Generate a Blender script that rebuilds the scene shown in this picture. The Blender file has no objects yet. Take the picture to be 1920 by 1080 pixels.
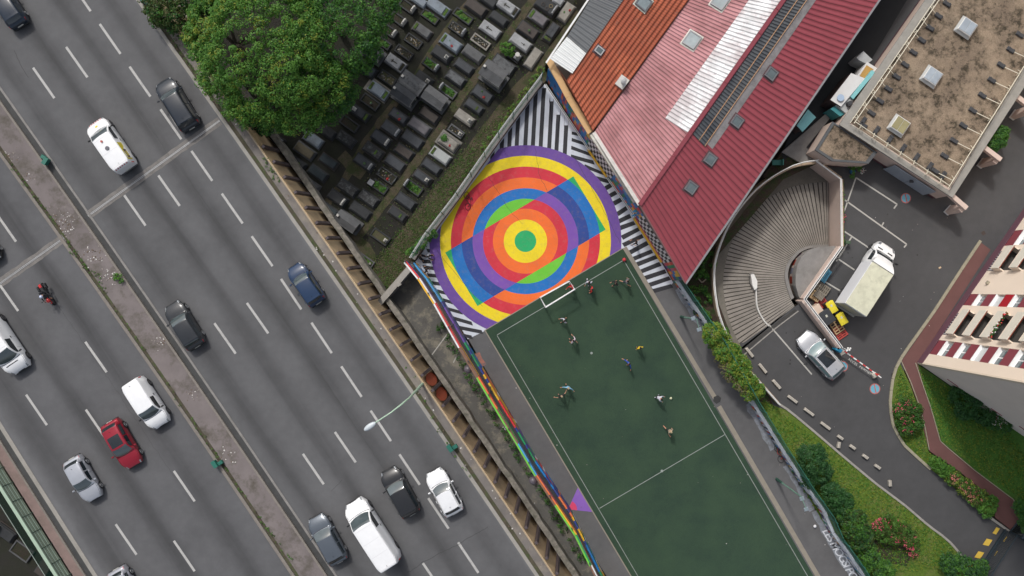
import bpy, bmesh, math, random
import numpy as np
from mathutils import Vector, Matrix
random.seed(7); NR = np.random.RandomState(11)
# ------------------------------------------------------------------ camera, sky, sun
F, HC, ZD = 1600.0, 75.0, 4.8          # focal (px of a 1920 frame), camera height, height of the motorway deck
scene = bpy.context.scene
COL = scene.collection
cam_d = bpy.data.cameras.new("camera"); cam = bpy.data.objects.new("camera", cam_d); COL.objects.link(cam)
cam.location = (0, 0, HC); cam.rotation_euler = (0, 0, 0)
cam_d.sensor_width = 36; cam_d.lens = 36 * F / 1920; cam_d.clip_start = .5; cam_d.clip_end = 2000
scene.camera = cam
SUN_EL, SUN_AZ = math.radians(50), math.radians(-25)      # azimuth measured from +Y towards +X
SUN_STR, SKY_STR, EXPO = 2.0, .15, -.10
world = bpy.data.worlds.new("World"); scene.world = world; world.use_nodes = True
wn = world.node_tree.nodes; wl = world.node_tree.links
sky = wn.new("ShaderNodeTexSky"); sky.sky_type = 'NISHITA'; sky.sun_disc = False
sky.sun_elevation = SUN_EL; sky.sun_rotation = SUN_AZ; sky.dust_density = 4.5; sky.air_density = 1.0; sky.ozone_density = .6
hs = wn.new("ShaderNodeHueSaturation"); hs.inputs['Saturation'].default_value = .52
wl.new(sky.outputs[0], hs.inputs['Color']); wl.new(hs.outputs[0], wn["Background"].inputs[0])
wn["Background"].inputs[1].default_value = SKY_STR
sd = bpy.data.lights.new("sun", 'SUN'); sd.energy = SUN_STR; sd.angle = math.radians(5); sd.color = (1, .97, .93)
so = bpy.data.objects.new("sun", sd); COL.objects.link(so); so.location = (0, 0, 60)
sv = Vector((math.sin(SUN_AZ) * math.cos(SUN_EL), math.cos(SUN_AZ) * math.cos(SUN_EL), math.sin(SUN_EL)))
so.rotation_euler = sv.to_track_quat('Z', 'Y').to_euler()
scene.view_settings.view_transform = 'Standard'; scene.view_settings.look = 'None'
scene.view_settings.exposure = EXPO; scene.view_settings.gamma = 1
scene.cycles.max_bounces = 5; scene.cycles.transparent_max_bounces = 12; scene.cycles.use_denoising = True

# ------------------------------------------------------------------ coordinates
def W(px, py, z=0.0):
    """world point at height z that stands at photo position (px, py)"""
    s = (HC - z) / F
    return Vector(((px - 960) * s, (540 - py) * s, z))
def WP(pts, z=0.0): return [W(p[0], p[1], z)[:2] for p in pts]
def ang(dx, dy): return math.atan2(-dy, dx)          # direction on the photo -> world rotation about z
PX = HC / F                                          # metres per photo pixel on the ground

# ------------------------------------------------------------------ materials
MATS = {}
def rgb(c):
    if isinstance(c, str):
        c = [int(c[i:i + 2], 16) / 255 for i in (0, 2, 4)]
        return tuple((x / 12.92 if x <= .04045 else ((x + .055) / 1.055) ** 2.4) for x in c)
    return tuple(c)
class NT:
    def __init__(s, name):
        s.m = bpy.data.materials.new(name); s.m.use_nodes = True
        s.n = s.m.node_tree.nodes; s.l = s.m.node_tree.links; s.b = s.n["Principled BSDF"]
    def node(s, t, **k):
        x = s.n.new(t)
        for a, v in k.items(): setattr(x, a, v)
        return x
    def put(s, inp, v):
        if hasattr(v, 'links') or isinstance(v, bpy.types.NodeSocket): s.l.new(v, inp)
        else:
            if hasattr(inp.default_value, '__len__') and len(inp.default_value) == 4 and len(v) == 3: v = (*v, 1)
            inp.default_value = v
    def math(s, op, a, b=0, c=0, clamp=False):
        x = s.node("ShaderNodeMath", operation=op, use_clamp=clamp)
        s.put(x.inputs[0], a); s.put(x.inputs[1], b)
        if op in ('MULTIPLY_ADD', 'COMPARE', 'SMOOTH_MIN'): s.put(x.inputs[2], c)
        return x.outputs[0]
    def mix(s, f, a, b, mode='MIX'):
        x = s.node("ShaderNodeMix", data_type='RGBA', blend_type=mode)
        s.put(x.inputs[0], f); s.put(x.inputs[6], a); s.put(x.inputs[7], b); return x.outputs[2]
    def pos(s): return s.node("ShaderNodeNewGeometry").outputs['Position']
    def noise(s, scale, detail=3, rough=.6, vec=None, dist=0):
        x = s.node("ShaderNodeTexNoise"); x.inputs['Scale'].default_value = scale
        x.inputs['Detail'].default_value = detail; x.inputs['Roughness'].default_value = rough
        x.inputs['Distortion'].default_value = dist
        s.l.new(vec if vec is not None else s.pos(), x.inputs['Vector']); return x.outputs['Fac']
    def remap(s, v, a, b, c=0., d=1.):
        x = s.node("ShaderNodeMapRange"); s.put(x.inputs[0], v)
        for i, t in enumerate((a, b, c, d)): x.inputs[i + 1].default_value = t
        return x.outputs[0]
    def vmap(s, vec, rot=0, scale=(1, 1, 1)):
        x = s.node("ShaderNodeMapping"); s.l.new(vec, x.inputs['Vector'])
        x.inputs['Rotation'].default_value = (0, 0, rot); x.inputs['Scale'].default_value = scale; return x.outputs[0]
    def bump(s, h, strength=.3, dist=.02):
        x = s.node("ShaderNodeBump"); x.inputs['Strength'].default_value = strength
        x.inputs['Distance'].default_value = dist; s.put(x.inputs['Height'], h); s.l.new(x.outputs[0], s.b.inputs['Normal'])
    def out(s, col, rough=.8, **k):
        s.put(s.b.inputs['Base Color'], col); s.put(s.b.inputs['Roughness'], rough)
        for a, v in k.items(): s.put(s.b.inputs[a.replace('_', ' ')], v)
        return s.m
def mat(name, c, rough=.8, var=.12, scale=1.2, fine=.08, fscale=14, bump=0, dirt=None, dirt_amt=.5, dirt_scale=.6, **k):
    if name in MATS: return MATS[name]
    c = rgb(c); t = NT(name)
    if var == 0 and fine == 0: m = t.out(c, rough, **k); MATS[name] = m; return m
    a = t.noise(scale, 4); b = t.noise(fscale, 3)
    v = t.math('ADD', t.remap(a, .25, .75, 1 - var, 1 + var), t.remap(b, .25, .75, -fine, fine))
    col = t.mix(1, c, t.math_rgb(v), 'MULTIPLY') if False else None
    x = t.node("ShaderNodeVectorMath", operation='SCALE'); x.inputs[0].default_value = c; t.put(x.inputs['Scale'], v); col = x.outputs[0]
    if dirt is not None:
        d = t.noise(dirt_scale, 6, .7)
        col = t.mix(t.remap(d, .48, .68, 0, dirt_amt), col, rgb(dirt))
    if bump: t.bump(b, bump, .03)
    m = t.out(col, rough, **k); MATS[name] = m; return m
def paint(name, c, rough=.28, metal=0., coat=.6):
    if name in MATS: return MATS[name]
    t = NT(name); n = t.noise(2.2, 3)
    x = t.node("ShaderNodeVectorMath", operation='SCALE'); x.inputs[0].default_value = rgb(c); t.put(x.inputs['Scale'], t.remap(n, .3, .7, .97, 1.03))
    m = t.out(x.outputs[0], rough, Metallic=metal, Coat_Weight=coat, Coat_Roughness=.1); MATS[name] = m; return m
def glass(name="car_glass", c=(.012, .018, .022), rough=.06, ior=1.75):
    if name in MATS: return MATS[name]
    t = NT(name); n = t.noise(.9, 3)
    m = t.out(t.mix(t.remap(n, .4, .65), c, tuple(x * 1.35 + .004 for x in c)), rough, IOR=ior, Coat_Weight=.5, Coat_Roughness=.02); MATS[name] = m; return m

# ------------------------------------------------------------------ mesh building
class MB:
    def __init__(s): s.v = []; s.f = []; s.mi = []; s.ms = []; s.sm = []; s.uv = {}
    def m(s, mt):
        if mt not in s.ms: s.ms.append(mt)
        return s.ms.index(mt)
    def face(s, pts, mt, smooth=False, uv=None):
        if len(pts) < 3: return
        i = len(s.v); s.v += [tuple(p) for p in pts]; s.f.append(tuple(range(i, i + len(pts))))
        s.mi.append(s.m(mt)); s.sm.append(smooth)
        if uv: s.uv[len(s.f) - 1] = uv
    def grid(s, rows, mt, smooth=True, closed=False, flip=False, uv=False):
        i = len(s.v); n = len(rows[0]); R = len(rows); k = s.m(mt)
        for r in rows: s.v += [tuple(p) for p in r]
        for a in range(R - 1):
            for b in range(n if closed else n - 1):
                c = (b + 1) % n
                q = (i + a * n + b, i + a * n + c, i + (a + 1) * n + c, i + (a + 1) * n + b)
                if uv: 
                    U = [(b / (n - 1), a / (R - 1)), (c / (n - 1), a / (R - 1)), (c / (n - 1), (a + 1) / (R - 1)), (b / (n - 1), (a + 1) / (R - 1))]
                    s.uv[len(s.f)] = U[::-1] if flip else U
                s.f.append(q[::-1] if flip else q); s.mi.append(k); s.sm.append(smooth)
    def prism(s, poly, z0, z1, mt, top=None, tz=None):
        """poly: xy list; z0,z1 bottom and top height (or tz: list of top heights)"""
        a = sum(poly[i][0] * poly[(i + 1) % len(poly)][1] - poly[(i + 1) % len(poly)][0] * poly[i][1] for i in range(len(poly)))
        tz = tz or [z1] * len(poly)
        if a < 0: poly = poly[::-1]; tz = tz[::-1]
        n = len(poly)
        s.face([(p[0], p[1], t) for p, t in zip(poly, tz)], top or mt)
        s.face([(p[0], p[1], z0) for p in poly[::-1]], mt)
        for i in range(n):
            p, q = poly[i], poly[(i + 1) % n]
            s.face([(p[0], p[1], z0), (q[0], q[1], z0), (q[0], q[1], tz[(i + 1) % n]), (p[0], p[1], tz[i])], mt)
    def sheet(s, poly, z, mt):
        a = sum(poly[i][0] * poly[(i + 1) % len(poly)][1] - poly[(i + 1) % len(poly)][0] * poly[i][1] for i in range(len(poly)))
        if a < 0: poly = poly[::-1]
        s.face([(p[0], p[1], z) for p in poly], mt)
    def box(s, c, d, mt, rot=0, bev=0, M=None):
        x, y, z = d[0] / 2, d[1] / 2, d[2] / 2
        R = Matrix.Rotation(rot, 3, 'Z'); c = Vector(c)
        def P(*p):
            q = c + R @ Vector(p)
            return tuple(M @ q) if M else tuple(q)
        if bev:
            b = min(bev, x * .9, y * .9, z * .9)
            ring = lambda X, Y, Z: [P(X, Y, Z), P(-X, Y, Z), P(-X, -Y, Z), P(X, -Y, Z)]
            rs = [ring(x - b, y - b, -z), ring(x, y, -z + b), ring(x, y, z - b), ring(x - b, y - b, z)]
            s.grid(rs, mt, False, True); s.face(rs[-1], mt); s.face(rs[0][::-1], mt); return
        v = [P(sx * x, sy * y, sz * z) for sz in (-1, 1) for sx, sy in ((1, 1), (-1, 1), (-1, -1), (1, -1))]
        for q in ((3, 2, 1, 0), (4, 5, 6, 7), (0, 1, 5, 4), (1, 2, 6, 5), (2, 3, 7, 6), (3, 0, 4, 7)): s.face([v[i] for i in q], mt)
    def bar(s, a, b, w, h, mt):
        """rectangular bar from a to b"""
        a, b = Vector(a), Vector(b); d = (b - a); L = d.length
        if L < 1e-6: return
        d.normalize(); u = d.cross(Vector((0, 0, 1)))
        if u.length < 1e-3: u = Vector((1, 0, 0))
        u.normalize(); t = u.cross(d)
        r = [[p + u * sx * w / 2 + t * sy * h / 2 for sx, sy in ((1, 1), (-1, 1), (-1, -1), (1, -1))] for p in (a, b)]
        s.grid(r, mt, False, True, flip=False); s.face(r[1], mt); s.face(r[0][::-1], mt)
    def tube(s, pts, r, mt, n=8, cap=True):
        pts = [Vector(p) for p in pts]; rr = r if isinstance(r, (list, tuple)) else [r] * len(pts); rows = []
        for i, p in enumerate(pts):
            d = (pts[min(i + 1, len(pts) - 1)] - pts[max(i - 1, 0)]).normalized()
            u = d.cross(Vector((0, 0, 1)))
            if u.length < 1e-2: u = Vector((1, 0, 0)) - d * d.x
            u.normalize(); t = u.cross(d)
            rows.append([p + (u * math.cos(k * 2 * math.pi / n) + t * math.sin(k * 2 * math.pi / n)) * rr[i] for k in range(n)])
        s.grid(rows, mt, True, True)
        if cap: s.face(rows[-1], mt); s.face(rows[0][::-1], mt)
    def cyl(s, c, r, h, mt, n=16, axis='z', r2=None, smooth=True):
        c = Vector(c); ax = {'x': Vector((1, 0, 0)), 'y': Vector((0, 1, 0)), 'z': Vector((0, 0, 1))}[axis]
        s.tube([c - ax * h / 2, c + ax * h / 2], [r, r2 if r2 is not None else r], mt, n)
    def ball(s, c, r, mt, n=10, sq=(1, 1, 1)):
        rows = [[(c[0] + sq[0] * r * math.sin(a) * math.cos(b), c[1] + sq[1] * r * math.sin(a) * math.sin(b), c[2] + sq[2] * r * math.cos(a))
                 for b in [k * 2 * math.pi / n for k in range(n)]] for a in [1e-3 + j * (math.pi - 2e-3) / (n // 2 + 1) for j in range(n // 2 + 2)]]
        s.grid(rows, mt, True, True, flip=True)
    def mesh(s, name, off=(0, 0, 0)):
        me = bpy.data.meshes.new(name); o = off
        me.from_pydata([(v[0] - o[0], v[1] - o[1], v[2] - o[2]) for v in s.v], [], s.f)
        for x in s.ms: me.materials.append(x)
        me.polygons.foreach_set('material_index', s.mi); me.polygons.foreach_set('use_smooth', s.sm)
        if s.uv:
            ul = me.uv_layers.new(name="UVMap")
            for pi, uv in s.uv.items():
                for li, c in zip(me.polygons[pi].loop_indices, uv): ul.data[li].uv = c
        me.update(); return me
    def build(s, name, parent=None, off=None, loc=None, rot=0):
        """parts of a world-built thing: pass parent, the mesh is shifted by the root's own place"""
        if off is None: off = OFF.get(parent.name, (0, 0, 0)) if parent else (0, 0, 0)
        o = bpy.data.objects.new(name, s.mesh(name, off)); COL.objects.link(o)
        if parent: o.parent = parent; OFF[o.name] = off
        if loc is not None: o.location = loc
        o.rotation_euler.z = rot
        return o
OFF = {}
def tag(o, label=None, cat=None, group=None, kind=None):
    for k, v in (('label', label), ('category', cat), ('group', group), ('kind', kind)):
        if v: o[k] = v
    return o
def root(name, label, cat, loc=(0, 0, 0), group=None, rot=0, world=True):
    o = bpy.data.objects.new(name, None); COL.objects.link(o); o.location = loc; o.rotation_euler.z = rot
    o.empty_display_size = .3
    if world: OFF[o.name] = tuple(loc)
    return tag(o, label, cat, group)
def single(mb, name, label, cat, loc, group=None):
    o = mb.build(name, off=tuple(loc)); o.location = loc; return tag(o, label, cat, group)
def struct(mb, name): return tag(mb.build(name), kind='structure')
def copy_tree(o, parent=None):
    c = o.copy(); COL.objects.link(c); c.parent = parent
    for ch in list(o.children): copy_tree(ch, c)
    return c
def lerp(a, b, t): return a + (b - a) * t
def ilerp(p, q, t): return (lerp(p[0], q[0], t), lerp(p[1], q[1], t))
def curve(pts):
    """x(y) through 3+ photo points: least-squares quadratic"""
    k = np.polyfit([p[1] for p in pts], [p[0] for p in pts], 2 if len(pts) > 2 else 1); return lambda y: float(np.polyval(k, y))
def along(poly, step):
    """points every step along a photo polyline"""
    out = [poly[0]]; rem = step
    for a, b in zip(poly, poly[1:]):
        L = math.hypot(b[0] - a[0], b[1] - a[1]); d = rem
        while d <= L: out.append(ilerp(a, b, d / L)); d += step
        rem = d - L
    return out
def clip(poly, a, b):
    """keep the part of poly left of the photo line a->b (photo axes, y down -> 'left' means cross<0)"""
    side = lambda p: (b[0] - a[0]) * (p[1] - a[1]) - (b[1] - a[1]) * (p[0] - a[0])
    out = []
    for p, q in zip(poly, poly[1:] + poly[:1]):
        sp, sq = side(p), side(q)
        if sp >= 0: out.append(p)
        if (sp < 0 < sq) or (sq < 0 < sp): out.append(ilerp(p, q, sp / (sp - sq)))
    return out
def text_mesh(txt, size, mt, z, px, py, rot, spacing=1.0, shear=0):
    """painted lettering lying on the ground"""
    cu = bpy.data.curves.new("lettering", 'FONT'); cu.body = txt; cu.size = size; cu.space_character = spacing; cu.shear = shear
    cu.offset = size * .012
    o = bpy.data.objects.new("lettering", cu); COL.objects.link(o)
    dg = bpy.context.evaluated_depsgraph_get(); me = bpy.data.meshes.new_from_object(o.evaluated_get(dg))
    bpy.data.objects.remove(o); me.materials.clear(); me.materials.append(mt)
    o = bpy.data.objects.new("painted_lettering", me); COL.objects.link(o)
    p = W(px, py, z); o.location = p; o.rotation_euler.z = rot; return o
# ------------------------------------------------------------------ setting: ground, motorway, court, drive, lawns
def asphalt_mat(name, base, streak=None, patch=None):
    t = NT(name); v = t.noise(90, 2, .7); big = t.noise(.22, 5, .6); mid = t.noise(1.6, 4)
    k = t.math('ADD', t.remap(v, .3, .7, -.16, .16), t.math('ADD', t.remap(big, .3, .7, .86, 1.12), t.remap(mid, .3, .7, -.06, .06)))
    if streak:
        uvn = t.node("ShaderNodeUVMap").outputs[0]; sp = t.node("ShaderNodeSeparateXYZ"); t.l.new(uvn, sp.inputs[0]); u = sp.outputs[0]
        nv = t.vmap(uvn, 0, (14, 3.2, 1)); nn = t.noise(1.0, 4, .6, nv, .6)
        uw = t.math('ADD', u, t.math('MULTIPLY', t.math('SUBTRACT', t.noise(1., 2, .5, t.vmap(uvn, 0, (2, 9, 1))), .5), .035))
        tot = None
        for c, w, a in streak:
            d = t.math('DIVIDE', t.math('SUBTRACT', uw, c), w); g = t.math('EXPONENT', t.math('MULTIPLY', t.math('MULTIPLY', d, d), -1))
            g = t.math('MULTIPLY', g, a); tot = g if tot is None else t.math('ADD', tot, g)
        tot = t.math('MULTIPLY', tot, t.remap(nn, .3, .7, .55, 1.25))
        k = t.math('MULTIPLY', k, t.math('SUBTRACT', 1, tot))
    x = t.node("ShaderNodeVectorMath", operation='SCALE'); x.inputs[0].default_value = rgb(base); t.put(x.inputs['Scale'], k); col = x.outputs[0]
    if patch:
        d = t.noise(.5, 7, .75); col = t.mix(t.remap(d, .50, .60, 0, .8), col, rgb(patch)); col = t.mix(t.remap(t.noise(.8, 6, .7), .56, .68, 0, .7), col, (.035, .033, .028))
    t.bump(v, .25, .01)
    return t.out(col, .88)
A_B = asphalt_mat("asphalt_up", (.101, .102, .106), [(.11, .055, .38), (.37, .05, .42), (.61, .055, .38), (.86, .05, .30), (.995, .015, -.22)])
A_A = asphalt_mat("asphalt_down", (.098, .099, .104), [(.15, .07, .36), (.47, .06, .40), (.80, .06, .44), (.02, .03, -.35)])
A_Y = asphalt_mat("asphalt_yard", (.10, .096, .088), patch=(.22, .20, .155))
A_D = asphalt_mat("asphalt_drive", (.061, .061, .063))
A_C = asphalt_mat("asphalt_court", (.103, .102, .104))
LINE = mat("line_paint", (.42, .415, .40), .7, .1, 3, .2, 40, dirt=(.2, .2, .2), dirt_amt=.6, dirt_scale=3)
CONC = mat("concrete", (.215, .205, .195), .85, .14, 1.5, .12, 22, .15, dirt=(.1, .095, .08), dirt_amt=.45)
CONC_L = mat("concrete_light", (.29, .275, .25), .85, .1, 1.5, .1, 22, .1, dirt=(.18, .17, .15), dirt_amt=.35)
CONC_D = mat("concrete_dark", (.05, .052, .052), .85, .2, 1.5, .12, 22, .15)
KERB = mat("kerb_stone", (.19, .17, .15), .85, .15, 3, .28, 40, .3)
MEDIAN = mat("median_paving", (.165, .143, .14), .9, .2, .5, .1, 30, .1, dirt=(.075, .066, .05), dirt_amt=1, dirt_scale=.55)
SOIL = mat("gutter_soil", (.075, .066, .045), .95, .3, 2, .25, 20, .5, dirt=(.05, .09, .02), dirt_amt=.8, dirt_scale=1.6)

g = MB(); g.sheet([(-400, -400), (400, -400), (400, 400), (-400, 400)], -2.95, mat("earth", (.07, .065, .05), .95, .3, .05)); struct(g, "ground")

# photo curves x(y) of the motorway (all at deck height)
cK1 = curve([(263, 0), (480, 305), (543, 403), (767, 720), (1007 - 47 + 47, 1075)])
cK1 = curve([(263, 0), (480, 308), (767, 720), (1011, 1080)])
cGl = lambda y: cK1(y) - 7                       # light gutter
cBL = curve([(0, 163), (142, 360), (388, 720), (633, 1080)])
cAR = curve([(0, 292), (47, 360), (303, 720), (546, 1080)])
cAL = curve([(0, 790), (88, 930), (183, 1080)])
Y0, Y1 = -160, 1240
def ys(a=Y0, b=Y1, n=36): return [lerp(a, b, i / (n - 1)) for i in range(n)]
def strip(mb, fa, fb, z, mt, a=Y0, b=Y1, n=36, uv=False, k=6):
    rows = [[W(lerp(fa(y), fb(y), j / k), y, z) for j in range(k + 1)] for y in ys(a, b, n)]
    mb.grid(rows, mt, False, flip=True, uv=uv)
def solid(mb, fa, fb, z0, z1, mt, a=Y0, b=Y1, n=36, top=None):
    Yy = ys(a, b, n)
    A = [W(fa(y), y, z1) for y in Yy]; B = [W(fb(y), y, z1) for y in Yy]
    A0 = [Vector((p.x, p.y, z0)) for p in A]; B0 = [Vector((p.x, p.y, z0)) for p in B]
    mb.grid([A, B], top or mt, False); mb.grid([B, B0], mt, False); mb.grid([A0, A], mt, False)
    mb.face([A[0], A0[0], B0[0], B[0]], mt); mb.face([A[-1], B[-1], B0[-1], A0[-1]], mt)
off = lambda f, d: (lambda y: f(y) + d)
d = MB(); solid(d, off(cAL, -46), off(cK1, 27.5), -2.9, ZD - .16, CONC); struct(d, "motorway_deck")
d = MB(); strip(d, off(cBL, -2), off(cK1, -5), ZD, A_B, uv=True); struct(d, "road")
d = MB(); strip(d, cAL, off(cAR, 2), ZD, A_A, uv=True); struct(d, "road")
d = MB(); solid(d, off(cK1, -8), cK1, ZD - .15, ZD + .02, CONC_L); solid(d, off(cBL, -5), cBL, ZD - .15, ZD + .05, CONC)
solid(d, cAR, off(cAR, 7), ZD - .15, ZD + .1, KERB); solid(d, off(cAL, -9), cAL, ZD - .15, ZD + .03, CONC_L)
struct(d, "kerb")
d = MB(); solid(d, cK1, off(cK1, 9), ZD - .16, ZD - .08, SOIL); solid(d, off(cAR, 7), off(cAR, 15), ZD - .16, ZD - .03, SOIL)
solid(d, off(cBL, -19), off(cBL, -5), ZD - .15, ZD - .04, CONC_D); solid(d, off(cAL, -22), off(cAL, -9), ZD - .15, ZD - .03, CONC_D)
struct(d, "gutter")
d = MB(); solid(d, off(cAR, 15), off(cBL, -24), ZD - .15, ZD + .16, MEDIAN); solid(d, off(cBL, -24), off(cBL, -19), ZD - .15, ZD + .19, KERB)
struct(d, "median_pavement")
d = MB(); solid(d, off(cK1, 9), off(cK1, 27), ZD - .15, ZD + .12, mat("walkway", (.16, .145, .135), .9, .2, .8, .1, 25, .1, dirt=(.3, .26, .2), dirt_amt=.6)); 
solid(d, off(cAL, -46), off(cAL, -26), ZD - .15, ZD + .12, mat("walkway_pink", (.23, .165, .15), .9, .12, .8, .1, 25, .1, dirt=(.12, .1, .08)))
solid(d, off(cAL, -26), off(cAL, -22), ZD - .15, ZD + .14, KERB)
struct(d, "footway")
# lane dashes
d = MB()
def dash(x, y, dx=39, dy=57, w=4.5):
    L = math.hypot(dx, dy); nx, ny = -dy / L * w / 2, dx / L * w / 2
    d.sheet(WP([(x + nx, y + ny), (x + dx + nx, y + dy + ny), (x + dx - nx, y + dy - ny), (x - nx, y - ny)], ZD), ZD + .006, LINE)
for x, y in [(131, -35), (187, 45), (243, 125), (301, 205), (359, 283), (416, 363), (472, 443), (527, 523), (584, 605), (640, 687), (695, 770), (749, 852), (803, 934), (859, 1017)]: dash(x, y, 39 - (y > 500), 56 + (y > 500))
for x, y in [(124, 88), (297, 329), (463, 568), (628, 810), (793, 1056), (62, 127), (233, 366), (402, 606), (568, 851), (-10, 396), (160, 641), (326, 883), (-6, 526), (161, 768), (326, 1014), (49, 740), (217, 983), (-115, 500)]: dash(x, y, 40 if y < 700 else 39, 57)
struct(d, "lane_markings")
# expansion joints
JC = mat("joint_concrete", (.165, .155, .145), .85, .25, 2, .2, 18, .2); JM = mat("joint_metal", (.5, .5, .5), .45, .1, 6, .3, 60, Metallic=.3)
d = MB()
for (ax, ay, bx, by) in ((412, 226, 165, 405), (120, 446, -30, 553)):
    L = math.hypot(bx - ax, by - ay); nx, ny = -(by - ay) / L, (bx - ax) / L
    e = [(ax + nx * s, ay + ny * s) for s in (-8, 8)]; f = [(bx + nx * s, by + ny * s) for s in (-7, 9)]
    n = 26; U = [ilerp(e[0], f[0], i / n) for i in range(n + 1)]; V = [ilerp(e[1], f[1], i / n) for i in range(n + 1)]
    U = [(p[0] + nx * random.uniform(-1.2, 1.2), p[1] + ny * random.uniform(-1.2, 1.2)) for p in U]; V = [(p[0] + nx * random.uniform(-1.2, 1.2), p[1] + ny * random.uniform(-1.2, 1.2)) for p in V]
    for i in range(n): d.sheet(WP([U[i], U[i + 1], V[i + 1], V[i]], ZD), ZD + .004, JC)
    m = int(L / 2.2)
    for i in range(m):                       # toothed steel comb
        p = ilerp((ax, ay), (bx, by), (i + .5) / m); s = .9
        for sg in (-1, 1):
            c = W(p[0] + nx * 1.0 * sg, p[1] + ny * 1.0 * sg, ZD + .014)
            d.box(c, (.05, .06, .02), JM, ang(bx - ax, by - ay))
    q = [(ax + nx * 2.6, ay + ny * 2.6), (bx + nx * 2.6, by + ny * 2.6), (bx - nx * 2.6, by - ny * 2.6), (ax - nx * 2.6, ay - ny * 2.6)]
    d.sheet(WP(q, ZD), ZD + .009, mat("joint_gap", (.1, .1, .1), .6))
struct(d, "expansion_joint")
# hairline cracks in the asphalt
d = MB(); CR = mat("crack", (.045, .045, .045), .95)
def crack(pts, w=.8, z=ZD + .006):
    P = along(pts, 7); P = [(x + random.uniform(-1.3, 1.3), y + random.uniform(-1.3, 1.3)) for x, y in P]
    for a, b in zip(P, P[1:]):
        L = math.hypot(b[0] - a[0], b[1] - a[1]); nx, ny = -(b[1] - a[1]) / L * w / 2, (b[0] - a[0]) / L * w / 2
        d.sheet(WP([(a[0] + nx, a[1] + ny), (b[0] + nx, b[1] + ny), (b[0] - nx, b[1] - ny), (a[0] - nx, a[1] - ny)], z), z, CR)
crack([(764, 1074), (800, 1050), (860, 1020), (920, 985)]); crack([(27, 95), (36, 118), (54, 146)]); crack([(640, 900), (622, 922)], .5); crack([(310, 720), (290, 690)], .5)
crack([(1003, 277), (1012, 330), (1030, 362)], .5, .016); crack([(915, 330), (960, 400), (985, 425)], .45, .016); crack([(1080, 300), (1130, 390), (1163, 455)], .5, .016); crack([(820, 470), (860, 520), (905, 575)], .45, .016)
for pts in ([(350, 330), (470, 505), (560, 640), (700, 850), (790, 980)], [(100, 560), (210, 720), (330, 900)], [(240, 180), (330, 310)]): crack(pts, .35)
struct(d, "road_crack")
# rubble and litter on the median
d = MB(); LT = [mat("litter_white", (.6, .58, .55), .7), mat("litter_grey", (.25, .22, .2), .9), mat("litter_brown", (.14, .1, .07), .9)]
for (cx, cy, r, n) in [(120, 420, 24, 90), (175, 480, 16, 50), (50, 330, 10, 12), (205, 520, 14, 40), (300, 640, 10, 26), (20, 290, 12, 24), (360, 740, 12, 24), (430, 850, 12, 20), (600, 470, 8, 8)]:
    for _ in range(n):
        x, y = random.gauss(cx, r * .6), random.gauss(cy, r * .6)
        lo, hi = cAR(y) + 16, cBL(y) - 25
        if cx < 590: x = min(max(x, lo), hi)
        s = random.uniform(.03, .12); d.box(W(x, y, ZD + .17), (s, s * random.uniform(.5, 1), .03), random.choice(LT), random.uniform(0, 3))
for _ in range(60):
    y = random.uniform(60, 1070); s = random.uniform(.04, .13); d.box(W(cK1(y) + random.uniform(2, 25), y, ZD + .13), (s, s * .7, .03), random.choice(LT), random.uniform(0, 3))
tag(d.build("litter"), "small stones and litter strewn over the median and verge", kind="stuff")

# ---- cemetery ground, yard, court
def grass_mat(name, green, brown, fac=(.42, .6), sc=.9, dark=(.03, .035, .015)):
    t = NT(name); a = t.noise(sc, 6, .7); b = t.noise(26, 3, .7); c = t.noise(7, 4, .7)
    col = t.mix(t.remap(a, fac[0], fac[1]), rgb(green), rgb(brown)); col = t.mix(t.remap(c, .45, .75, 0, .6), col, rgb(dark))
    x = t.node("ShaderNodeVectorMath", operation='SCALE'); t.l.new(col, x.inputs[0]); t.put(x.inputs['Scale'], t.remap(b, .25, .75, .55, 1.5))
    t.bump(b, .9, .08); return t.out(x.outputs[0], .95)
G_CEM = grass_mat("cemetery_turf", (.04, .052, .014), (.085, .068, .042), (.4, .55), .9, (.022, .022, .012))
G_PATH = grass_mat("cemetery_soil", (.018, .02, .01), (.022, .02, .016), (.4, .6), .8, (.008, .009, .006))
G_LAWN = grass_mat("lawn_turf", (.10, .165, .016), (.16, .165, .05), (.48, .7), .7, (.04, .075, .01))
G_LAWN2 = grass_mat("lawn_turf_deep", (.06, .165, .018), (.11, .15, .03), (.5, .75), .6, (.02, .05, .006))
G_DIRT = grass_mat("garden_earth", (.03, .055, .012), (.055, .035, .026), (.42, .55), 1.6, (.02, .015, .01))
CEMP = [(1108, -60), (1023, 117), (1018, 160), (1010, 169), (942, 260), (905, 312), (859, 378), (805, 448), (778, 490), (716, 570), (400, 140), (300, -160), (900, -160)]
d = MB(); d.sheet(WP(CEMP), 0, G_PATH); struct(d, "cemetery_ground")
d = MB(); d.sheet(WP([(-300, 650), (20, 900), (160, 1240), (-300, 1240)]), 0, G_PATH); struct(d, "cemetery_ground")
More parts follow.
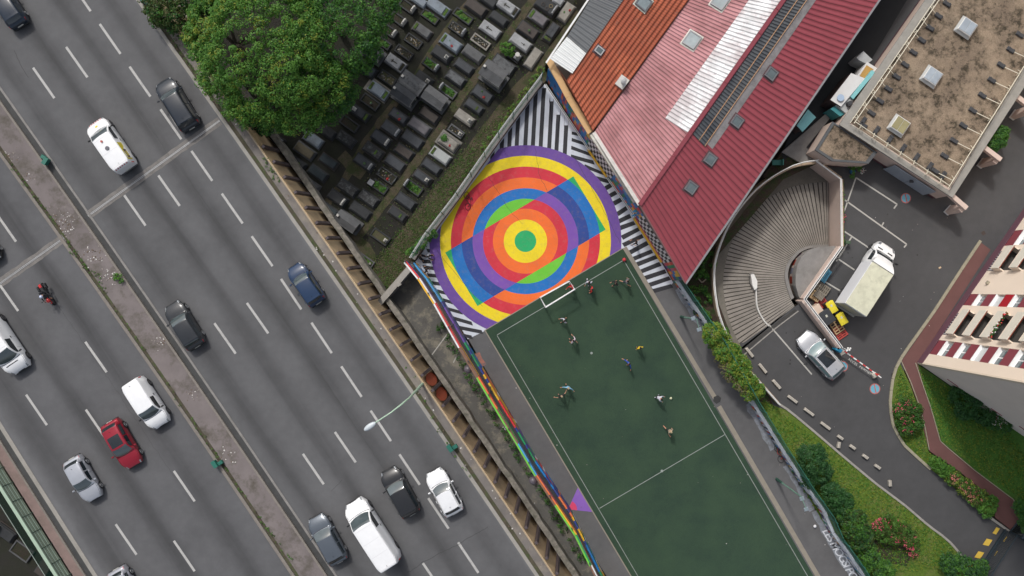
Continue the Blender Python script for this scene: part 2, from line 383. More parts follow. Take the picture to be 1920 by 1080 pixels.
# mossy paths between the grave rows
d = MB()
def band(mb, pts, w, z, mt, jit=0):
    P = along(pts, 14); P = P if len(P) > 1 else pts
    L_, R_ = [], []
    for i, p in enumerate(P):
        a, b = P[max(i - 1, 0)], P[min(i + 1, len(P) - 1)]; l = math.hypot(b[0] - a[0], b[1] - a[1]); n = (-(b[1] - a[1]) / l, (b[0] - a[0]) / l)
        w0 = w if not hasattr(w, '__call__') else w(i / (len(P) - 1))
        L_.append((p[0] + n[0] * (w0 / 2 + random.uniform(-jit, jit)), p[1] + n[1] * (w0 / 2 + random.uniform(-jit, jit)))); R_.append((p[0] - n[0] * (w0 / 2 + random.uniform(-jit, jit)), p[1] - n[1] * (w0 / 2 + random.uniform(-jit, jit))))
    for i in range(len(P) - 1): mb.sheet(WP([L_[i], L_[i + 1], R_[i + 1], R_[i]], z), z, mt)
for pts, w in [([(890, -5), (860, 25), (815, 90), (775, 150), (735, 200), (690, 260), (650, 330), (600, 400)], 13), ([(1000, -5), (962, 55), (905, 130), (866, 180), (820, 250), (765, 325), (700, 410), (640, 480)], 15),
               ([(1020, 130), (985, 165), (935, 230), (885, 300), (835, 365), (780, 440), (715, 535)], lambda t: 34 + 25 * t), ([(640, 290), (670, 320), (690, 335)], 22), ([(620, 430), (680, 470), (700, 540)], 40), ([(1085, 20), (1035, 95), (1000, 140)], 14)]:
    BZ = globals().get('BZ', .006) + .002; band(d, pts, w, BZ, G_CEM, 2)
struct(d, "cemetery_path")
YARD = [(712, 570), (775, 492), (800, 500), (1150, 1110), (1150, 1240), (1085, 1240), (716, 572)]
d = MB(); d.sheet(WP(YARD), 0, A_Y); struct(d, "yard")
COURT = [(778, 490), (805, 448), (859, 378), (905, 312), (942, 260), (1010, 169), (1022, 156), (1190, 404), (1262, 527), (1334, 632), (1400, 750), (1497, 902), (1550, 992), (1615, 1085), (1700, 1240), (1215, 1240), (1137, 1080), (1110, 1037), (1070, 953), (1003, 853), (960, 780), (919, 710), (875, 639), (840, 575), (806, 522), (784, 495)]
d = MB(); d.sheet(WP(COURT), .0, A_C); struct(d, "court_ground")
# the painted court: white sheet, black bars, rings
def wear(name, c, amt=.5, dark=(.25, .22, .2), r=.72):
    t = NT(name); a = t.noise(2.2, 6, .7); b = t.noise(40, 2, .6)
    x = t.node("ShaderNodeVectorMath", operation='SCALE'); x.inputs[0].default_value = rgb(c); t.put(x.inputs['Scale'], t.remap(t.noise(.5, 4), .3, .7, .9, 1.06))
    col = t.mix(t.remap(a, .55, .8, 0, amt), x.outputs[0], rgb(dark)); col = t.mix(t.remap(b, .66, .78, 0, .35), col, (.3, .3, .3)); return t.out(col, r)
P_WH = wear("court_white", (.56, .59, .65), .4); P_BK = wear("court_black", (.022, .022, .027), .5, (.08, .08, .09))
def rings():
    t = NT("court_rings"); C = W(985.2, 452.2)
    sp = t.node("ShaderNodeSeparateXYZ"); t.l.new(t.pos(), sp.inputs[0])
    dx = t.math('SUBTRACT', sp.outputs[0], C.x); dy = t.math('SUBTRACT', sp.outputs[1], C.y)
    r = t.math('SQRT', t.math('ADD', t.math('MULTIPLY', dx, dx), t.math('MULTIPLY', dy, dy))); rr = t.math('DIVIDE', r, 200 * PX)
    PUR, YEL, RED, ORA, BLU, LIM, NAV, GRN = (.125, .055, .28), (.74, .57, .004), (.54, .018, .038), (.74, .13, .014), (.0, .13, .42), (.12, .47, .025), (.012, .045, .23), (.006, .34, .105)
    PU2 = (.16, .06, .34)
    def ramp(lst):
        n = t.node("ShaderNodeValToRGB"); n.color_ramp.interpolation = 'CONSTANT'; e = n.color_ramp.elements
        while len(e) > 1: e.remove(e[-1])
        e[0].position = 0; e[0].color = (*lst[0][1], 1)
        for p, c in lst[1:]:
            k = e.new(p / 200); k.color = (*c, 1)
        t.l.new(rr, n.inputs[0]); return n.outputs[0]
    outer = ramp([(0, LIM), (79.3, BLU), (99, ORA), (119.5, RED), (139.5, YEL), (159.5, PUR)])
    inner = ramp([(0, GRN), (20, YEL), (40, ORA), (60.5, RED), (79.5, PU2), (99, NAV), (119.5, BLU), (139.5, GRN)])
    # rotated rectangle
    c0, c1, c2, c3 = [W(*p) for p in ((1073.7, 330.6), (1133.5, 431), (898.7, 574.4), (837.7, 473.7))]
    a = (c1 - c0); h1 = a.length / 2; a.normalize(); b = (c3 - c0); h2 = 139.9 * PX; b = Vector((a.y, -a.x, 0)) if False else b.normalized(); m = C
    ex = t.math('SUBTRACT', sp.outputs[0], m.x); ey = t.math('SUBTRACT', sp.outputs[1], m.y)
    u = t.math('ABSOLUTE', t.math('ADD', t.math('MULTIPLY', ex, a.x), t.math('MULTIPLY', ey, a.y))); v = t.math('ABSOLUTE', t.math('ADD', t.math('MULTIPLY', ex, b.x), t.math('MULTIPLY', ey, b.y)))
    ins = t.math('MULTIPLY', t.math('LESS_THAN', u, h1), t.math('LESS_THAN', v, h2))
    col = t.mix(ins, outer, inner)
    n = t.noise(2.5, 7, .7); col = t.mix(t.remap(n, .5, .85, 0, .42), col, (.26, .17, .13), 'MIX')
    fine = t.noise(45, 2, .7); x = t.node("ShaderNodeVectorMath", operation='SCALE'); t.l.new(col, x.inputs[0]); t.put(x.inputs['Scale'], t.math('MULTIPLY', t.remap(fine, .3, .7, .88, 1.1), t.remap(t.noise(.6, 4), .3, .7, .9, 1.08)))
    wv = t.noise(1, 3, .6, t.vmap(t.pos(), .55, (1.2, 14, 1))); col = t.mix(t.remap(wv, .68, .75, 0, .18), x.outputs[0], (.7, .7, .7))
    return t.out(col, .68)
RINGS = rings()
WHITE_POLY = [(778, 490), (805, 448), (859, 378), (905, 312), (942, 260), (1010, 169), (1022, 158), (1104, 283), (1137, 333), (1189, 406), (1240, 492), (1262, 530), (1252, 542), (1228, 547), (1168, 466), (1100, 500), (918, 606), (910, 620), (877, 636), (840, 577), (806, 524)]
d = MB(); d.sheet(WP(WHITE_POLY), .004, P_WH)
def q4(*p): d.sheet(WP(p), .008, P_BK)
def wob(p, a=.5): return (p[0] + random.uniform(-a, a), p[1] + random.uniform(-a, a))
clipN = [((778, 490), (1010, 169))]
def bar_n(x, w=7.6, y0=150, y1=300):          # near vertical bars at the top, leaning
    pts = []
    lean = lambda y: -.055 * (y - 265)
    P = [(x + lean(y) + .6 * math.sin(y * .21 + x), y) for y in (y0, 180, 210, 240, 270, y1)]; poly = P + [(p[0] + w, p[1]) for p in P[::-1]]
    poly = clip(poly, (774, 493), (1012, 167)); poly = clip(poly, (1022, 157), (1100, 277))
    poly = clip(poly, (1070, 100), (1072, 400)) if False else poly
    if len(poly) > 2: q4(*poly)
for x in (937, 951.5, 966, 981, 995.8, 1010.8, 1026, 1041, 1056, 921.5): bar_n(x, y0=165 if x < 1020 else (190 if x < 1035 else 215 if x < 1050 else 235))
for (x0, y0, x1, y1, w) in [(1072, 246, 1088, 250, 6), (1072, 258, 1103, 269, 7.2), (1071, 273, 1110, 288, 7.2), (1070, 289, 1112, 301, 7.5), (1096, 308, 1130, 322, 7.5), (1112, 328, 1140, 336, 8)]:
    q4(wob((x0, y0)), wob((x1, y1)), wob((x1 + 3, y1 + w)), wob((x0, y0 + w)))
EB = [((1128, 352), (1146, 342)), ((1138, 365), (1155, 356)), ((1148, 378), (1164, 370)), ((1155, 398), (1173, 386)), ((1157, 412), (1180, 401)), ((1158, 425), (1188, 414)), ((1164, 442), (1196, 426)), ((1166, 456), (1203, 439)), ((1178, 470), (1212, 452)), ((1184, 482), (1221, 467)), ((1191, 493), (1229, 478)), ((1198, 506), (1236, 491)), ((1206, 518), (1246, 505)), ((1213, 531), (1254, 518)), ((1220, 543), (1258, 532))]
for a, b in EB: q4(wob(a), wob(b), wob((b[0] + 4, b[1] + 7)), wob((a[0] + 4.5, a[1] + 7.5)))
WB = [((799, 466), (812, 468), 7), ((790, 487), (806, 487), 7), ((792, 497), (812, 500), 7), ((800, 512), (818, 514), 7), ((809, 527), (824, 529), 7), ((818, 542), (838, 547), 7), ((827, 558), (850, 565), 7), ((836, 575), (865, 583), 7), ((846, 592), (884, 603), 7.5), ((857, 610), (903, 619), 7.5), ((866, 625), (884, 629), 7)]
for a, b, w in WB:
    poly = clip([a, b, (b[0] + 3, b[1] + w), (a[0] + 3, a[1] + w)], (774, 493), (1012, 167)); q4(*poly)
struct(d, "court_stripes")
disc = [(985.2 + 180 * math.cos(i * math.pi / 60), 452.2 + 180 * math.sin(i * math.pi / 60)) for i in range(120)]
for a, b in zip([(778, 490), (805, 448), (859, 378), (905, 312), (942, 260)], [(805, 448), (859, 378), (905, 312), (942, 260), (1010, 169)]): disc = clip(disc, a, b)
d = MB(); d.sheet(WP(disc), .012, RINGS); struct(d, "court_mural")
# violet triangle beside the pitch
d = MB(); d.sheet(WP([(1084, 913), (1112, 960), (1065, 955)]), .008, wear("violet_paint", (.22, .1, .42), .4)); seg = [(1065, 955)] + [(1065 + 17 * math.cos(a), 955 + 17 * math.sin(a)) for a in [math.radians(v) for v in (5, -8, -20, -32, -45, -58, -63)]]
d.sheet(WP(seg), .012, wear("pink_paint", (.62, .05, .13), .4)); struct(d, "court_triangle")
# spray marks along the walls
d = MB(); SP = mat("spray_haze", (.19, .205, .23), .8, .2, 3, .2, 20, dirt=(.103, .102, .104), dirt_amt=1, dirt_scale=2.2)
for pts, w in [([(1268, 540), (1300, 590), (1336, 640)], 9), ([(1402, 757), (1440, 825), (1452, 845)], 12), ([(1476, 872), (1500, 915), (1530, 965)], 14), ([(1528, 958), (1560, 1015), (1600, 1080)], 16), ([(884, 660), (905, 690)], 6), ([(942, 760), (966, 795)], 6)]: band(d, pts, w, .004, SP, 3)
struct(d, "spray_marks")
SPO = mat("spray_orange", (.3, .12, .09), .8, .2, 3, .2, 20, dirt=(.103, .102, .104), dirt_amt=1, dirt_scale=3.5)
d = MB(); band(d, [(893, 662), (910, 690)], 12, .0045, SPO, 3); struct(d, "spray_marks")
# pitch
def turf():
    t = NT("pitch_turf"); a = t.noise(.35, 5, .6); b = t.noise(30, 3, .8); c = t.noise(3, 4, .7)
    col = t.mix(t.remap(a, .35, .68), (.020, .046, .028), (.031, .064, .034)); col = t.mix(t.remap(c, .55, .8, 0, .4), col, (.015, .034, .018))
    x = t.node("ShaderNodeVectorMath", operation='SCALE'); t.l.new(col, x.inputs[0]); t.put(x.inputs['Scale'], t.remap(b, .25, .75, .62, 1.42))
    t.bump(b, .7, .05); return t.out(x.outputs[0], .93)
PITCH = [(909, 619), (1168, 466), (1540, 1105), (1616, 1240), (1290, 1240), (1184, 1082)]
d = MB(); d.sheet(WP(PITCH), .018, turf()); struct(d, "pitch")
d = MB(); PL = mat("pitch_line", (.24, .27, .25), .8, .1, 4, .25, 40)
def pl(a, b, w=1.25, z=.024, mt=PL):
    L = math.hypot(b[0] - a[0], b[1] - a[1]); nx, ny = -(b[1] - a[1]) / L * w / 2, (b[0] - a[0]) / L * w / 2
    d.sheet(WP([(a[0] + nx, a[1] + ny), (b[0] + nx, b[1] + ny), (b[0] - nx, b[1] - ny), (a[0] - nx, a[1] - ny)]), z, mt)
pl((932, 628), (1169, 488)); pl((932, 629), (1200, 1087)); pl((1169.5, 488), (1517, 1085)); pl((1124, 953), (1360, 814), z=.026)
for c, r in (((1241, 883), 2.6), ((1109, 662), 2.4)): d.sheet(WP([(c[0] + r * math.cos(k), c[1] + r * math.sin(k)) for k in np.linspace(0, 6.28, 12)[:-1]]), .029, PL)
struct(d, "pitch_markings")
d = MB(); TK = mat("tan_kerb", (.24, .215, .175), .85, .1, 2, .1, 25, .1)
def kstrip(a, b, w, z0, z1, mt=TK):
    L = math.hypot(b[0] - a[0], b[1] - a[1]); nx, ny = -(b[1] - a[1]) / L * w / 2, (b[0] - a[0]) / L * w / 2
    d.prism(WP([(a[0] + nx, a[1] + ny), (b[0] + nx, b[1] + ny), (b[0] - nx, b[1] - ny), (a[0] - nx, a[1] - ny)]), z0, z1, mt)
kstrip((908, 620), (1167, 466), 1.6, 0, .03); kstrip((909, 619), (1186, 1085), 2.2, 0, .04); kstrip((1171, 464), (1343, 750), 8, 0, .045); kstrip((1348, 762), (1545, 1100), 8.5, 0, .045)
struct(d, "pitch_kerb")
# drain puddle where the kerb breaks
# drive, parking, lane behind the red roof
DRIVE = [(1395, 642), (1490, 575), (1510, 562), (1577.5, 463), (1577.5, 337), (1532, 303), (1500, 290), (1480, 220), (1657, -160), (2200, -160), (2200, 340), (1716, 690), (1672, 700), (1668, 760), (1690, 820), (1760, 890), (1840, 960), (1895, 1000), (2100, 1010), (2100, 1240), (2300, 1240), (1700, 1240), (1615, 1085), (1497, 902), (1400, 748), (1345, 650)]
d = MB(); d.sheet(WP(DRIVE), 0, A_D); struct(d, "driveway")
d = MB(); WL = mat("parking_line", (.4, .39, .36), .8, .12, 4, .3, 30)
for a, b in [((1578, 410), (1605, 333)), ((1605, 333), (1682, 383)), ((1682, 383), (1676, 391)), ((1580, 372), (1700, 458)), ((1700, 458), (1695, 464)), ((1653, 424), (1657, 417)), ((1582, 433), (1640, 472)), ((1597, 444), (1568, 490)), ((1568, 483), (1602, 506)), ((1545, 527), (1575, 545)), ((1566, 480), (1550, 512)), ((1442, 609), (1522, 702))]: pl(a, b, 2.6, .006, WL)
struct(d, "parking_lines")
# painted no-parking roundels with red ring and bar
d = MB(); RB = mat("roundel_blue", (.13, .36, .47), .75, .1, 4, .2, 30); RR = mat("roundel_red", (.42, .13, .12), .75, .1, 4, .2, 30)
for cx, cy, r in ((1698.5, 371.5, 9.5), (1580, 687, 10), (1640.5, 729, 10)):
    C_ = [(math.cos(k), math.sin(k)) for k in np.linspace(0, 2 * math.pi, 33)[:-1]]
    d.sheet(WP([(cx + r * c, cy + r * s) for c, s in C_]), .005, RR); d.sheet(WP([(cx + r * .82 * c, cy + r * .82 * s) for c, s in C_]), .009, RB)
    pl((cx - 1.5, cy - r * .85), (cx + 2.2, cy + r * .85), 2.2, .013, RR)
struct(d, "painted_no_parking_sign")
o = text_mesh("ACCES  POMPIERS", .27, mat("white_letter", (.5, .5, .48), .8, .1, 4, .3, 30), .007, 1589.5, 674.5, ang(41, 27.5), 1.22); tag(o, kind='structure')
o = text_mesh("LES MOGSI POUR MOI", .95, mat("white_graffiti", (.55, .57, .6), .8, .15, 4, .3, 20), .012, 1541, 995, ang(31, 52), .82, .25); tag(o, kind='structure')
# footpaths, lawns, kerbs
d = MB(); RP = mat("red_path", (.135, .062, .056), .9, .12, .7, .1, 30, .1)
d.sheet(WP([(1839, 455), (1857, 468), (1720, 682), (1742, 760), (1765, 830), (1830, 885), (1900, 938), (1912, 970), (1896, 994), (1865, 970), (1868, 940), (1800, 885), (1742, 845), (1730, 800), (1722, 760), (1705, 715), (1689, 678), (1716, 640), (1760, 575)]), .03, RP); struct(d, "footpath")
d = MB(); TK2 = mat("pale_kerb", (.3, .275, .2), .85, .12, 3, .12, 25, .1)
def kline(mb, pts, w, z0, z1, mt, seg=22):
    P = along(pts, seg)
    if math.hypot(P[-1][0] - pts[-1][0], P[-1][1] - pts[-1][1]) > 2: P.append(pts[-1])
    for i, (a, b) in enumerate(zip(P, P[1:])):
        L = math.hypot(b[0] - a[0], b[1] - a[1]); k = .5 / L; a2, b2 = ilerp(a, b, k * .5), ilerp(a, b, 1 - k * .5)
        nx, ny = -(b[1] - a[1]) / L * w / 2, (b[0] - a[0]) / L * w / 2
        mb.prism(WP([(a2[0] + nx, a2[1] + ny), (b2[0] + nx, b2[1] + ny), (b2[0] - nx, b2[1] - ny), (a2[0] - nx, a2[1] - ny)]), z0, z1, mt)
kline(d, [(1838, 451), (1800, 508), (1750, 585), (1700, 655), (1682, 682), (1672, 715), (1668, 760), (1673, 795), (1690, 830), (1720, 858), (1745, 880)], 5, 0, .12, TK2)
kline(d, [(1457, 755), (1480, 770), (1530, 812), (1580, 855), (1640, 905), (1700, 950), (1740, 985), (1775, 1010), (1795, 1032), (1810, 1056)], 4, 0, .11, CONC_L)
kline(d, [(1850, 966), (1892, 996)], 4.5, 0, .12, CONC_L)
kline(d, [(1689, 676), (1708, 718), (1725, 765), (1735, 805), (1742, 845)], 1.3, 0, .08, TK2); kline(d, [(1716, 680), (1730, 722), (1745, 765), (1763, 828), (1830, 884), (1902, 938), (1913, 972)], 1.3, 0, .08, TK2)
struct(d, "kerb")
d = MB(); d.sheet(WP([(1352, 640), (1450, 760), (1480, 771), (1530, 813), (1580, 856), (1640, 906), (1700, 951), (1740, 986), (1775, 1011), (1795, 1033), (1818, 1070), (1860, 1240), (1700, 1240), (1615, 1085), (1550, 990), (1497, 900), (1400, 748), (1334, 630), (1262, 527), (1285, 525)]), .02, G_LAWN)
struct(d, "lawn")
d = MB(); d.sheet(WP([(1687, 680), (1706, 720), (1722, 765), (1733, 805), (1741, 848), (1800, 888), (1866, 941), (1864, 968), (1845, 962), (1790, 915), (1745, 880), (1720, 858), (1690, 830), (1674, 795), (1670, 760), (1674, 715)]), .02, G_LAWN); struct(d, "lawn")
d = MB(); d.sheet(WP([(1720, 682), (1895, 802), (2100, 900), (2100, 1000), (1915, 1000), (1903, 938), (1831, 883), (1765, 827), (1746, 765), (1731, 722)]), .02, G_LAWN2); struct(d, "lawn")
d = MB(); d.sheet(WP([(1262, 527), (1287, 530), (1440, 340), (1500, 300), (1345, 480), (1338, 520), (1348, 570), (1375, 640), (1450, 758), (1400, 748), (1334, 632)]), .028, G_DIRT)
d.sheet(WP([(1430, 330), (1470, 280), (1540, 303), (1450, 345)]), .012, G_DIRT)
d.sheet(WP([(1600, 1010), (1660, 1000), (1710, 1035), (1700, 1062), (1640, 1050)]), .026, G_DIRT); struct(d, "flower_bed")
# irregular patches on the old yard
d = MB(); pl((838, 627), (805, 672), 1.8, .004, WL); pl((856, 668), (850, 680), 2, .004, WL); struct(d, "yard_line")
# manhole and stains
d = MB(); IR = mat("cast_iron", (.05, .035, .03), .7)
d.box(W(1844, 437, .004), (.33, .33, .012), IR, .5); struct(d, "manhole_cover")
# ------------------------------------------------------------------ walls and fences
WHM = mat("white_metal", (.72, .72, .7), .4, .05, 3, .05, 20); GRM = mat("green_metal", (.02, .12, .085), .45, .1, 3, .1, 20)
DKM = mat("dark_metal", (.05, .05, .055), .5, .1, 3, .1, 20); PINK = mat("pink_render", (.56, .445, .385), .85, .05, .5, .05, 20, dirt=(.4, .32, .27), dirt_amt=.3)
MAROON = mat("maroon_render", (.10, .038, .05), .8, .1, 1, .1, 20); OCHP = mat("ochre_panel", (.64, .48, .29), .8, .08, .5, .07, 25, dirt=(.42, .31, .2), dirt_amt=.6)
def wallseg(mb, p, q, th, z0, z1, mt, top=None, ref=None, side=1):
    """wall whose foot runs along photo points p->q (ground level z0); th metres thick to the side"""
    a, b = W(*p, ref if ref is not None else z0), W(*q, ref if ref is not None else z0); d = (b - a); n = Vector((-d.y, d.x, 0)).normalized() * th * side
    mb.prism([a[:2], b[:2], (b + n)[:2], (a + n)[:2]], z0, z1, mt, top)
def mesh_mat(name, c, cell=.09, wire=.18, rough=.6):
    """woven wire: opaque strands, clear holes"""
    if name in MATS: return MATS[name]
    t = NT(name); uv = t.node("ShaderNodeUVMap").outputs[0]; sp = t.node("ShaderNodeSeparateXYZ"); t.l.new(uv, sp.inputs[0])
    fr = lambda s_: t.math('LESS_THAN', t.math('FRACT', t.math('DIVIDE', s_, cell)), wire)
    a = t.math('MAXIMUM', fr(t.math('ADD', sp.outputs[0], sp.outputs[1])), fr(t.math('SUBTRACT', sp.outputs[0], sp.outputs[1])))
    t.out(rgb(c), rough); t.put(t.b.inputs['Alpha'], a); MATS[name] = t.m; return t.m
def meshwall(mb, a, b, z0, z1, mt):
    L = (Vector(a) - Vector(b)).length
    mb.face([(a[0], a[1], z0), (b[0], b[1], z0), (b[0], b[1], z1), (a[0], a[1], z1)], mt, uv=[(0, z0), (L, z0), (L, z1), (0, z1)])
# --- motorway parapet on the cemetery side: ochre panels between dark posts
r = root("motorway_noise_barrier", "ochre panelled outer wall of the motorway with rows of dark posts above the cemetery", "wall", W(640, 520, 0))
cT = off(cK1, 27)            # top line of the wall, in photo px at height ZD+.35
ZT = ZD + .3
def topw(y): return W(cT(y), y, ZT)
def nrm(y):
    a, b = topw(y - 5), topw(y + 5); t = (b - a).normalized(); return Vector((-t.y, t.x, 0)) * (1 if (-t.y) > 0 else -1)
post_y = []; y = -150
while y < 1235:
    post_y.append(y); y += 28.6
ri = []
Yy = [lerp(-160, 1240, i / 50) for i in range(51)]
d = MB(); A = [topw(y) for y in Yy]; B = [topw(y) + nrm(y) * .1 for y in Yy]
d.grid([A, B], OCHP, False); d.grid([B, [Vector((p.x, p.y, -.5)) + nrm(y) * .55 for p, y in zip(B, Yy)]], OCHP, False); d.grid([[Vector((p.x, p.y, ZD)) for p in A], A], OCHP, False)
d.build("ochre_panel", r)
d = MB()
for y in Yy[:-1]:
    a, b = topw(y) + nrm(y) * .02, topw(y + 28) + nrm(y + 28) * .02
    d.bar(a + Vector((0, 0, .06)), b + Vector((0, 0, .06)), .08, .09, mat("coping_ochre", (.36, .29, .2), .8, .1, 2, .1, 20))
d.build("coping", r)
nb = [y for y in post_y if 255 < y < 1100]
PM = mat("post_plum", (.075, .058, .062), .6, .15, 3, .1, 20)
pd = MB(); pd.box((0, 0, 0), (.26, .24, ZT + .3), PM, 0, .03, M=Matrix.Rotation(-.1, 4, 'Y')); pm = pd.mesh("post")
for y in nb:
    c = topw(y) + nrm(y) * .6; o = bpy.data.objects.new("post", pm); COL.objects.link(o); o.parent = r; OFF[o.name] = OFF[r.name]
    o.location = Vector((c.x, c.y, ZT / 2 - .1)) - Vector(OFF[r.name]); n = nrm(y); o.rotation_euler.z = math.atan2(n.y, n.x)
d = MB(); RO = mat("red_oval", (.42, .09, .04), .8, .1, 2, .1, 20)
for y in (705, 735):
    yy = min(nb, key=lambda v: abs(v - y)) + 14.3
    n = nrm(yy); a, b = topw(yy - 5), topw(yy + 5); t = (b - a).normalized(); c = topw(yy) + n * .5
    pts = [c + t * .58 * math.cos(k) + Vector((0, 0, -2.2 + 1.9 * math.sin(k))) + n * (-.2 * math.sin(k)) for k in np.linspace(0, 2 * math.pi, 25)[:-1]]
    d.face(pts, RO); 
d.build("painted_oval", r)
# --- rubble wall of the cemetery under the motorway
r = MB(); RW = mat("rubble_stone", (.2, .185, .16), .95, .35, 3, .4, 16, .8, dirt=(.06, .065, .04), dirt_amt=.7, dirt_scale=2)
P = []
for y in [lerp(-140, 1230, i / 90) for i in range(91)]:
    b = topw(y) + nrm(y) * (.86 + random.uniform(-.03, .03)); P.append(b)
zt = [1.75 + random.uniform(-.05, .05) for _ in P]
Q = [p + nrm(0) * (.46 + random.uniform(-.04, .04)) for p in P]
r.grid([[Vector((p.x, p.y, z)) for p, z in zip(P, zt)], [Vector((p.x, p.y, z)) for p, z in zip(Q, zt)]], RW, False)
r.grid([[Vector((p.x, p.y, z)) for p, z in zip(Q, zt)], [Vector((p.x, p.y, -.3)) for p in Q]], RW, False); r.grid([[Vector((p.x, p.y, -.3)) for p in P], [Vector((p.x, p.y, z)) for p, z in zip(P, zt)]], RW, False)
single(r, "stone_wall", "rough grey rubble wall running at the foot of the motorway", "wall", W(700, 560, 0))
# --- wall between cemetery and yard
r = MB(); wallseg(r, (719, 574), (784, 499), .5, 0, 2.0, CONC, CONC_L, side=1)
c = W(748, 533, 2.05); r.box(c, (.35, .3, .25), CONC_L, .6)
single(r, "boundary_wall", "straight pale concrete wall between the graves and the old yard", "wall", W(750, 535, 0))
# --- left motorway railing, pale green
r = root("motorway_railing", "pale green steel railing along the left edge of the motorway", "railing", W(60, 960, ZD))
GP = mat("pale_green_paint", (.33, .43, .33), .5, .08, 2, .06, 20); cR = off(cAL, -46)
Yr = [lerp(780, 1230, i / 16) for i in range(17)]
def rp(y, h, back=0): p = W(cR(y), y, ZD + .1); q = W(cR(y + 5), y + 5, ZD + .1); t = (q - p).normalized(); n = Vector((t.y, -t.x, 0)); n = n if n.x < 0 else -n; return p + n * back + Vector((0, 0, h))
d = MB()
for k in range(7):
    h = .3 + .2 * k
    for a, b in zip(Yr, Yr[1:]): d.bar(rp(a, h), rp(b, h), .05, .09, GP if k % 2 else mat("dull_green_paint", (.2, .25, .18), .6))
d.build("rail", r)
d = MB()
for a, b in zip(Yr, Yr[1:]): d.bar(rp(a, 1.75, .05), rp(b, 1.75, .05), .26, .1, GP)
d.build("top_rail", r)
pd = MB(); pd.box((0, 0, .9), (.07, .07, 1.8), mat("post_green", (.03, .07, .05), .6)); pm = pd.mesh("post")
yy = 790
while yy < 1180:
    o = bpy.data.objects.new("post", pm); COL.objects.link(o); o.parent = r; OFF[o.name] = OFF[r.name]; o.location = rp(yy, -.1, 0) - Vector(OFF[r.name]); yy += 28.5
d = MB(); GLS = mat("green_screen", (.01, .05, .035), .4, 0, fine=0, Alpha=.62)
for a, b in zip(Yr, Yr[1:]): d.face([rp(a, .2, 1.0), rp(b, .2, 1.0), rp(b, 1.2, 1.15), rp(a, 1.2, 1.15)], GLS)
for a, b in zip(Yr, Yr[1:]): d.bar(rp(a, 1.22, 1.15), rp(b, 1.22, 1.15), .04, .04, mat("wire_grey", (.3, .36, .32), .5))
d.build("screen", r)
# --- court fence on the motorway side: painted low wall, mesh, painted top band
r = root("painted_court_fence", "tall mesh fence with rainbow painted wall panels on the motorway side of the pitch", "fence", W(950, 765, 0))
FP = [(783, 494), (806, 522), (841, 578), (875, 638), (889, 662), (919, 710), (944, 755), (967, 792), (991, 832), (1003, 853), (1070, 953), (1110, 1037), (1137, 1082), (1215, 1235)]
PAL = dict(blue=(.0, .17, .48), green=(.01, .24, .09), yellow=(.75, .42, .02), orange=(.72, .16, .04), red=(.6, .03, .03), purple=(.13, .06, .3), navy=(.02, .04, .22), lime=(.15, .5, .05), brown=(.2, .1, .06), white=(.7, .7, .7), sky=(.05, .3, .6), pink=(.5, .1, .15))
def pm_(k): return mat("fence_" + k, PAL[k], .6, .08, 1.5, .08, 20, dirt=(.15, .13, .12), dirt_amt=.35, dirt_scale=1.4)
SEG = [(783, 494), (806, 522), (833, 564), (875, 638), (905, 688), (937, 742), (972, 800), (1003, 853), (1036, 902), (1070, 953), (1095, 1004), (1119, 1052), (1150, 1108), (1215, 1235)]
LOW = [('sky', 'yellow'), ('sky', 'green'), ('purple', 'navy'), ('green', 'blue'), ('yellow', 'orange'), ('red', 'yellow'), ('green', 'purple'), ('blue', 'red'), ('orange', 'navy'), ('yellow', 'green'), ('blue', 'green'), ('green', 'yellow'), ('red', 'blue')]
UP = [('navy', 'purple', 'red'), ('purple', 'navy', 'white'), ('orange', 'navy', 'red'), ('yellow', 'brown', 'brown'), ('red', 'red', 'orange'), ('lime', 'navy', 'brown'), ('blue', 'brown', 'sky'), ('red', 'blue', 'orange'), ('orange', 'red', 'yellow'), ('red', 'pink', 'green'), ('brown', 'yellow', 'white'), ('red', 'pink', 'blue'), ('yellow', 'green', 'brown')]
MSH = mesh_mat("fence_mesh", (.025, .04, .045), .10, .26); zU0, zU1 = 6.7, 7.9
dl, du, dm = MB(), MB(), MB()
for i, (p, q) in enumerate(zip(SEG, SEG[1:])):
    a, b = W(*p), W(*q); t = (b - a).normalized(); n = Vector((t.y, -t.x, 0)); n = n if n.x < 0 else -n
    lo, hi = LOW[i]
    for c_ in range(7):
        a1, b1 = a.lerp(b, c_ / 7), a.lerp(b, (c_ + 1) / 7); kk_ = [hi, lo, random.choice([hi, hi, lo, 'white', 'brown'])]; cut = 1.1 + random.uniform(-.35, .35)
        for z0, z1, k in ((0, cut, kk_[2]), (cut, 1.75, kk_[0]), (1.75, 2.7, kk_[1] if random.random() < .8 else 'navy')): dl.prism([a1[:2], b1[:2], (b1 + n * .16)[:2], (a1 + n * .16)[:2]], z0, z1, pm_(k))
    meshwall(dm, a + n * .1, b + n * .1, 2.7, zU0, MSH)
    u = UP[i]
    for j, (z0, z1) in enumerate(((zU0, 7.3), (7.3, 7.55), (7.55, zU1))): du.bar(a + n * .1 + Vector((0, 0, (z0 + z1) / 2)), b + n * .1 + Vector((0, 0, (z0 + z1) / 2)), .1, z1 - z0 - .04, pm_(u[j]))
    du.bar(a + n * .22 + Vector((0, 0, zU1 + .04)), b + n * .22 + Vector((0, 0, zU1 + .04)), .12, .06, pm_(random.choice(['white', 'brown', 'yellow', 'lime'])))
    for k in range(3): dm.bar(a + n * .1 + Vector((0, 0, 4 + k)), b + n * .1 + Vector((0, 0, 4 + k)), .04, .04, DKM)
dl.build("painted_wall", r); du.build("painted_top_band", r); dm.build("mesh_panel", r)
fm = MB(); fm.box((0, 0, 4.1), (.09, .09, 8.2), DKM); fmm = fm.mesh("post")
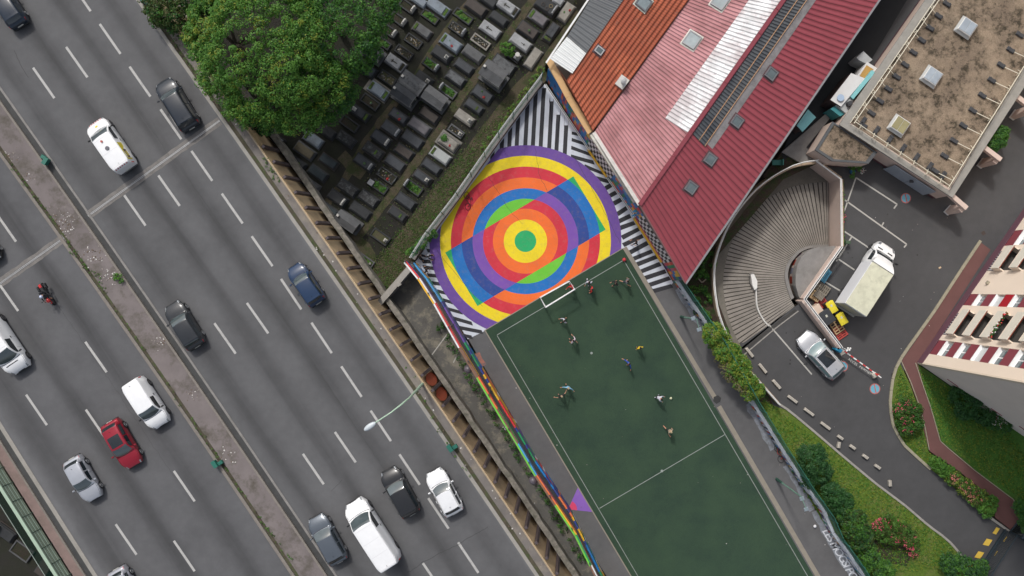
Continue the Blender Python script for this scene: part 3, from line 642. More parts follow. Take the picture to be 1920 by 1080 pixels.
for p in along(FP, 66):
    a = W(*p); o = bpy.data.objects.new("post", fmm); COL.objects.link(o); o.parent = r; OFF[o.name] = OFF[r.name]; o.location = a + Vector((-.1, -.06, 0)) - Vector(OFF[r.name])
# --- fence along the cemetery
r = root("cemetery_fence", "weathered stone wall with green wire fence between graves and painted court", "fence", W(890, 332, 0))
CP = [(1018, 158), (1010, 169), (976, 214), (942, 260), (905, 312), (859, 378), (805, 448), (780, 488)]
d, m2, rl = MB(), MB(), MB()
MS2 = mesh_mat("green_mesh", (.03, .12, .09), .10, .16)
for p, q in zip(CP, CP[1:]):
    a, b = W(*p), W(*q); t = (b - a).normalized(); n = Vector((t.y, -t.x, 0)); n = n if n.x < 0 else -n
    d.prism([a[:2], b[:2], (b + n * .3)[:2], (a + n * .3)[:2]], 0, .95, mat("wall_ochre_grey", (.2, .15, .11), .9, .35, 2.5, .3, 20, .5, dirt=(.1, .02, .03), dirt_amt=.5, dirt_scale=2), CONC)
    meshwall(m2, a + n * .2, b + n * .2, .95, 3.6, MS2)
    for h in (1.3, 2.4, 3.0, 3.3, 3.6): rl.bar(a + n * .2 + Vector((0, 0, h)), b + n * .2 + Vector((0, 0, h)), .035, .035, mat("galvanised", (.4, .42, .41), .5, .1, 3, .1, 20) if h > 1.5 else GRM)
d.build("stone_wall", r); m2.build("mesh_panel", r); rl.build("rail", r)
fm = MB(); fm.cyl((0, 0, 1.85), .045, 3.7, GRM, 8); fmm = fm.mesh("post")
for p in along(CP, 44):
    o = bpy.data.objects.new("post", fmm); COL.objects.link(o); o.parent = r; OFF[o.name] = OFF[r.name]; o.location = W(*p) + Vector((-.16, .12, 0)) - Vector(OFF[r.name])
# --- graffiti wall with green mesh on the right of the pitch
r = root("graffiti_wall", "low white graffiti wall topped by green mesh fence right of the pitch", "wall", W(1420, 780, 0))
GP_ = [(1262, 527), (1284, 560), (1334, 632), (1400, 748), (1452, 832), (1497, 902), (1534, 954), (1550, 992), (1578, 1030), (1615, 1085), (1700, 1235)]
GW = [(.5, .53, .58), (.33, .36, .4), (.02, .03, .05), (.05, .2, .45), (.45, .05, .05), (.03, .2, .15), (.6, .6, .62), (.5, .25, .05), (.1, .06, .2)]
gm = [mat("graffiti_%s" % k, c, .7, .2, 3, .2, 20) for k, c in zip("abcdefghi", GW)]
d, m2, rl, cp = MB(), MB(), MB(), MB()
rs = random.Random(5)
P = along(GP_, 5)
for p, q in zip(P, P[1:]):
    a, b = W(*p), W(*q); t = (b - a).normalized(); n = Vector((t.y, -t.x, 0)); n = n if n.x > 0 else -n
    k = rs.choice([0, 0, 0, 6, 1, 2, 2, 3, 4, 5, 8, 7]); k2 = rs.choice([0, 0, 6, 6, 1, 2, 0]); zc = rs.uniform(.4, .9)
    for z0, z1, mm in ((0, zc, gm[k]), (zc, 1.3, gm[k2])): d.face([(a.x, a.y, z0), (b.x, b.y, z0), (b.x, b.y, z1), (a.x, a.y, z1)][::-1], mm)
for p, q in zip(GP_, GP_[1:]):
    a, b = W(*p), W(*q); t = (b - a).normalized(); n = Vector((t.y, -t.x, 0)); n = n if n.x > 0 else -n
    d.prism([(a + n * .01)[:2], (b + n * .01)[:2], (b + n * .2)[:2], (a + n * .2)[:2]], 0, 1.29, CONC)
    cp.prism([(a - n * .03)[:2], (b - n * .03)[:2], (b + n * .24)[:2], (a + n * .24)[:2]], 1.3, 1.38, mat("wall_coping", (.42, .46, .5), .8, .15, 2, .2, 20, dirt=(.2, .2, .22), dirt_amt=.6, dirt_scale=2))
    meshwall(m2, a + n * .2, b + n * .2, 1.38, 3.4, mesh_mat("green_mesh_dense", (.01, .075, .06), .10, .34))
    for h in (3.4, 2.4): rl.bar(a + n * .2 + Vector((0, 0, h)), b + n * .2 + Vector((0, 0, h)), .05, .05, GRM)
d.build("painted_face", r); cp.build("coping", r); m2.build("mesh_panel", r); rl.build("rail", r)
fm = MB(); fm.cyl((0, 0, 1.75), .05, 3.5, GRM, 8); fmm = fm.mesh("post")
for p in along(GP_, 47):
    o = bpy.data.objects.new("post", fmm); COL.objects.link(o); o.parent = r; OFF[o.name] = OFF[r.name]; o.location = W(*p) + Vector((.2, .12, 0)) - Vector(OFF[r.name])
# --- mural wall on the right of the painted court
r = root("mural_wall", "building wall covered in bright street art right of the striped court", "wall", W(1110, 290, 0))
MW = [(1024, 150), (1104, 278), (1137, 330), (1189, 404), (1200, 424), (1240, 487), (1262, 526)]
rs = random.Random(9); cols = ['blue', 'blue', 'navy', 'orange', 'yellow', 'green', 'red', 'sky', 'purple', 'red', 'orange', 'green', 'pink']
mats = {k: mat("mural_" + k, PAL[k], .6, .15, 2, .15, 15, dirt=(.08, .07, .07), dirt_amt=.4, dirt_scale=2) for k in PAL}; mats['black'] = mat("mural_black", (.02, .02, .025), .7); 
P = along(MW, 6); d = MB(); cp = MB(); zz = 4.0
prev = 0
for i, (p, q) in enumerate(zip(P, P[1:])):
    a, b = W(*p), W(*q)
    t_ = i / (len(P) - 1)
    rows = [0, .9 + rs.uniform(-.3, .3), 1.9 + rs.uniform(-.3, .3), 2.9 + rs.uniform(-.3, .3), zz]
    for j in range(4):
        if p[1] < 190: k = rs.choice(['blue', 'blue', 'navy', 'blue', 'orange' if j < 2 else 'blue'])
        elif 270 < p[1] < 335 or 410 < p[1] < 492: k = ('black', 'white')[(i + j) % 2]; rows = [0, 1, 2, 3, zz]
        else: k = rs.choice(cols)
        d.face([(a.x, a.y, rows[j]), (a.x, a.y, rows[j + 1]), (b.x, b.y, rows[j + 1]), (b.x, b.y, rows[j])], mats[k])
d.build("mural_face", r)
d = MB()
for p, q in zip(MW, MW[1:]):
    a, b = W(*p), W(*q); t = (b - a).normalized(); n = Vector((t.y, -t.x, 0)); n = n if n.x > 0 else -n
    d.prism([(a + n * .01)[:2], (b + n * .01)[:2], (b + n * .42)[:2], (a + n * .42)[:2]], 0, zz - .01, CONC)
d.build("wall_core", r)
d = MB(); OC = mat("ochre_coping", (.60, .39, .19), .8, .08, .6, .06, 25, dirt=(.45, .28, .13), dirt_amt=.5)
for p, q in (((1023, 115), (1061, 185)), ((1061, 185.7), (1102, 252))):
    a, b = W(*p, zz), W(*q, zz); t = (b - a).normalized(); n = Vector((t.y, -t.x, 0)); n = n if n.x > 0 else -n
    d.prism([a[:2], b[:2], (b + n * .56)[:2], (a + n * .56)[:2]], zz - .01, zz + .12, OC)
d.build("coping", r)
d = MB()
for o_ in (0, .13):          # white pipe rail close to the ground
    for p, q in (((1021, 158), (1104, 282)), ((1137, 333), (1189, 407))):
        a, b = W(*p, .9), W(*q, .9); d.tube([a + Vector((o_, 0, 0)), b + Vector((o_, 0, 0))], .03, WHM, 6)
d.build("rail", r)
d = MB()
for p, q, k in (((1102, 280), (1137, 332), 'yellow'), ((1188, 409), (1240, 492), 'yellow'), ((1193, 411), (1243, 490), 'pink')):
    a, b = W(*p, .3), W(*q, .3); d.bar(a, b, .14, .3, mats[k])
a, b = W(1185, 405, 2.0), W(1202, 398, 2.0); 
for h in (0, .3): d.bar(a + Vector((0, h, h)), b + Vector((0, h, h)), .12, .12, mats['sky'])
d.build("painted_ledge", r)
# ------------------------------------------------------------------ workshop with tiled and red roofs
def roofgrid(mb, c0, c1, c2, c3, nu, nv, mt, thick=None):
    """quad surface c0-c1 (along) c3-c2, uv in metres (u along c0->c1, v along c0->c3)"""
    c0, c1, c2, c3 = map(Vector, (c0, c1, c2, c3))
    U, V = (c1 - c0).length, (c3 - c0).length
    rows = [[(c0.lerp(c1, u / nu)).lerp(c3.lerp(c2, u / nu), v / nv) for u in range(nu + 1)] for v in range(nv + 1)]
    i0 = len(mb.f); mb.grid(rows, mt, False, flip=False)
    for v in range(nv):
        for u in range(nu): mb.uv[i0 + v * nu + u] = [(u / nu * U, v / nv * V), ((u + 1) / nu * U, v / nv * V), ((u + 1) / nu * U, (v + 1) / nv * V), (u / nu * U, (v + 1) / nv * V)]
def ribbed(name, c, pitch, groove=.14, rough=.4, c2=None, spec=.5, axis=0, bumpd=.05, var=.08, cross=None, dirt=None, groove_c=.35, metal=0., sheen=None):
    """corrugated sheet: ribs run across axis, real relief through bump plus dark seams"""
    t = NT(name); uv = t.node("ShaderNodeUVMap").outputs[0]; sp = t.node("ShaderNodeSeparateXYZ"); t.l.new(uv, sp.inputs[0]); u = sp.outputs[axis]; v = sp.outputs[1 - axis]
    f = t.math('FRACT', t.math('DIVIDE', u, pitch)); g = t.math('LESS_THAN', f, groove)
    a = t.noise(.7, 5, .65); b = t.noise(1.0, 4, .6, t.vmap(uv, 0, (.25, 2.2, 1) if axis == 1 else (2.2, .25, 1)))
    x = t.node("ShaderNodeVectorMath", operation='SCALE'); x.inputs[0].default_value = rgb(c)
    t.put(x.inputs['Scale'], t.math('ADD', t.remap(a, .3, .7, 1 - var, 1 + var), t.remap(b, .3, .7, -var, var))); col = x.outputs[0]
    if c2: col = t.mix(t.remap(t.noise(.5, 4, .6), .4, .62), col, rgb(c2))
    if dirt: col = t.mix(t.remap(t.noise(2.2, 6, .75), .55, .7, 0, .8), col, rgb(dirt))
    if cross:
        w = t.math('LESS_THAN', t.math('FRACT', t.math('DIVIDE', v, cross[0])), cross[1]); col = t.mix(t.math('MULTIPLY', w, cross[2]), col, tuple(x * .3 for x in rgb(c)))
    col = t.mix(t.math('MULTIPLY', g, 1 - groove_c), col, tuple(x * .12 for x in rgb(c)))
    h = t.math('SINE', t.math('MULTIPLY', f, 6.2832)); t.bump(h, .6, bumpd)
    m = t.out(col, rough, Metallic=metal); m["k"] = 1; return m
R_DK = ribbed("red_sheet", (.245, .045, .06), .52, .12, .5, var=.08)
R_LT = ribbed("faded_red_sheet", (.34, .14, .145), .36, .2, .42, c2=(.47, .215, .225), var=.15)
TILE = ribbed("clay_tiles", (.40, .10, .045), .42, .09, .8, axis=1, c2=(.33, .075, .035), cross=(.24, .25, .55), dirt=(.2, .085, .055), var=.2, bumpd=.06)
R_WH = ribbed("white_sheet", (.58, .6, .6), .36, .1, .5, var=.05, groove_c=.5)
R_GY = ribbed("grey_sheet", (.065, .072, .08), .36, .08, .5, var=.1, groove_c=.3)
R_SV = ribbed("clear_sheet_pale", (.8, .8, .8), .36, .14, .22, c2=(.55, .5, .5), var=.25, dirt=(.42, .34, .34), metal=.1)
R_SD = ribbed("clear_sheet_dark", (.06, .068, .078), .3, .2, .3, c2=(.1, .105, .11), var=.3, groove_c=.2)
zE, zR = 4.3, 5.6
B = root("workshop_building", "long workshop with dark red ribbed roof, pale rooflights and orange tiles beside the court", "building", W(1330, 200, 0))
eA, eB = W(1285, 531, zE), W(1760, -165, zE)        # right eave
rA, rB = W(1199, 384, zR), W(1585, -165, zR)        # ridge
lA, lB = W(1113, 249, zE + .3), W(1410, -165, zE + .3)  # valley / left edge of the faded slope
def sl(a, b, t): return Vector(a).lerp(Vector(b), t)
d = MB(); roofgrid(d, eA, eB, rB, rA, 20, 3, R_DK)
d.build("red_roof", B)
d = MB(); roofgrid(d, rA, rB, lB, lA, 20, 3, R_LT); d.build("faded_roof", B)
# rooflight strips lie 3 cm proud of the sheets
def on(a0, a1, b0, b1, tu, tv, h):      # bilinear point on slope
    p = sl(sl(a0, a1, tu), sl(b0, b1, tu), tv); return p + Vector((0, 0, h))
def strip_on(mb, S, u0, u1, v0, v1, mt, h=.04, u0b=None, nu=12):
    c = [on(*S, u0, v0, h), on(*S, u1, v0, h), on(*S, u1, v1, h), on(*S, u0b if u0b is not None else u0, v1, h)]; roofgrid(mb, *c, nu, 2, mt)
    e = [on(*S, u0, v0, 0), on(*S, u0b if u0b is not None else u0, v1, 0)]; mb.face([c[0], c[3], e[1], e[0]], mt)
SR = (eA, eB, rA, rB); SL = (rA, rB, lA, lB)
def uv_of(S, px, py):
    """where a photo position falls on a slope (u,v)"""
    best = None
    u, v = .3, .5
    for _ in range(40):
        p = on(*S, u, v, 0); q = W(px, py, p.z); e = q - p
        du = on(*S, u + .001, v, 0) - p; dv = on(*S, u, v + .001, 0) - p
        det = du.x * dv.y - du.y * dv.x
        u += .001 * (e.x * dv.y - e.y * dv.x) / det; v += .001 * (du.x * e.y - du.y * e.x) / det
    return u, v
a = uv_of(SL, 1290, 250); b = uv_of(SL, 1247, 222)
d = MB(); strip_on(d, SL, a[0], 1, .03, b[1], R_SV, .05, b[0]); d.build("rooflight_strip", B)
a = uv_of(SR, 1325, 279); b = uv_of(SR, 1299, 258)
d = MB(); strip_on(d, SR, a[0], 1, a[1] + .03, .965, R_SD, .05); d.build("rooflight_strip", B)
d = MB(); strip_on(d, SR, a[0] + .01, 1, a[1] - .06, a[1] + .03, mat("clear_sheet_edge", (.2, .19, .19), .35, .3, 1.5, .25, 20), .03); d.build("rooflight_strip", B)
d = MB(); WDM = mat("timber_batten", (.4, .24, .14), .8, .2, 3, .1, 20)
for v in (lerp(a[1] + .03, .965, .04), lerp(a[1] + .03, .965, .5)):
    d.bar(on(*SR, a[0], v, .11), on(*SR, 1, v, .11), .06, .05, WDM)
d.build("batten", B)
d = MB(); RC = mat("ridge_red", (.2, .03, .045), .45, .08, 2, .05, 20)
n = 12
for i in range(n):
    p, q = sl(rA, rB, i / n), sl(rA, rB, (i + .985) / n); d.bar(p + Vector((0, 0, .1)), q + Vector((0, 0, .1)), .34, .09, RC)
d.build("ridge_cap", B)
d = MB(); GT = mat("zinc", (.22, .22, .23), .5, .15, 2, .1, 20, Metallic=.3)
d.bar(eA + Vector((.05, -.05, -.05)), eB + Vector((.05, -.05, -.05)), .16, .14, GT); d.bar(eA, rA, .1, .12, mat("verge_red", (.17, .08, .08), .6)); d.bar(rA, lA + Vector((0, 0, .1)), .3, .12, mat("verge_white", (.5, .47, .44), .7, .2, 2, .2, 20))
d.build("gutter", B)
# tiled roof
zo = 4.6
t0, t1, t2, t3 = W(1112, 246, zo), W(1409, -165, zo), W(1266, -165, zo + 2.2), W(1060, 152, zo + 1.4)
t3 = W(1037, 118, zo + .9)
tl, tr = W(1037, 118, 4.55), W(1240, -165, 4.55)
d = MB(); TA, TB, TC, TD = W(1112, 246, 4.75), W(1411, -165, 4.75), W(1285, -165, 6.0), W(1062, 150, 5.6)
roofgrid(d, TA, TB, TC, TD, 24, 4, TILE); d.build("tiled_roof", B)
d = MB(); NG = mat("lower_tile", (.33, .09, .045), .8, .15, 2, .2, 20); d.face([TD + Vector((0, 0, -.1)), W(1040, 118, 3.85), W(1114, 250, 3.85), TA + Vector((0, 0, -.25))], NG)
d.build("tile_verge", B)
# white and dark grey lean-to roofs left of the tiles (they sit higher than the tiles' edge)
d = MB(); wv = [W(1031, 110, 5.0), W(1073, 138, 5.75), W(1099, 100, 5.8), W(1063, 69, 5.0)]
roofgrid(d, wv[0], wv[3], wv[2], wv[1], 6, 2, R_WH)
d.build("white_roof", B)
d = MB(); gv = [W(1063.3, 68.6, 5.0), W(1210, -165, 5.0), W(1283, -165, 5.9), W(1099.3, 99.6, 5.8)]
roofgrid(d, *gv, 16, 2, R_GY); d.build("grey_roof", B)
d = MB(); a, b = W(1024, 118, 4.9), W(1212, -165, 4.9)
d.bar(a, b, .14, .1, WHM); a2 = W(1150, -20, 5.15); d.build("verge_trim", B)
# walls under the roofs (right flank, gable walls)
d = MB(); WL_ = mat("workshop_wall", (.3, .26, .22), .85, .15, 1, .1, 20)
foot = [(eA.x + .1, eA.y + .9), (eB.x - .3, eB.y), (lB.x, lB.y), (W(1212, -165, 4.9).x + .2, W(1212, -165, 4.9).y), (W(1030, 114, 4.3).x + .3, W(1030, 114, 4.3).y - .1), (TA.x + .5, TA.y + .3), (rA.x + .9, rA.y + .5)]
d.prism(foot, 0, 4.1, WL_); d.build("wall", B)
d = MB(); g_ = Vector((.35, .22, -.05)); d.face([Vector((rA.x, rA.y, 3.9)) + g_, Vector((eA.x, eA.y, 3.9)) + g_, eA + g_, rA + g_], WL_); d.face([Vector((lA.x, lA.y, 3.9)) + g_, Vector((rA.x, rA.y, 3.9)) + g_, rA + g_, lA + g_], WL_); d.build("gable", B)
# metal flashing along the gable top
d = MB(); FL = mat("flashing", (.55, .54, .48), .45, .2, 2.5, .2, 15, dirt=(.3, .28, .2), dirt_amt=.7, dirt_scale=1.4)
a, b = W(1106, 254, 4.6), W(1189, 380, 4.6); t = (b - a).normalized(); n = Vector((-t.y, t.x, 0)); 
d.prism([(a - n * 0)[:2], b[:2], (b - n * .45)[:2], (a - n * .45)[:2]] if False else [a[:2], b[:2], (b + Vector((.38, .22, 0)))[:2], (a + Vector((.38, .22, 0)))[:2]], 4.1, 4.62, FL); d.build("flashing", B)
# skylights on the roofs
SG = glass("skylight_glass", (.10, .125, .13), .12, 1.5); SG2 = glass("skylight_glass_pale", (.2, .24, .25), .3, 1.45)
def skylight(px, py, S, w, l, label, gl, frame, z=None, rot=None, group="roof windows of the workshop"):
    if S is not None:
        u, v = uv_of(S, px, py); p = on(*S, u, v, 0); nz = (S[1] - S[0]).cross(S[2] - S[0]).normalized(); nz = nz if nz.z > 0 else -nz; tx = (S[1] - S[0]).normalized()
    else:
        p = W(px, py, z); nz = Vector((0, 0, 1)); tx = Vector((math.cos(rot), math.sin(rot), 0))
    ty = nz.cross(tx); R = Matrix((tx, ty, nz)).transposed().to_4x4()
    o = root("roof_window", label, "skylight", p, group, world=False); o.rotation_euler = R.to_euler()
    d = MB(); fw = .09
    for s in (-1, 1): d.box((s * l / 2, 0, .1), (fw, w + fw, .2), frame); d.box((0, s * w / 2, .1), (l - fw, fw, .2), frame)
    x = bpy.data.objects.new("frame", d.mesh("frame")); COL.objects.link(x); x.parent = o
    d = MB(); d.box((0, 0, .1), (l - fw, w - fw, .1), gl); x = bpy.data.objects.new("pane", d.mesh("pane")); COL.objects.link(x); x.parent = o
    d = MB(); d.box((0, 0, .02), (l + .35, w + .3, .05), FL if gl is SG2 else mat("lead_flashing", (.09, .05, .055), .6)); x = bpy.data.objects.new("flashing", d.mesh("flashing")); COL.objects.link(x); x.parent = o
    return o
FRD = mat("skylight_frame", (.2, .2, .21), .4, .1, 3, .05, 20, Metallic=.4)
for (x, y, lb) in [(1445, 139, "small grey roof window highest on the dark red slope"), (1381, 228, "small grey roof window second from the top of the dark red slope"), (1331, 299, "small grey roof window just below the end of the dark rooflight strip"), (1295, 352, "small grey roof window lowest on the dark red slope")]:
    skylight(x, y, SR, .78, .78, lb, SG, FRD)
skylight(1297, 76, SL, 1.05, 1.15, "large pale roof window on the faded pink slope", SG2, FRD)
skylight(1350, 3, SL, 1.05, 1.15, "large pale roof window on the faded slope at the top edge of the photo", SG2, FRD)
ST = (TA, TB, TD, TC)
skylight(1123, 95, ST, .6, .48, "small louvred roof window in the orange tiles near the white roof", SG, mat("pale_frame", (.4, .4, .4), .5))
skylight(1206, 5, ST, 1.0, .95, "large roof window in the orange tiles at the top of the photo", SG2, FRD)
u, v = uv_of(ST, 1166, 155); p = on(*ST, u, v, 0)
r = root("roof_vent", "square pale metal vent cowl at the lower edge of the orange tiles", "vent", p)
d = MB(); d.box(p + Vector((0, 0, .1)), (.95, .8, .3), mat("vent_metal", (.5, .49, .46), .6, .15, 2, .15, 20), ang(.6, -.8)); d.build("base_plate", r)
d = MB(); d.cyl(p + Vector((.05, 0, .5)), .17, .6, mat("vent_grey", (.4, .4, .4), .5)); d.cyl(p + Vector((.05, 0, .85)), .26, .1, mat("vent_grey", (.4, .4, .4), .5), r2=.1); d.build("cowl", r)
# ------------------------------------------------------------------ flat-roofed garage building, top right
zG = 3.1
GR = None
def gravel():
    t = NT("roof_gravel"); a = t.noise(.33, 7, .72); b = t.noise(34, 3, .8); c = t.noise(1.5, 6, .75); e = t.noise(2.6, 4, .7)
    col = t.mix(t.remap(a, .4, .6), rgb((.29, .225, .16)), rgb((.17, .13, .095)))
    col = t.mix(t.math('MULTIPLY', t.remap(c, .46, .58), t.remap(a, .40, .56)), col, rgb((.045, .036, .022)))
    col = t.mix(t.remap(e, .66, .74, 0, .6), col, rgb((.2, .07, .045)))
    x = t.node("ShaderNodeVectorMath", operation='SCALE'); t.l.new(col, x.inputs[0]); t.put(x.inputs['Scale'], t.remap(b, .3, .7, .3, 1.7)); t.bump(b, .8, .05); return t.out(x.outputs[0], .95)
GRV = gravel()
B = root("garage_building", "low flat roofed garage building with gravel roof and pale pink walls", "building", W(1750, 200, 0))
ro = [(1575, 233), (1784, 369), (1925, 148), (2130, -165), (1855, -165), (1740, 0)]
d = MB(); d.prism([(p.x, p.y) for p in [W(x, y, zG) for x, y in [(1577, 233), (1784, 366), (2128, -160), (1852, -160)]]], .5, zG - .12, PINK); d.build("wall", B)
d = MB(); d.prism([(p.x * .9993, p.y) for p in [W(x, y, zG) for x, y in [(1578, 232), (1783, 365), (2127, -160), (1853, -160)]]], 0, .5, MAROON); d.build("plinth", B)
d = MB(); gv = [W(x, y, zG) for x, y in [(1594, 228), (1781, 352), (2105, -165), (1868, -165)]]; d.prism([p[:2] for p in gv], zG - .118, zG - .05, GRV); d.build("roof_gravel", B)
d = MB(); LDG = mat("roof_ledge", (.27, .26, .235), .8, .12, 1.5, .1, 20, dirt=(.2, .2, .19), dirt_amt=.5)
ol = [W(x, y, zG) for x, y in [(1573, 234), (1785, 371), (2134, -168), (1850, -168)]]; il = [W(x, y, zG) for x, y in [(1592, 232), (1780, 358), (2100, -168), (1873, -168)]]
for i in range(4):
    j = (i + 1) % 4; d.prism([ol[i][:2], ol[j][:2], il[j][:2], il[i][:2]], zG - .1 + .003 * i, zG + .1 + .003 * i, LDG)
d.build("parapet", B)
# three rooflight domes
for (x, y, g2, lb) in [(1813, 51, 0, "tall square rooflight on the gravel roof, nearest the top of the photo"), (1748, 143, 0, "square rooflight in the middle of the gravel roof with bluish pane"), (1687, 235, 1, "square rooflight with yellowed pane, lowest on the gravel roof")]:
    p = W(x, y, zG + .4); p.z = zG - .05; r = root("roof_dome", lb, "rooflight", p, "rooflights on the gravel roof"); k = math.atan2(-.56, .83)
    d = MB(); up = mat("upstand_metal", (.42, .43, .42) if not g2 else (.4, .39, .28), .5, .1, 2, .1, 20, Metallic=.2)
    d.box(p + Vector((0, 0, .25)), (1.5, 1.5, .5), up, k, .22); d.build("upstand", r)
    d = MB(); d.box(p + Vector((0, 0, .56)), (1.25, 1.2, .12), mat("dome_rim", (.6, .6, .58) if not g2 else (.5, .5, .33), .5), k, .03); d.build("rim", r)
    d = MB(); gl = glass("dome_pane", (.27, .31, .35), .35, 1.45) if not g2 else mat("yellowed_pane", (.27, .245, .13), .35, .15, 1, .05, 20)
    for s in (-1, 1): d.box(p + Matrix.Rotation(k, 3, 'Z') @ Vector((s * .295, 0, .63)), (.56, 1.08, .06), gl, k, .02)
    d.build("pane", r)
# guard rail on ballast feet
def railrun(name, p0, p1, label, n, inn, foot_off, z=zG):
    r = root(name, label, "guard rail", W(*ilerp(p0, p1, .5), z), "guard rails on the gravel roof"); RM = mat("cream_rail", (.66, .62, .5), .5)
    a, b = W(*p0, z + .9), W(*p1, z + .9); n_ = Vector((inn[0], -inn[1], 0)).normalized()
    d = MB(); d.tube([a + n_ * .18, b + n_ * .18], .035, RM, 6); d.tube([a + Vector((0, 0, -.45)), b + Vector((0, 0, -.45))], .03, RM, 6); d.build("rail", r)
    d = MB(); f = MB(); BL = mat("ballast_rubber", (.045, .047, .052), .7, .15, 3, .1, 20)
    for i in range(n):
        t = (i + .5) / n; p = a.lerp(b, t); g_ = Vector((p.x, p.y, z - .04)); q = g_ + n_ * foot_off
        d.bar(p + n_ * .18, g_, .045, .045, RM); d.bar(p + n_ * .18, g_ + (b - a).normalized() * .5 + n_ * .1, .04, .04, RM); d.bar(p + Vector((0, 0, -.4)), q + Vector((0, 0, .1)), .04, .04, RM)
        f2 = MB(); f2.box(q + n_ * .25 + Vector((0, 0, .09)), (.7, .34, .2), BL, math.atan2(n_.y, n_.x), .05)
        for s in (-1, 1): f2.box(q + n_ * (.25 + s * .2) + Vector((0, 0, .2)), (.12, .3, .06), BL, math.atan2(n_.y, n_.x))
        f2.build("ballast_block", r); d.build("stanchion", r); d = MB()
railrun("guard_rail", (1598, 229), (1868, -163), "long cream guard rail on black blocks along the left edge of the gravel roof", 17, (.83, .56), .85)
railrun("guard_rail", (1602, 232), (1779, 352), "cream guard rail above the pink wall at the lower edge of the gravel roof", 7, (.57, -.82), .7)
railrun("guard_rail", (1783, 352), (2105, -165), "cream guard rail along the right edge of the gravel roof", 18, (-.83, -.56), 1.3)
# second line of rail that mirrors the first
for p0, p1 in (((1605, 233), (1876, -163)), ((1610, 228), (1783, 345))):
    pass
# garage doors on the lower face
d = MB(); a, b = W(1688, 331 + 8, 0), W(1768, 391, 0); a = W(1692, 343, 0); b = W(1762, 389, 0)
fa, fb = W(1575, 234, zG), W(1785, 371, zG); td = (fb - fa).normalized(); nd = Vector((td.y, -td.x, 0)); nd = nd if nd.y < 0 else -nd
def onface(t, z, o=.03): p = fa + td * t + nd * o; return Vector((p.x, p.y, z))
LF = (fb - fa).length
for k, (u0, u1) in enumerate(((.53, .72), (.725, .9))):
    d.prism([onface(LF * u0, 0, -.02)[:2], onface(LF * u1, 0, -.02)[:2], onface(LF * u1, 0, .06)[:2], onface(LF * u0, 0, .06)[:2]], .02, 2.25, ribbed("door_steel", (.5, .57, .66), .4, .06, .5, groove_c=.5) if k == 0 else bpy.data.materials["door_steel"])
d.build("garage_door", B)
d = MB(); d.box(onface(LF * .722, 1.6, .15), (.3, .25, .15), DKM); d.build("door_lamp", B)
# pergola frames on the right
for i, (x0, y0, x1, y1, lb) in enumerate([(1778, 362, 1811, 391, "pink concrete frame at the lower corner of the gravel roof"), (1838, 272, 1875, 300, "pink concrete frame sticking out of the middle of the right roof edge"), (1900, 178, 1938, 206, "pink concrete frame at the right edge of the photo")]):
    a, b = W(x0, y0, 2.7), W(x1, y1, 2.7); r = root("portal_frame", lb, "frame", W(x1, y1, 2.7) * 1, "concrete frames beside the garage building"); 
    d = MB(); d.bar(a, b, .38, .4, PINK); d.build("beam", r)
    t = (b - a).normalized(); c = b - t * .15
    d = MB(); d.box((c.x, c.y, 1.25), (.4, .75, 2.5), PINK, math.atan2(t.y, t.x)); d.build("column", r)
    d = MB(); d.box((c.x, c.y, .12), (.46, .8, .24), WHM, math.atan2(t.y, t.x)); d.build("plinth", r)
# terraced annex with gravel
zA = 2.6
B = root("annex", "small angular annex with gravel roof and pink walls between ramp and garage building", "building", W(1590, 280, 0))
an = [(1561, 228), (1574, 236), (1645, 286), (1628, 307), (1560, 302), (1528, 281)]
d = MB(); ap = [W(x, y, zA)[:2] for x, y in an]; d.prism(ap, .35, zA, PINK); d.build("wall", B)
d = MB(); d.prism([W(x + (1588 - x) * .004, y, zA)[:2] for x, y in an], 0, .35, MAROON); d.build("plinth", B)
d = MB(); cx, cy = 1587, 272; inn_ = [(x + (cx - x) * .12, y + (cy - y) * .12) for x, y in an]
for i in range(len(an)):
    j = (i + 1) % len(an); d.prism([W(*an[i], zA + .1)[:2], W(*an[j], zA + .1)[:2], W(*inn_[j], zA + .1)[:2], W(*inn_[i], zA + .1)[:2]], zA - .05 + .002 * i, zA + .12 + .002 * i, mat("slate_coping", (.075, .08, .085), .7, .15, 2, .1, 20))
d.build("coping", B)
d = MB(); d.prism([W(x, y, zA)[:2] for x, y in inn_], zA - .05, zA + .03, GRV); d.build("roof_gravel", B)
d = MB(); d.prism([W(*p, .3)[:2] for p in [(1466, 285), (1548, 214), (1556, 222), (1512, 276), (1530, 300), (1500, 305)]], 0, .3, CONC); struct(d, "concrete_terrace")
d = MB(); d.sheet([W(*p)[:2] for p in [(1465, 290), (1490, 230), (1560, 100), (1680, -100), (1760, -100), (1560, 235), (1470, 300)]], .04, mat("lane_tar", (.018, .02, .022), .85, .15, 1, .1, 30)); struct(d, "service_lane")
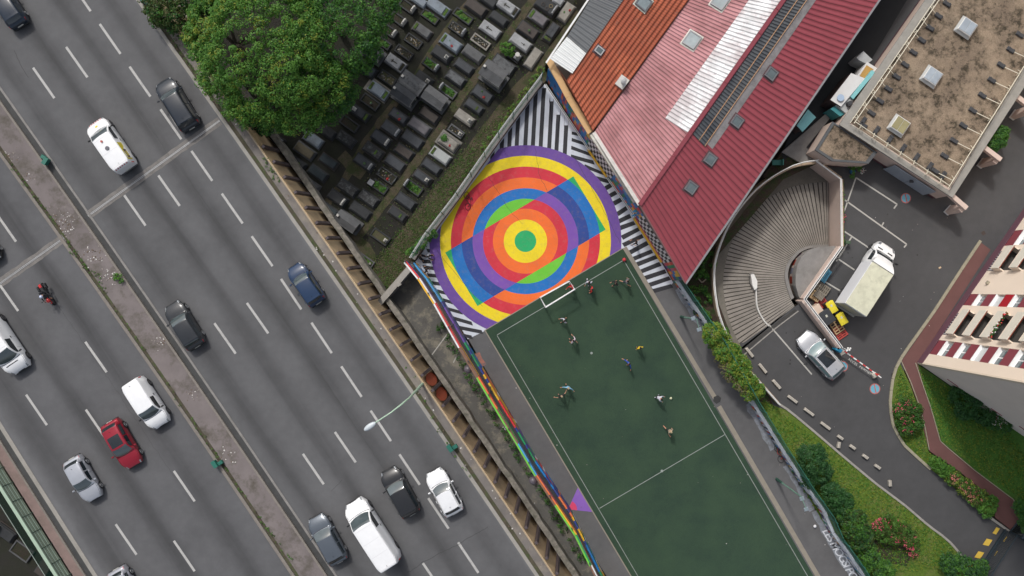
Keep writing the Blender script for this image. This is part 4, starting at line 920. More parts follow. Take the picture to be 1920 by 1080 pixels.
# retaining ledge beside lane
# huts in the service lane
TQ = mat("turquoise_sheet", (.2, .48, .5), .6, .08, 1.5, .08, 20); WR = mat("white_roof_sheet", (.62, .62, .61), .7, .06, 1.2, .05, 20, dirt=(.45, .42, .38), dirt_amt=.5)
kk = ang(.56, -.83)
r = root("site_hut", "white roofed hut with turquoise side in the dark service lane", "hut", W(1585, 170, 0))
def quadz(mb, pts, z0, z1, mt, top=None): mb.prism([W(*p, z1)[:2] for p in pts], z0, z1, mt, top)
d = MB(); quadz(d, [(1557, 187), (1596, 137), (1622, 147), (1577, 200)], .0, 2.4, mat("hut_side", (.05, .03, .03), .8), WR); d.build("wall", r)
d = MB(); quadz(d, [(1595, 181), (1635, 131), (1641, 136), (1600, 186)], 2.0, 2.5, TQ); quadz(d, [(1557, 204), (1568, 198), (1587, 212), (1575, 218)], 0, 1.9, mat("teal_sheet", (.04, .22, .24), .6)); d.build("turquoise_panel", r)
d = MB(); quadz(d, [(1568, 197), (1594, 182), (1600, 188), (1587, 213)], 0, 2.2, mat("grey_boards", (.36, .38, .38), .7)); d.build("porch_roof", r)
r = root("site_hut", "open topped white shed with ochre floor beside the turquoise panel", "hut", W(1622, 138, 0))
d = MB(); quadz(d, [(1607, 142), (1626, 116), (1645, 128), (1624, 152)], 0, 2.1, WR); d.build("wall", r)
d = MB(); quadz(d, [(1612, 142), (1625, 122), (1638, 130), (1621, 148)], 2.1, 2.14, mat("ochre_board", (.45, .26, .07), .8, .08)); d.build("ochre_panel", r)
d = MB(); quadz(d, [(1606, 108), (1619, 96), (1636, 112), (1626, 120), (1611, 113)], 0, 1.9, mat("grey_sheet_metal", (.4, .41, .41), .5)); single(d, "metal_crate", "grey metal sheet stack behind the white huts in the service lane", "crate", W(1620, 108, 0))
p = W(1575, 184, 2.4); d = MB(); d.cyl((p.x, p.y, 2.55), .3, .06, mat("dish_blue", (.35, .45, .58), .4), 20); d.cyl((p.x, p.y, 2.48), .05, .16, DKM); single(d, "satellite_dish", "round pale blue dish on the white hut roof", "dish", (p.x, p.y, 2.4))
p = W(1590, 196, 2.2); d = MB(); d.cyl((p.x, p.y, 2.45), .22, .5, DKM, 14); d.cyl((p.x, p.y, 2.72), .14, .06, DKM, 14); single(d, "black_bin", "small black barrel on the grey porch roof of the hut", "barrel", (p.x, p.y, 2.2))
d = MB(); quadz(d, [(1494, 235), (1515, 205), (1530, 220), (1505, 247)], 2.0, 2.12, TQ); quadz(d, [(1497, 236), (1515, 209), (1526, 220), (1505, 243)], 0, 2.0, mat("hut_side", (.05, .03, .03), .8)); single(d, "turquoise_shelter", "flat turquoise roofed shelter tucked against the red roof", "shelter", W(1510, 225, 0))
p = W(1456, 305, .3); d = MB()
d.box((p.x, p.y, .35), (.8, .45, .1), mat("bench_green", (.03, .16, .13), .6))
for s in (-1, 1): d.box((p.x + s * .3, p.y, .15), (.08, .4, .3), DKM)
d.box((p.x + .45, p.y, .5), (.1, .5, .5), mat("bench_green", (.03, .16, .13), .6)); single(d, "garden_cart", "small green garden cart on the grass between red roof and ramp", "cart", (p.x, p.y, 0))
# ------------------------------------------------------------------ spiral ramp
OUT = [(1392, 655), (1374, 618), (1362, 578), (1356, 530), (1362, 486), (1378, 440), (1402, 405), (1430, 378), (1470, 356), (1510, 345), (1553, 341)]
INN = [(1490, 574), (1482, 560), (1475, 540), (1471, 520), (1472, 506), (1477, 492), (1486, 480), (1496, 470), (1512, 462), (1534, 459), (1553, 459)]
OUT2 = [(1360, 660), (1349, 612), (1343, 570), (1338, 520), (1343, 480), (1366, 422), (1404, 370), (1440, 338), (1488, 312), (1530, 303), (1556, 322)]
def samp(P, n):
    L = [0]
    for a, b in zip(P, P[1:]): L.append(L[-1] + math.hypot(b[0] - a[0], b[1] - a[1]))
    o = []
    for i in range(n):
        s = L[-1] * i / (n - 1); k = max(j for j in range(len(L)) if L[j] <= s + 1e-9); k = min(k, len(P) - 2)
        # catmull
        t = (s - L[k]) / (L[k + 1] - L[k]); p0, p1, p2, p3 = P[max(k - 1, 0)], P[k], P[k + 1], P[min(k + 2, len(P) - 1)]
        o.append(tuple(.5 * ((2 * p1[c]) + (-p0[c] + p2[c]) * t + (2 * p0[c] - 5 * p1[c] + 4 * p2[c] - p3[c]) * t * t + (-p0[c] + 3 * p1[c] - 3 * p2[c] + p3[c]) * t ** 3) for c in (0, 1)))
    return o
NS = 165; zr = lambda t: -2.2 * max(0, (t - .02)) ** 1.1
O1, I1, O2 = samp(OUT, NS), samp(INN, NS), samp(OUT2, NS)
def rampmat(name, c, d_=(.1, .09, .08)):
    t = NT(name); a = t.noise(.5, 5, .65); b = t.noise(5, 5, .7); c_ = t.noise(30, 2)
    col = t.mix(t.remap(a, .35, .65), rgb(c), tuple(x * .72 for x in rgb(c))); col = t.mix(t.remap(b, .5, .8, 0, .6), col, rgb(d_))
    x = t.node("ShaderNodeVectorMath", operation='SCALE'); t.l.new(col, x.inputs[0]); t.put(x.inputs['Scale'], t.remap(c_, .3, .7, .85, 1.15)); t.bump(b, .3, .03); return t.out(x.outputs[0], .9)
RPM = rampmat("ramp_concrete", (.27, .245, .215), (.13, .12, .105)); RPG = mat("ramp_groove", (.035, .03, .026), .95)
d = MB()
for i in range(NS - 1):
    t0, t1 = i / (NS - 1), (i + 1) / (NS - 1); slot = i % 3 == 2
    rows = []
    for t, o_, n_ in ((t0, O1[i], I1[i]), (t1, O1[i + 1], I1[i + 1])):
        rows.append([W(*ilerp(o_, n_, k / 8), zr(t)) for k in range(9)])
    if not slot: d.grid(rows, RPM, False, flip=False)
    else:   # a real groove 3 cm deep between the cast ribs
        mid = [[p + Vector((0, 0, -.05)) for p in r_] for r_ in rows]
        a0 = [p.lerp(q, .3) for p, q in zip(rows[0], rows[1])]
        d.grid([rows[0], a0], RPM, False); dn = [p + Vector((0, 0, -.05)) for p in a0]; d.grid([a0, dn], RPG, False); d.grid([dn, mid[1]], RPG, False); d.grid([mid[1], rows[1]], RPG, False)
struct(d, "spiral_ramp")
d = MB()
rows = [[W(*O2[i], zr(i / (NS - 1)) + .12), W(*O1[i], zr(i / (NS - 1)) + .12), W(*O1[i], zr(i / (NS - 1)) - .1)] for i in range(NS)]
RPD = rampmat("ramp_edge_concrete", (.17, .155, .13), (.07, .065, .055)); d.grid(rows, RPD, False); struct(d, "ramp_walkway")
d = MB(); kline(d, [(1391, 660), (1450, 612), (1492, 581)], 5, 0, .02, mat("drain_grate", (.045, .043, .04), .8), 12); kline(d, [(1395, 652 + 13), (1452, 617), (1497, 583)], 2, 0, .05, CONC_L); struct(d, "drain")
d = MB(); cl = [samp([(1418, 540), (1420, 575), (1432, 600), (1442, 611)], 14), ]
WLR = mat("worn_white_line", (.5, .49, .46), .8, .1, 5, .35, 20)
for a, b in zip(cl[0], cl[0][1:]):
    L = math.hypot(b[0] - a[0], b[1] - a[1]); nx, ny = -(b[1] - a[1]) / L * 1.3, (b[0] - a[0]) / L * 1.3; z = .03
    d.prism([W(*p, z)[:2] for p in ((a[0] + nx, a[1] + ny), (b[0] + nx, b[1] + ny), (b[0] - nx, b[1] - ny), (a[0] - nx, a[1] - ny))], -.3, z, WLR)
struct(d, "ramp_divider")
p = W(1412, 530, .1); d = MB(); d.prism([W(*q, .22)[:2] for q in [(1408, 515), (1414, 514), (1420, 527), (1420, 540), (1415, 544), (1411, 535)]], -.5, .22, mat("island_white", (.66, .65, .62), .8, .08, 3, .1, 20)); d.prism([W(*q, .0)[:2] for q in [(1407, 514), (1412, 510), (1417, 524), (1412, 542), (1407, 530)]], -.5, .0, CONC); single(d, "traffic_island", "white kerbed traffic island in the middle of the ribbed ramp", "island", (p.x, p.y, -.4))
# parapets of the ramp
r = root("ramp_parapet", "cream parapet with white rail around the outer curve of the ribbed ramp", "wall", W(1345, 480, 0))
TP = mat("tan_parapet", (.40, .30, .21), .85, .12, 1, .1, 20, dirt=(.25, .2, .15), dirt_amt=.5)
O3 = samp([(1458, 757), (1420, 714), (1384, 672), (1366, 640), (1349, 600), (1341, 568), (1336, 520), (1341, 480), (1365, 420), (1403, 368), (1440, 336), (1488, 310), (1530, 302)], 60); zp = .75
d = MB()
for a, b in zip(O3, O3[1:]):
    A, B_ = W(*a, zp), W(*b, zp); t = (B_ - A).normalized(); n = Vector((t.y, -t.x, 0))
    d.prism([A[:2], B_[:2], (B_ + n * .2)[:2], (A + n * .2)[:2]], -2.4, zp, TP)
d.build("parapet", r)
d = MB()
for dz, o_ in ((.35, .05), (.75, .0)): d.tube([W(*p, zp) + Vector((0, 0, dz)) for p in O3[::2] + [O3[-1]]], .045, WHM, 6)
for p in O3[::4]: d.bar(W(*p, zp), W(*p, zp) + Vector((0, 0, .75)), .04, .04, WHM)
d.build("rail", r)
r = root("retaining_wall", "tall pale pink retaining wall with double white rail at the deep side of the ramp", "wall", W(1577, 400, 0))
T = [(1530, 302), (1576, 336), (1577.5, 463)]; zw = .55
d = MB()
for a, b in zip(T, T[1:]):
    A, B_ = W(*a, zw), W(*b, zw); t = (B_ - A).normalized(); n = Vector((-t.y, t.x, 0))
    d.prism([A[:2], B_[:2], (B_ + n * .22)[:2], (A + n * .22)[:2]], -2.6, zw, PINK, TP)
d.build("wall_face", r)
d = MB()
for s_ in (0, .22):
    d.tube([W(x + s_ * 10, y, zw + .5) for x, y in T], .045, WHM, 6)
for a, b in zip(T, T[1:]):
    for k in range(6): p = ilerp(a, b, k / 5); d.bar(W(*p, zw), W(*p, zw) + Vector((0, 0, .5)), .04, .04, DKM)
d.build("rail", r)
# core building in the middle of the ramp
r = root("ramp_kiosk", "curved pink kiosk with concrete slab roof and row of small windows inside the ramp", "building", W(1520, 510, 0))
C1 = [(1565, 461), (1535, 463), (1515, 470), (1502, 482), (1495, 498), (1492, 515), (1492, 535), (1498, 556), (1504, 566)]; C2 = [(1511, 560), (1573, 466)]
d = MB(); zc = .35; poly = [W(*p, zc)[:2] for p in C1 + C2]; d.prism(poly, -.6, zc, CONC); d.build("roof", r)
d = MB(); prof = [W(*p, zc) for p in C1]; cen = W(1540, 515, 0)
inw = [Vector((p.x + (cen.x - p.x) * .05, p.y + (cen.y - p.y) * .05, 0)) for p in prof]
for p, q in zip(inw, inw[1:]): d.face([(p.x, p.y, zc - .01), (q.x, q.y, zc - .01), (q.x, q.y, -2.2), (p.x, p.y, -2.2)], PINK)
d.build("wall", r)
d = MB(); 
for (a, b) in zip(C1[1:], C1[2:]): pass
d.build("sill", r) if d.v else None
wins = [("plum", (.07, .03, .05), 2), ("red", (.3, .05, .03), 3), ("grey", (.2, .2, .25), 4), ("red", (.3, .05, .03), 5)]
for k, c, i in wins:
    p, q = inw[i], inw[i + 1]; t = (q - p); L = t.length; t.normalize(); n = Vector((t.y, -t.x, 0)); n = n if n.x < 0 else -n; a, b = p + t * L * .15 + n * .03, p + t * L * .85 + n * .03
    w = MB(); w.prism([a[:2], b[:2], (b - n * .05)[:2], (a - n * .05)[:2]], -1.55, -.15, mat("kiosk_" + k, c, .5)); w.build("window", r)
d = MB(); ik = samp(INN, 50)
for i, (p, q) in enumerate(zip(ik[4:-1], ik[5:])):
    z = zr((i + 4) / 49); a, b = W(*p, z), W(*q, z); c1, c2 = a.lerp(Vector((cen.x, cen.y, z)), .09), b.lerp(Vector((cen.x, cen.y, z)), .09)
    d.prism([a[:2], b[:2], c2[:2], c1[:2]], z - .3, z + .14, CONC)
d.build("kerb", r)
r = root("retaining_wall", "low pink wall with dark rail between parking bays and lower driveway", "wall", W(1530, 610, 0))
d = MB(); T = [(1577, 463), (1508, 561), (1577, 652)]
for (a, b), w_ in zip(zip(T, T[1:]), (.16, .3)):
    A, B_ = W(*a, 1.1), W(*b, 1.1); t = (B_ - A).normalized(); n = Vector((t.y, -t.x, 0)); n = n if n.x < 0 else -n
    d.prism([A[:2], B_[:2], (B_ + n * w_)[:2], (A + n * w_)[:2]], -.6, 1.1, PINK, PINK)
d.build("wall_face", r)
d = MB()
for dx in (-.5, 1.5, 3.5): d.tube([W(x + dx, y, 1.75) for x, y in T], .04, WHM if dx != 1.5 else DKM, 6)
for a, b in zip(T, T[1:]):
    for k in range(9): p = ilerp(a, b, k / 8); d.bar(W(*p, 1.1), W(*p, 1.1) + Vector((0, 0, .65)), .04, .04, DKM)
d.build("rail", r)
# planter strip east of the deep wall
d = MB(); d.prism([W(*p, .3)[:2] for p in [(1578, 336), (1583, 336), (1584, 462), (1579, 463)]], 0, .3, CONC_L, SOIL); single(d, "planter", "long narrow concrete planter beside the pink retaining wall", "planter", W(1581, 400, 0))
# ------------------------------------------------------------------ apartment block, right edge
B0, B1 = W(1720, 680), W(1918, 395); AX = (B1 - B0).normalized(); AN = Vector((-AX.y, AX.x, 0)); AN = AN if AN.x < 0 else -AN      # outward (towards the drive)
SX = -AN                                             # into the building
def fac(px, py):
    """photo position on the west face -> (s along, z)"""
    dx, dy = (px - 960) / F, (540 - py) / F; n = AN; k = B0.dot(n) / (dx * n.x + dy * n.y)     # metres below camera
    P_ = Vector((dx * k, dy * k, 0)); return (P_ - B0).dot(AX), HC - k
BEI = mat("beige_render", (.78, .66, .54), .85, .04, .4, .04, 20); RED_ = mat("burgundy_panel", (.22, .045, .06), .7, .06, 1, .05, 20); PLUM = mat("plum_plinth", (.12, .055, .075), .7, .06, 1, .05, 20)
WHT = mat("white_pvc", (.78, .78, .78), .5, .04, 2, .03, 20); TAUPE = mat("taupe_render", (.74, .65, .59), .85, .05, .4, .05, 20)
TB_ = root("apartment_block", "tall beige apartment block with burgundy window bands at the right edge", "building", B0)
HT = 27
def fp(s, z, o=0): p = B0 + AX * s + AN * o; return Vector((p.x, p.y, z))
def fbox(mb, s0, s1, z0, z1, o0, o1, mt): mb.prism([fp(s0, 0, o0)[:2], fp(s1, 0, o0)[:2], fp(s1, 0, o1)[:2], fp(s0, 0, o1)[:2]], z0, z1, mt)
sA0, sA1 = fac(1733, 662)[0], fac(1758, 637)[0]; sB0, sB1 = fac(1765, 627)[0], fac(1798, 587)[0]; sC0, sC1 = fac(1797, 572)[0], fac(1813, 551)[0]
sD0, sD1 = fac(1848, 508)[0], fac(1880, 470)[0]; sE0, sE1 = fac(1884, 461)[0], fac(1904, 432)[0]
print("facade", sA0, sA1, sB0, sB1, sC0, sC1, sD0, sD1, sE0, sE1, [fac(*p) for p in ((1757.5, 665.6), (1786.9, 671.9), (1818.7, 678), (1853, 685))])
ST_ = 2.62; Z0 = 2.3
DEP = .35; DB = 1.0                                            # wall slab in front of recesses
d = MB(); Ls = [(-.0, sA0), (sA1, sB0), (sB1, sC0), (sC1, sD0), (sD1, sE0), (sE1, 45)]
for a, b in Ls: fbox(d, a, b, .35, HT, -DB, 0, BEI)
for a, b in ((sA0, sA1), (sC0, sC1), (sE0, sE1)): fbox(d, a, b, .35, HT, -DB, -DEP, BEI)
d.prism([fp(0, 0, -DB)[:2], fp(45, 0, -DB)[:2], fp(45, 0, -12)[:2], fp(0, 0, -12)[:2]], .35, HT, BEI)
d.build("wall", TB_)
d = MB(); fbox(d, 0, 45, 0, .95, .005, .06, PLUM); d.build("plinth", TB_)
def win_band(s0, s1, first, group, swap=0):
    for k in range(9):
        z = first + k * ST_
        if z > HT - 2: break
        d = MB(); fbox(d, s0, s1, z, z + 1.32, -DEP + .01, -.02, RED_ if not (swap and k == 2) else mat("bright_red_panel", (.38, .01, .02), .6)); d.build("burgundy_panel", TB_)
        w = MB(); shut = (k * 7 + swap * 3 + int(s0 * 2)) % 3 == 1
        fbox(w, s0 + .02, s1 - .02, z + 1.33, z + 2.6, -DEP + .01, -DEP + .06, WHT); fbox(w, s0, s1, z + 1.33, z + 1.42, -DEP, .03, WHT)
        if shut: fbox(w, s0 + .06, s1 - .06, z + 1.42, z + 2.5, -DEP + .06, -DEP + .14, mat("white_shutter", (.6, .62, .63), .6, .04))
        wo = w.build("window", TB_)
        if not shut:
            for a in (.08, .54):
                g_ = MB(); fbox(g_, lerp(s0, s1, a), lerp(s0, s1, a + .38), z + 1.55, z + 2.45, -DEP + .06, -DEP + .09, glass("flat_glass", (.09, .12, .13), .1, 1.6)); g_.build("pane", wo)
win_band(sA0, sA1, .95, 0); win_band(sC0, sC1, .95, 0, 1); win_band(sE0, sE1, .95, 0)
def balc(s0, s1):
    d = MB(); fbox(d, s0, s1, .95, 2.4, -DEP + .01, -.04, mat("lobby_grey", (.16, .14, .17), .6)); 
    for k in range(9): fbox(d, lerp(s0, s1, (k + .5) / 9) - .02, lerp(s0, s1, (k + .5) / 9) + .02, .95, 2.4, -.03, .01, WHM)
    d.build("grille", TB_)
    for k in range(9):
        z = Z0 + k * ST_
        if z > HT - 2.4: break
        d = MB(); fbox(d, s0, s1, z, z + .14, -DB, 0, BEI); fbox(d, s0 - .1, s1 + .1, z, z + .14, .001, .5, BEI); fbox(d, s0 - .1, s1 + .1, z + .14, z + 1.15, .4, .5, mat("balcony_front", (.66, .62, .53), .7, .05))
        for e in (s0 - .1, s1): fbox(d, e, e + .1, z + .14, z + 1.15, .001, .4, BEI)
        fbox(d, s0, s1, z + .141, z + .16, -DB, .39, mat('balcony_floor_shade', (.07, .065, .06), .8)); fbox(d, s0, s1, z + .16, z + 1.1, .37, .399, mat('balcony_inner_shade', (.16, .13, .1), .8)); b_ = d.build("balcony", TB_)  # shade inside the balcony put into the dark floor and inner front colours
        q = MB(); q.bar(fp(s0 - .1, z + 1.24, .45), fp(s1 + .1, z + 1.24, .45), .05, .05, mat("rust_rail", (.22, .05, .03), .5)); q.build("railing", b_)
        q = MB(); fbox(q, s0, s1, z + .17, z + 2.45, -DB + .012, -DB + .05, mat("recess_shade", (.05, .05, .055), .5))  # dark back sheet, shade of the recess painted in
        for e in (.1, .5): fbox(q, lerp(s0, s1, e), lerp(s0, s1, e + .35), z + .3, z + 2.2, -DB + .05, -DB + .09, glass("flat_glass"))
        q.build("balcony_door", TB_)
        if k in (0, 2, 3):
            q = MB(); rs = random.Random(k)
            for _ in range(70):
                c = fp(rs.uniform(s0, s1), z + 1.2 + rs.uniform(0, .22), rs.uniform(.3, .55)); q.ball(c, .07, random.choice([mat("balcony_leaf", (.04, .12, .02), .8), mat("balcony_leaf", (.04, .12, .02), .8), mat("balcony_bloom", (.6, .05, .05), .7), mat("balcony_bloom_white", (.7, .68, .65), .7)]), 5)
            if k == 2: q.build("window_box", b_)
balc(sB0, sB1); balc(sD0, sD1)
# south side wall
S1 = W(1893, 800); SD = (S1 - B0).normalized(); LS = 16
def sp_(s, z, o=0): n = Vector((SD.y, -SD.x, 0)); n = n if n.y < 0 else -n; p = B0 + SD * s + n * o; return Vector((p.x, p.y, z))
d = MB(); d.prism([sp_(.15, 0, -.02)[:2], sp_(LS, 0, -.02)[:2], sp_(LS, 0, .01)[:2], sp_(.15, 0, .01)[:2]], .1, HT - .1, TAUPE); d.build("side_wall", TB_)
d = MB(); d.prism([sp_(-.02, 0, -.1)[:2], sp_(.32, 0, -.1)[:2], sp_(.32, 0, .04)[:2], sp_(-.02, 0, .04)[:2]], 0, HT, mat("pale_pilaster", (.68, .58, .46), .8, .04)); d.build("corner_pilaster", TB_)
d = MB()
for s, z in ((2.2, 1.6), (6.5, 2.0), (9, 2.6)): d.prism([sp_(s, 0, .01)[:2], sp_(s + 1.1, 0, .01)[:2], sp_(s + 1.1, 0, .05)[:2], sp_(s, 0, .05)[:2]], z, z + .14, RED_)
d.build("vent_grille", TB_)
d = MB(); d.box(fp(lerp(sC1, sD0, .45), 2.6, .12), (.28, .22, .2), mat("lamp_box", (.3, .27, .2), .6), math.atan2(AX.y, AX.x)); d.build("wall_lamp", TB_)
# ------------------------------------------------------------------ graves
def stone(name, c, spot=None, var=.18):
    c = tuple(x * (.74 if max(c) < .25 else .86) for x in c); return mat("stone_" + name, c, .75, var, 1.6, .18, 24, .12, dirt=spot or tuple(x * .45 for x in c), dirt_amt=.6, dirt_scale=1.8)
S = dict(dark=stone('dark', (.030, .033, .036)), slate=stone('slate', (.05, .056, .064)), grey=stone('grey', (.105, .108, .112)), pale=stone('pale', (.30, .31, .32), (.14, .14, .14)),
         blue=stone('blue', (.19, .225, .26), (.09, .1, .11)), white=stone('white', (.36, .38, .37), (.25, .26, .25), .06), beige=stone('beige', (.26, .245, .215), (.13, .12, .1)), sand=stone('sand', (.125, .105, .065), (.06, .05, .03)),
         brown=stone('brown', (.062, .05, .043)), mauve=stone('mauve', (.155, .145, .155), (.1, .095, .1)), teal=stone('teal', (.03, .045, .052)), speck=mat("stone_speckled", (.075, .08, .085), .7, .2, 1.5, .2, 20, .1, dirt=(.004, .004, .004), dirt_amt=.95, dirt_scale=2.6),
         black=mat("stone_black", (.006, .007, .008), .6, .2, 2, .3, 20, .1, dirt=(.09, .1, .1), dirt_amt=.9, dirt_scale=3.2))
MOSS = grass_mat("grave_planting", (.07, .14, .02), (.05, .045, .02), (.45, .65), 3, (.02, .03, .008)); BEDM = grass_mat("grave_soil", (.022, .026, .01), (.035, .026, .018), (.4, .6), 2.2, (.008, .008, .005))
GDRY = grass_mat("grave_dry", (.085, .075, .045), (.07, .08, .03), (.4, .6), 2.2, (.04, .04, .02)); BRZ = mat("bronze", (.03, .028, .022), .5, .2, 6, .2, 30, Metallic=.5); WST = mat("pale_marble", (.42, .41, .38), .6, .08, 3, .08, 25)
OCS = mat("ochre_stone", (.16, .12, .06), .8, .3, 4, .3, 25); REDF = mat("red_petals", (.4, .02, .02), .7); GRF = mat("grave_leaves", (.05, .15, .02), .8)
A0 = ang(.815, .58)
rs = random.Random(3)
def leafball(mb, c, r, n, mt, s=.07):
    for _ in range(n):
        v = Vector((rs.gauss(0, 1), rs.gauss(0, 1), abs(rs.gauss(0, 1)))).normalized() * r * rs.uniform(.5, 1); p = Vector(c) + v
        a = Vector((rs.uniform(-1, 1), rs.uniform(-1, 1), rs.uniform(-.5, .5))).normalized(); b = a.cross(v.normalized()); b = b.normalized() if b.length > .01 else Vector((0, 0, 1))
        mb.face([p - a * s, p - b * s * .6, p + a * s, p + b * s * .6], mt)
def grave(x, y, kind, st, label, L=40, Wd=20, rot=None, extra=(), h=.42):
    """x,y photo place of the slab; extra: details on it ('cross','planter','planterW','stele','vase','flower','statue','column','relief','plaque')"""
    l, w = L * PX * .92, Wd * PX * .92; k = A0 if rot is None else rot; zt = h if kind != 'bed' else .22
    loc = W(x, y, zt); loc.z = 0
    r = root("grave" if kind != 'chapel' else "mausoleum", label, "grave" if kind != 'chapel' else "mausoleum", loc, "graves in the cemetery" if kind != 'chapel' else "mausoleums in the cemetery", k, world=False)
    def part(mb, name, par=None):
        o = bpy.data.objects.new(name, mb.mesh(name)); COL.objects.link(o); o.parent = par or r; return o
    m = S[st]; dk = S['dark'] if st in ('dark', 'black', 'slate', 'speck', 'teal', 'brown') else S['grey']
    if kind == 'slab':
        d = MB(); d.box((0, 0, .06), (l + .22, w + .2, .12), dk if rs.random() < .7 else S['brown']); d.box((0, 0, .2), (l + .06, w + .06, .24), dk if st not in ('pale', 'white', 'blue', 'beige') else m, 0, .03); part(d, "plinth")
        x0, x1 = -l / 2, l / 2
        if 'planter' in extra: x1 = l / 2 - .3
        if 'planterW' in extra: x0 = -l / 2 + .32
        d = MB(); tilt = rs.uniform(0, .03)
        d.box(((x0 + x1) / 2, 0, h - .06), (x1 - x0 - .08, w - .1, .14), m, 0, .035)
        if 'relief' in extra: d.box(((x0 + x1) / 2, 0, h + .02), ((x1 - x0) * .75, w * .16, .03), m); d.box(((x0 + x1) / 2 + l * .15, 0, h + .022), (w * .16, w * .6, .03), m)
        if 'blocks' in extra:
            for sx in (-1, 1):
                for sy in (-1, 1): d.box(((x0 + x1) / 2 + sx * (x1 - x0) * .22, sy * w * .22, h + .025), ((x1 - x0) * .41, w * .4, .03), m, 0, .01)
        part(d, "slab")
        for key, sx in (('planter', 1), ('planterW', -1)):
            if key in extra:
                d = MB(); d.box((sx * (l / 2 - .17), 0, h - .08), (.22, w * .78, .1), MOSS if st != 'pale' or key == 'planterW' else BEDM); part(d, "planter")
    elif kind == 'bed':
        d = MB(); t = .13
        for s in (-1, 1): d.box((0, s * (w / 2 - t / 2), .12), (l, t, .24), m, 0, .02); d.box((s * (l / 2 - t / 2), 0, .12), (t, w - 2 * t, .24), m, 0, .02)
        part(d, "kerb")
        d = MB(); d.box((0, 0, .08), (l - 2 * t, w - 2 * t, .16), {'moss': MOSS, 'dry': GDRY}.get(next((e for e in extra if e in ('moss', 'dry')), ''), BEDM)); part(d, "planting")
        if 'moss' in extra:
            d = MB()
            for _ in range(7): leafball(d, (rs.uniform(-l * .35, l * .35), rs.uniform(-w * .3, w * .3), .15), rs.uniform(.12, .25), 40, GRF, .06)
            part(d, "foliage")
        if 'rubble' in extra:
            d = MB()
            for _ in range(34): a = rs.uniform(.04, .13); d.box((rs.uniform(-l * .42, l * .42), rs.uniform(-w * .36, w * .36), .17), (a, a * .8, a * .6), rs.choice([S['grey'], S['beige'], OCS, S['dark']]), rs.uniform(0, 3))
            part(d, "rubble")
    elif kind == 'chapel':
        d = MB(); H_ = 1.9 if 'tall' in extra else 1.45; rr_ = H_ + (.28 if 'flat' not in extra else .06); wm = WST if 'lit' in extra else S['beige']  # lit mausoleums take paler wall stone, sunlight put into the colour
        d.box((0, 0, .08), (l + .25, w + .25, .16), S['grey']); part(d, "plinth")
        sc = (HC - H_) / HC; l, w = l * sc, w * sc; r.location = W(x, y, H_); r.location.z = 0
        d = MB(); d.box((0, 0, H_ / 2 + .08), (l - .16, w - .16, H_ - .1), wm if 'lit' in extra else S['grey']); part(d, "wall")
        d = MB(); e = .06
        a = [(-l / 2 - e, -w / 2 - e, H_), (l / 2 + e, -w / 2 - e, H_), (l / 2 + e, 0, rr_), (-l / 2 - e, 0, rr_)]; b = [(-l / 2 - e, w / 2 + e, H_), (-l / 2 - e, 0, rr_), (l / 2 + e, 0, rr_), (l / 2 + e, w / 2 + e, H_)]
        d.face(a, m); d.face(b[::-1] if False else [b[0], b[3], b[2], b[1]][::-1], m)
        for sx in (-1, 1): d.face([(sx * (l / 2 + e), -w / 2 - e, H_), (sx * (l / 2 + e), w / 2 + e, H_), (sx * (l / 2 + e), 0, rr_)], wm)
        for sy in (-1, 1): d.box((0, sy * (w / 2 + e), H_ - .04), (l + 2 * e, .05, .1), S['grey'])
        part(d, "roof")
        d = MB(); d.box((l / 2 - .02, 0, .8), (.06, .5, 1.2), DKM); part(d, "door")
        if 'finial' in extra: d = MB(); d.box((-l / 2 + .12, 0, rr_ + .08), (.2, .2, .18), WST); part(d, "finial")
        return r
    for e in extra:
        d = MB(); z = h if kind == 'slab' else .2
        if e == 'cross': d.box((-.1, .0, z + .03), (.62, .07, .05), BRZ); d.box((-.28, 0, z + .033), (.07, .3, .05), BRZ); part(d, "cross")
        elif e == 'crossE': d.box((.28, .0, z + .03), (.42, .04, .04), BRZ); d.box((.36, 0, z + .033), (.04, .2, .04), BRZ); part(d, "cross")
        elif e in ('stele', 'steleW'):
            sx = 1 if e == 'stele' else -1; mm = WST if 'white' in extra else S['pale']
            d.box((sx * (l / 2 - .12), 0, .45), (.16, w * .8, .9), mm, 0, .04); d.box((sx * (l / 2 - .12), 0, .95), (.15, w * .45, .12), mm, 0, .04); part(d, "headstone")
        elif e == 'statue': 
            sx = -1 if 'west' in extra else 1; d.box((sx * (l / 2 - .3), 0, z + .08), (.32, .32, .16), WST, 0, .03); d.tube([(sx * (l / 2 - .3), 0, z + .15), (sx * (l / 2 - .3), 0, z + .45), (sx * (l / 2 - .25), .03, z + .6)], [.13, .1, .05], WST, 8); d.ball((sx * (l / 2 - .25), .03, z + .66), .07, WST, 8); part(d, "statue")
        elif e == 'vase': d.cyl((.15, -.05, z + .1), .09, .2, S['pale'], 10); leafball(d, (.15, -.05, z + .2), .12, 24, GRF, .05); part(d, "vase")
        elif e == 'column': d.box((.35, 0, .3), (.5, .5, .6), S['pale'], 0, .04); d.cyl((.35, 0, .95), .2, .75, WST, 14); part(d, "column")
        elif e == 'plaque': d.box((.3, 0, z + .04), (.16, w * .5, .06), MOSS); part(d, "plaque")
        elif e == 'flower': leafball(d, (.25, -.2, z + .03), .14, 36, REDF, .045); leafball(d, (-.15, .15, z), .1, 16, GRF, .05); part(d, "flowers")
        elif e == 'bush': leafball(d, (-l / 2 + .3, .1, z), .36, 220, GRF, .07); part(d, "shrub")
        elif e == 'wreath':
            for qx, qy, c in ((-.3, -.1, S['brown']), (.35, .15, OCS), (.2, -.25, S['brown'])): d.tube([(qx + .15 * math.cos(k), qy + .15 * math.sin(k), z + .04) for k in np.linspace(0, 6.28, 13)], .035, c, 6)
            part(d, "wreath")
        elif e == 'pots':
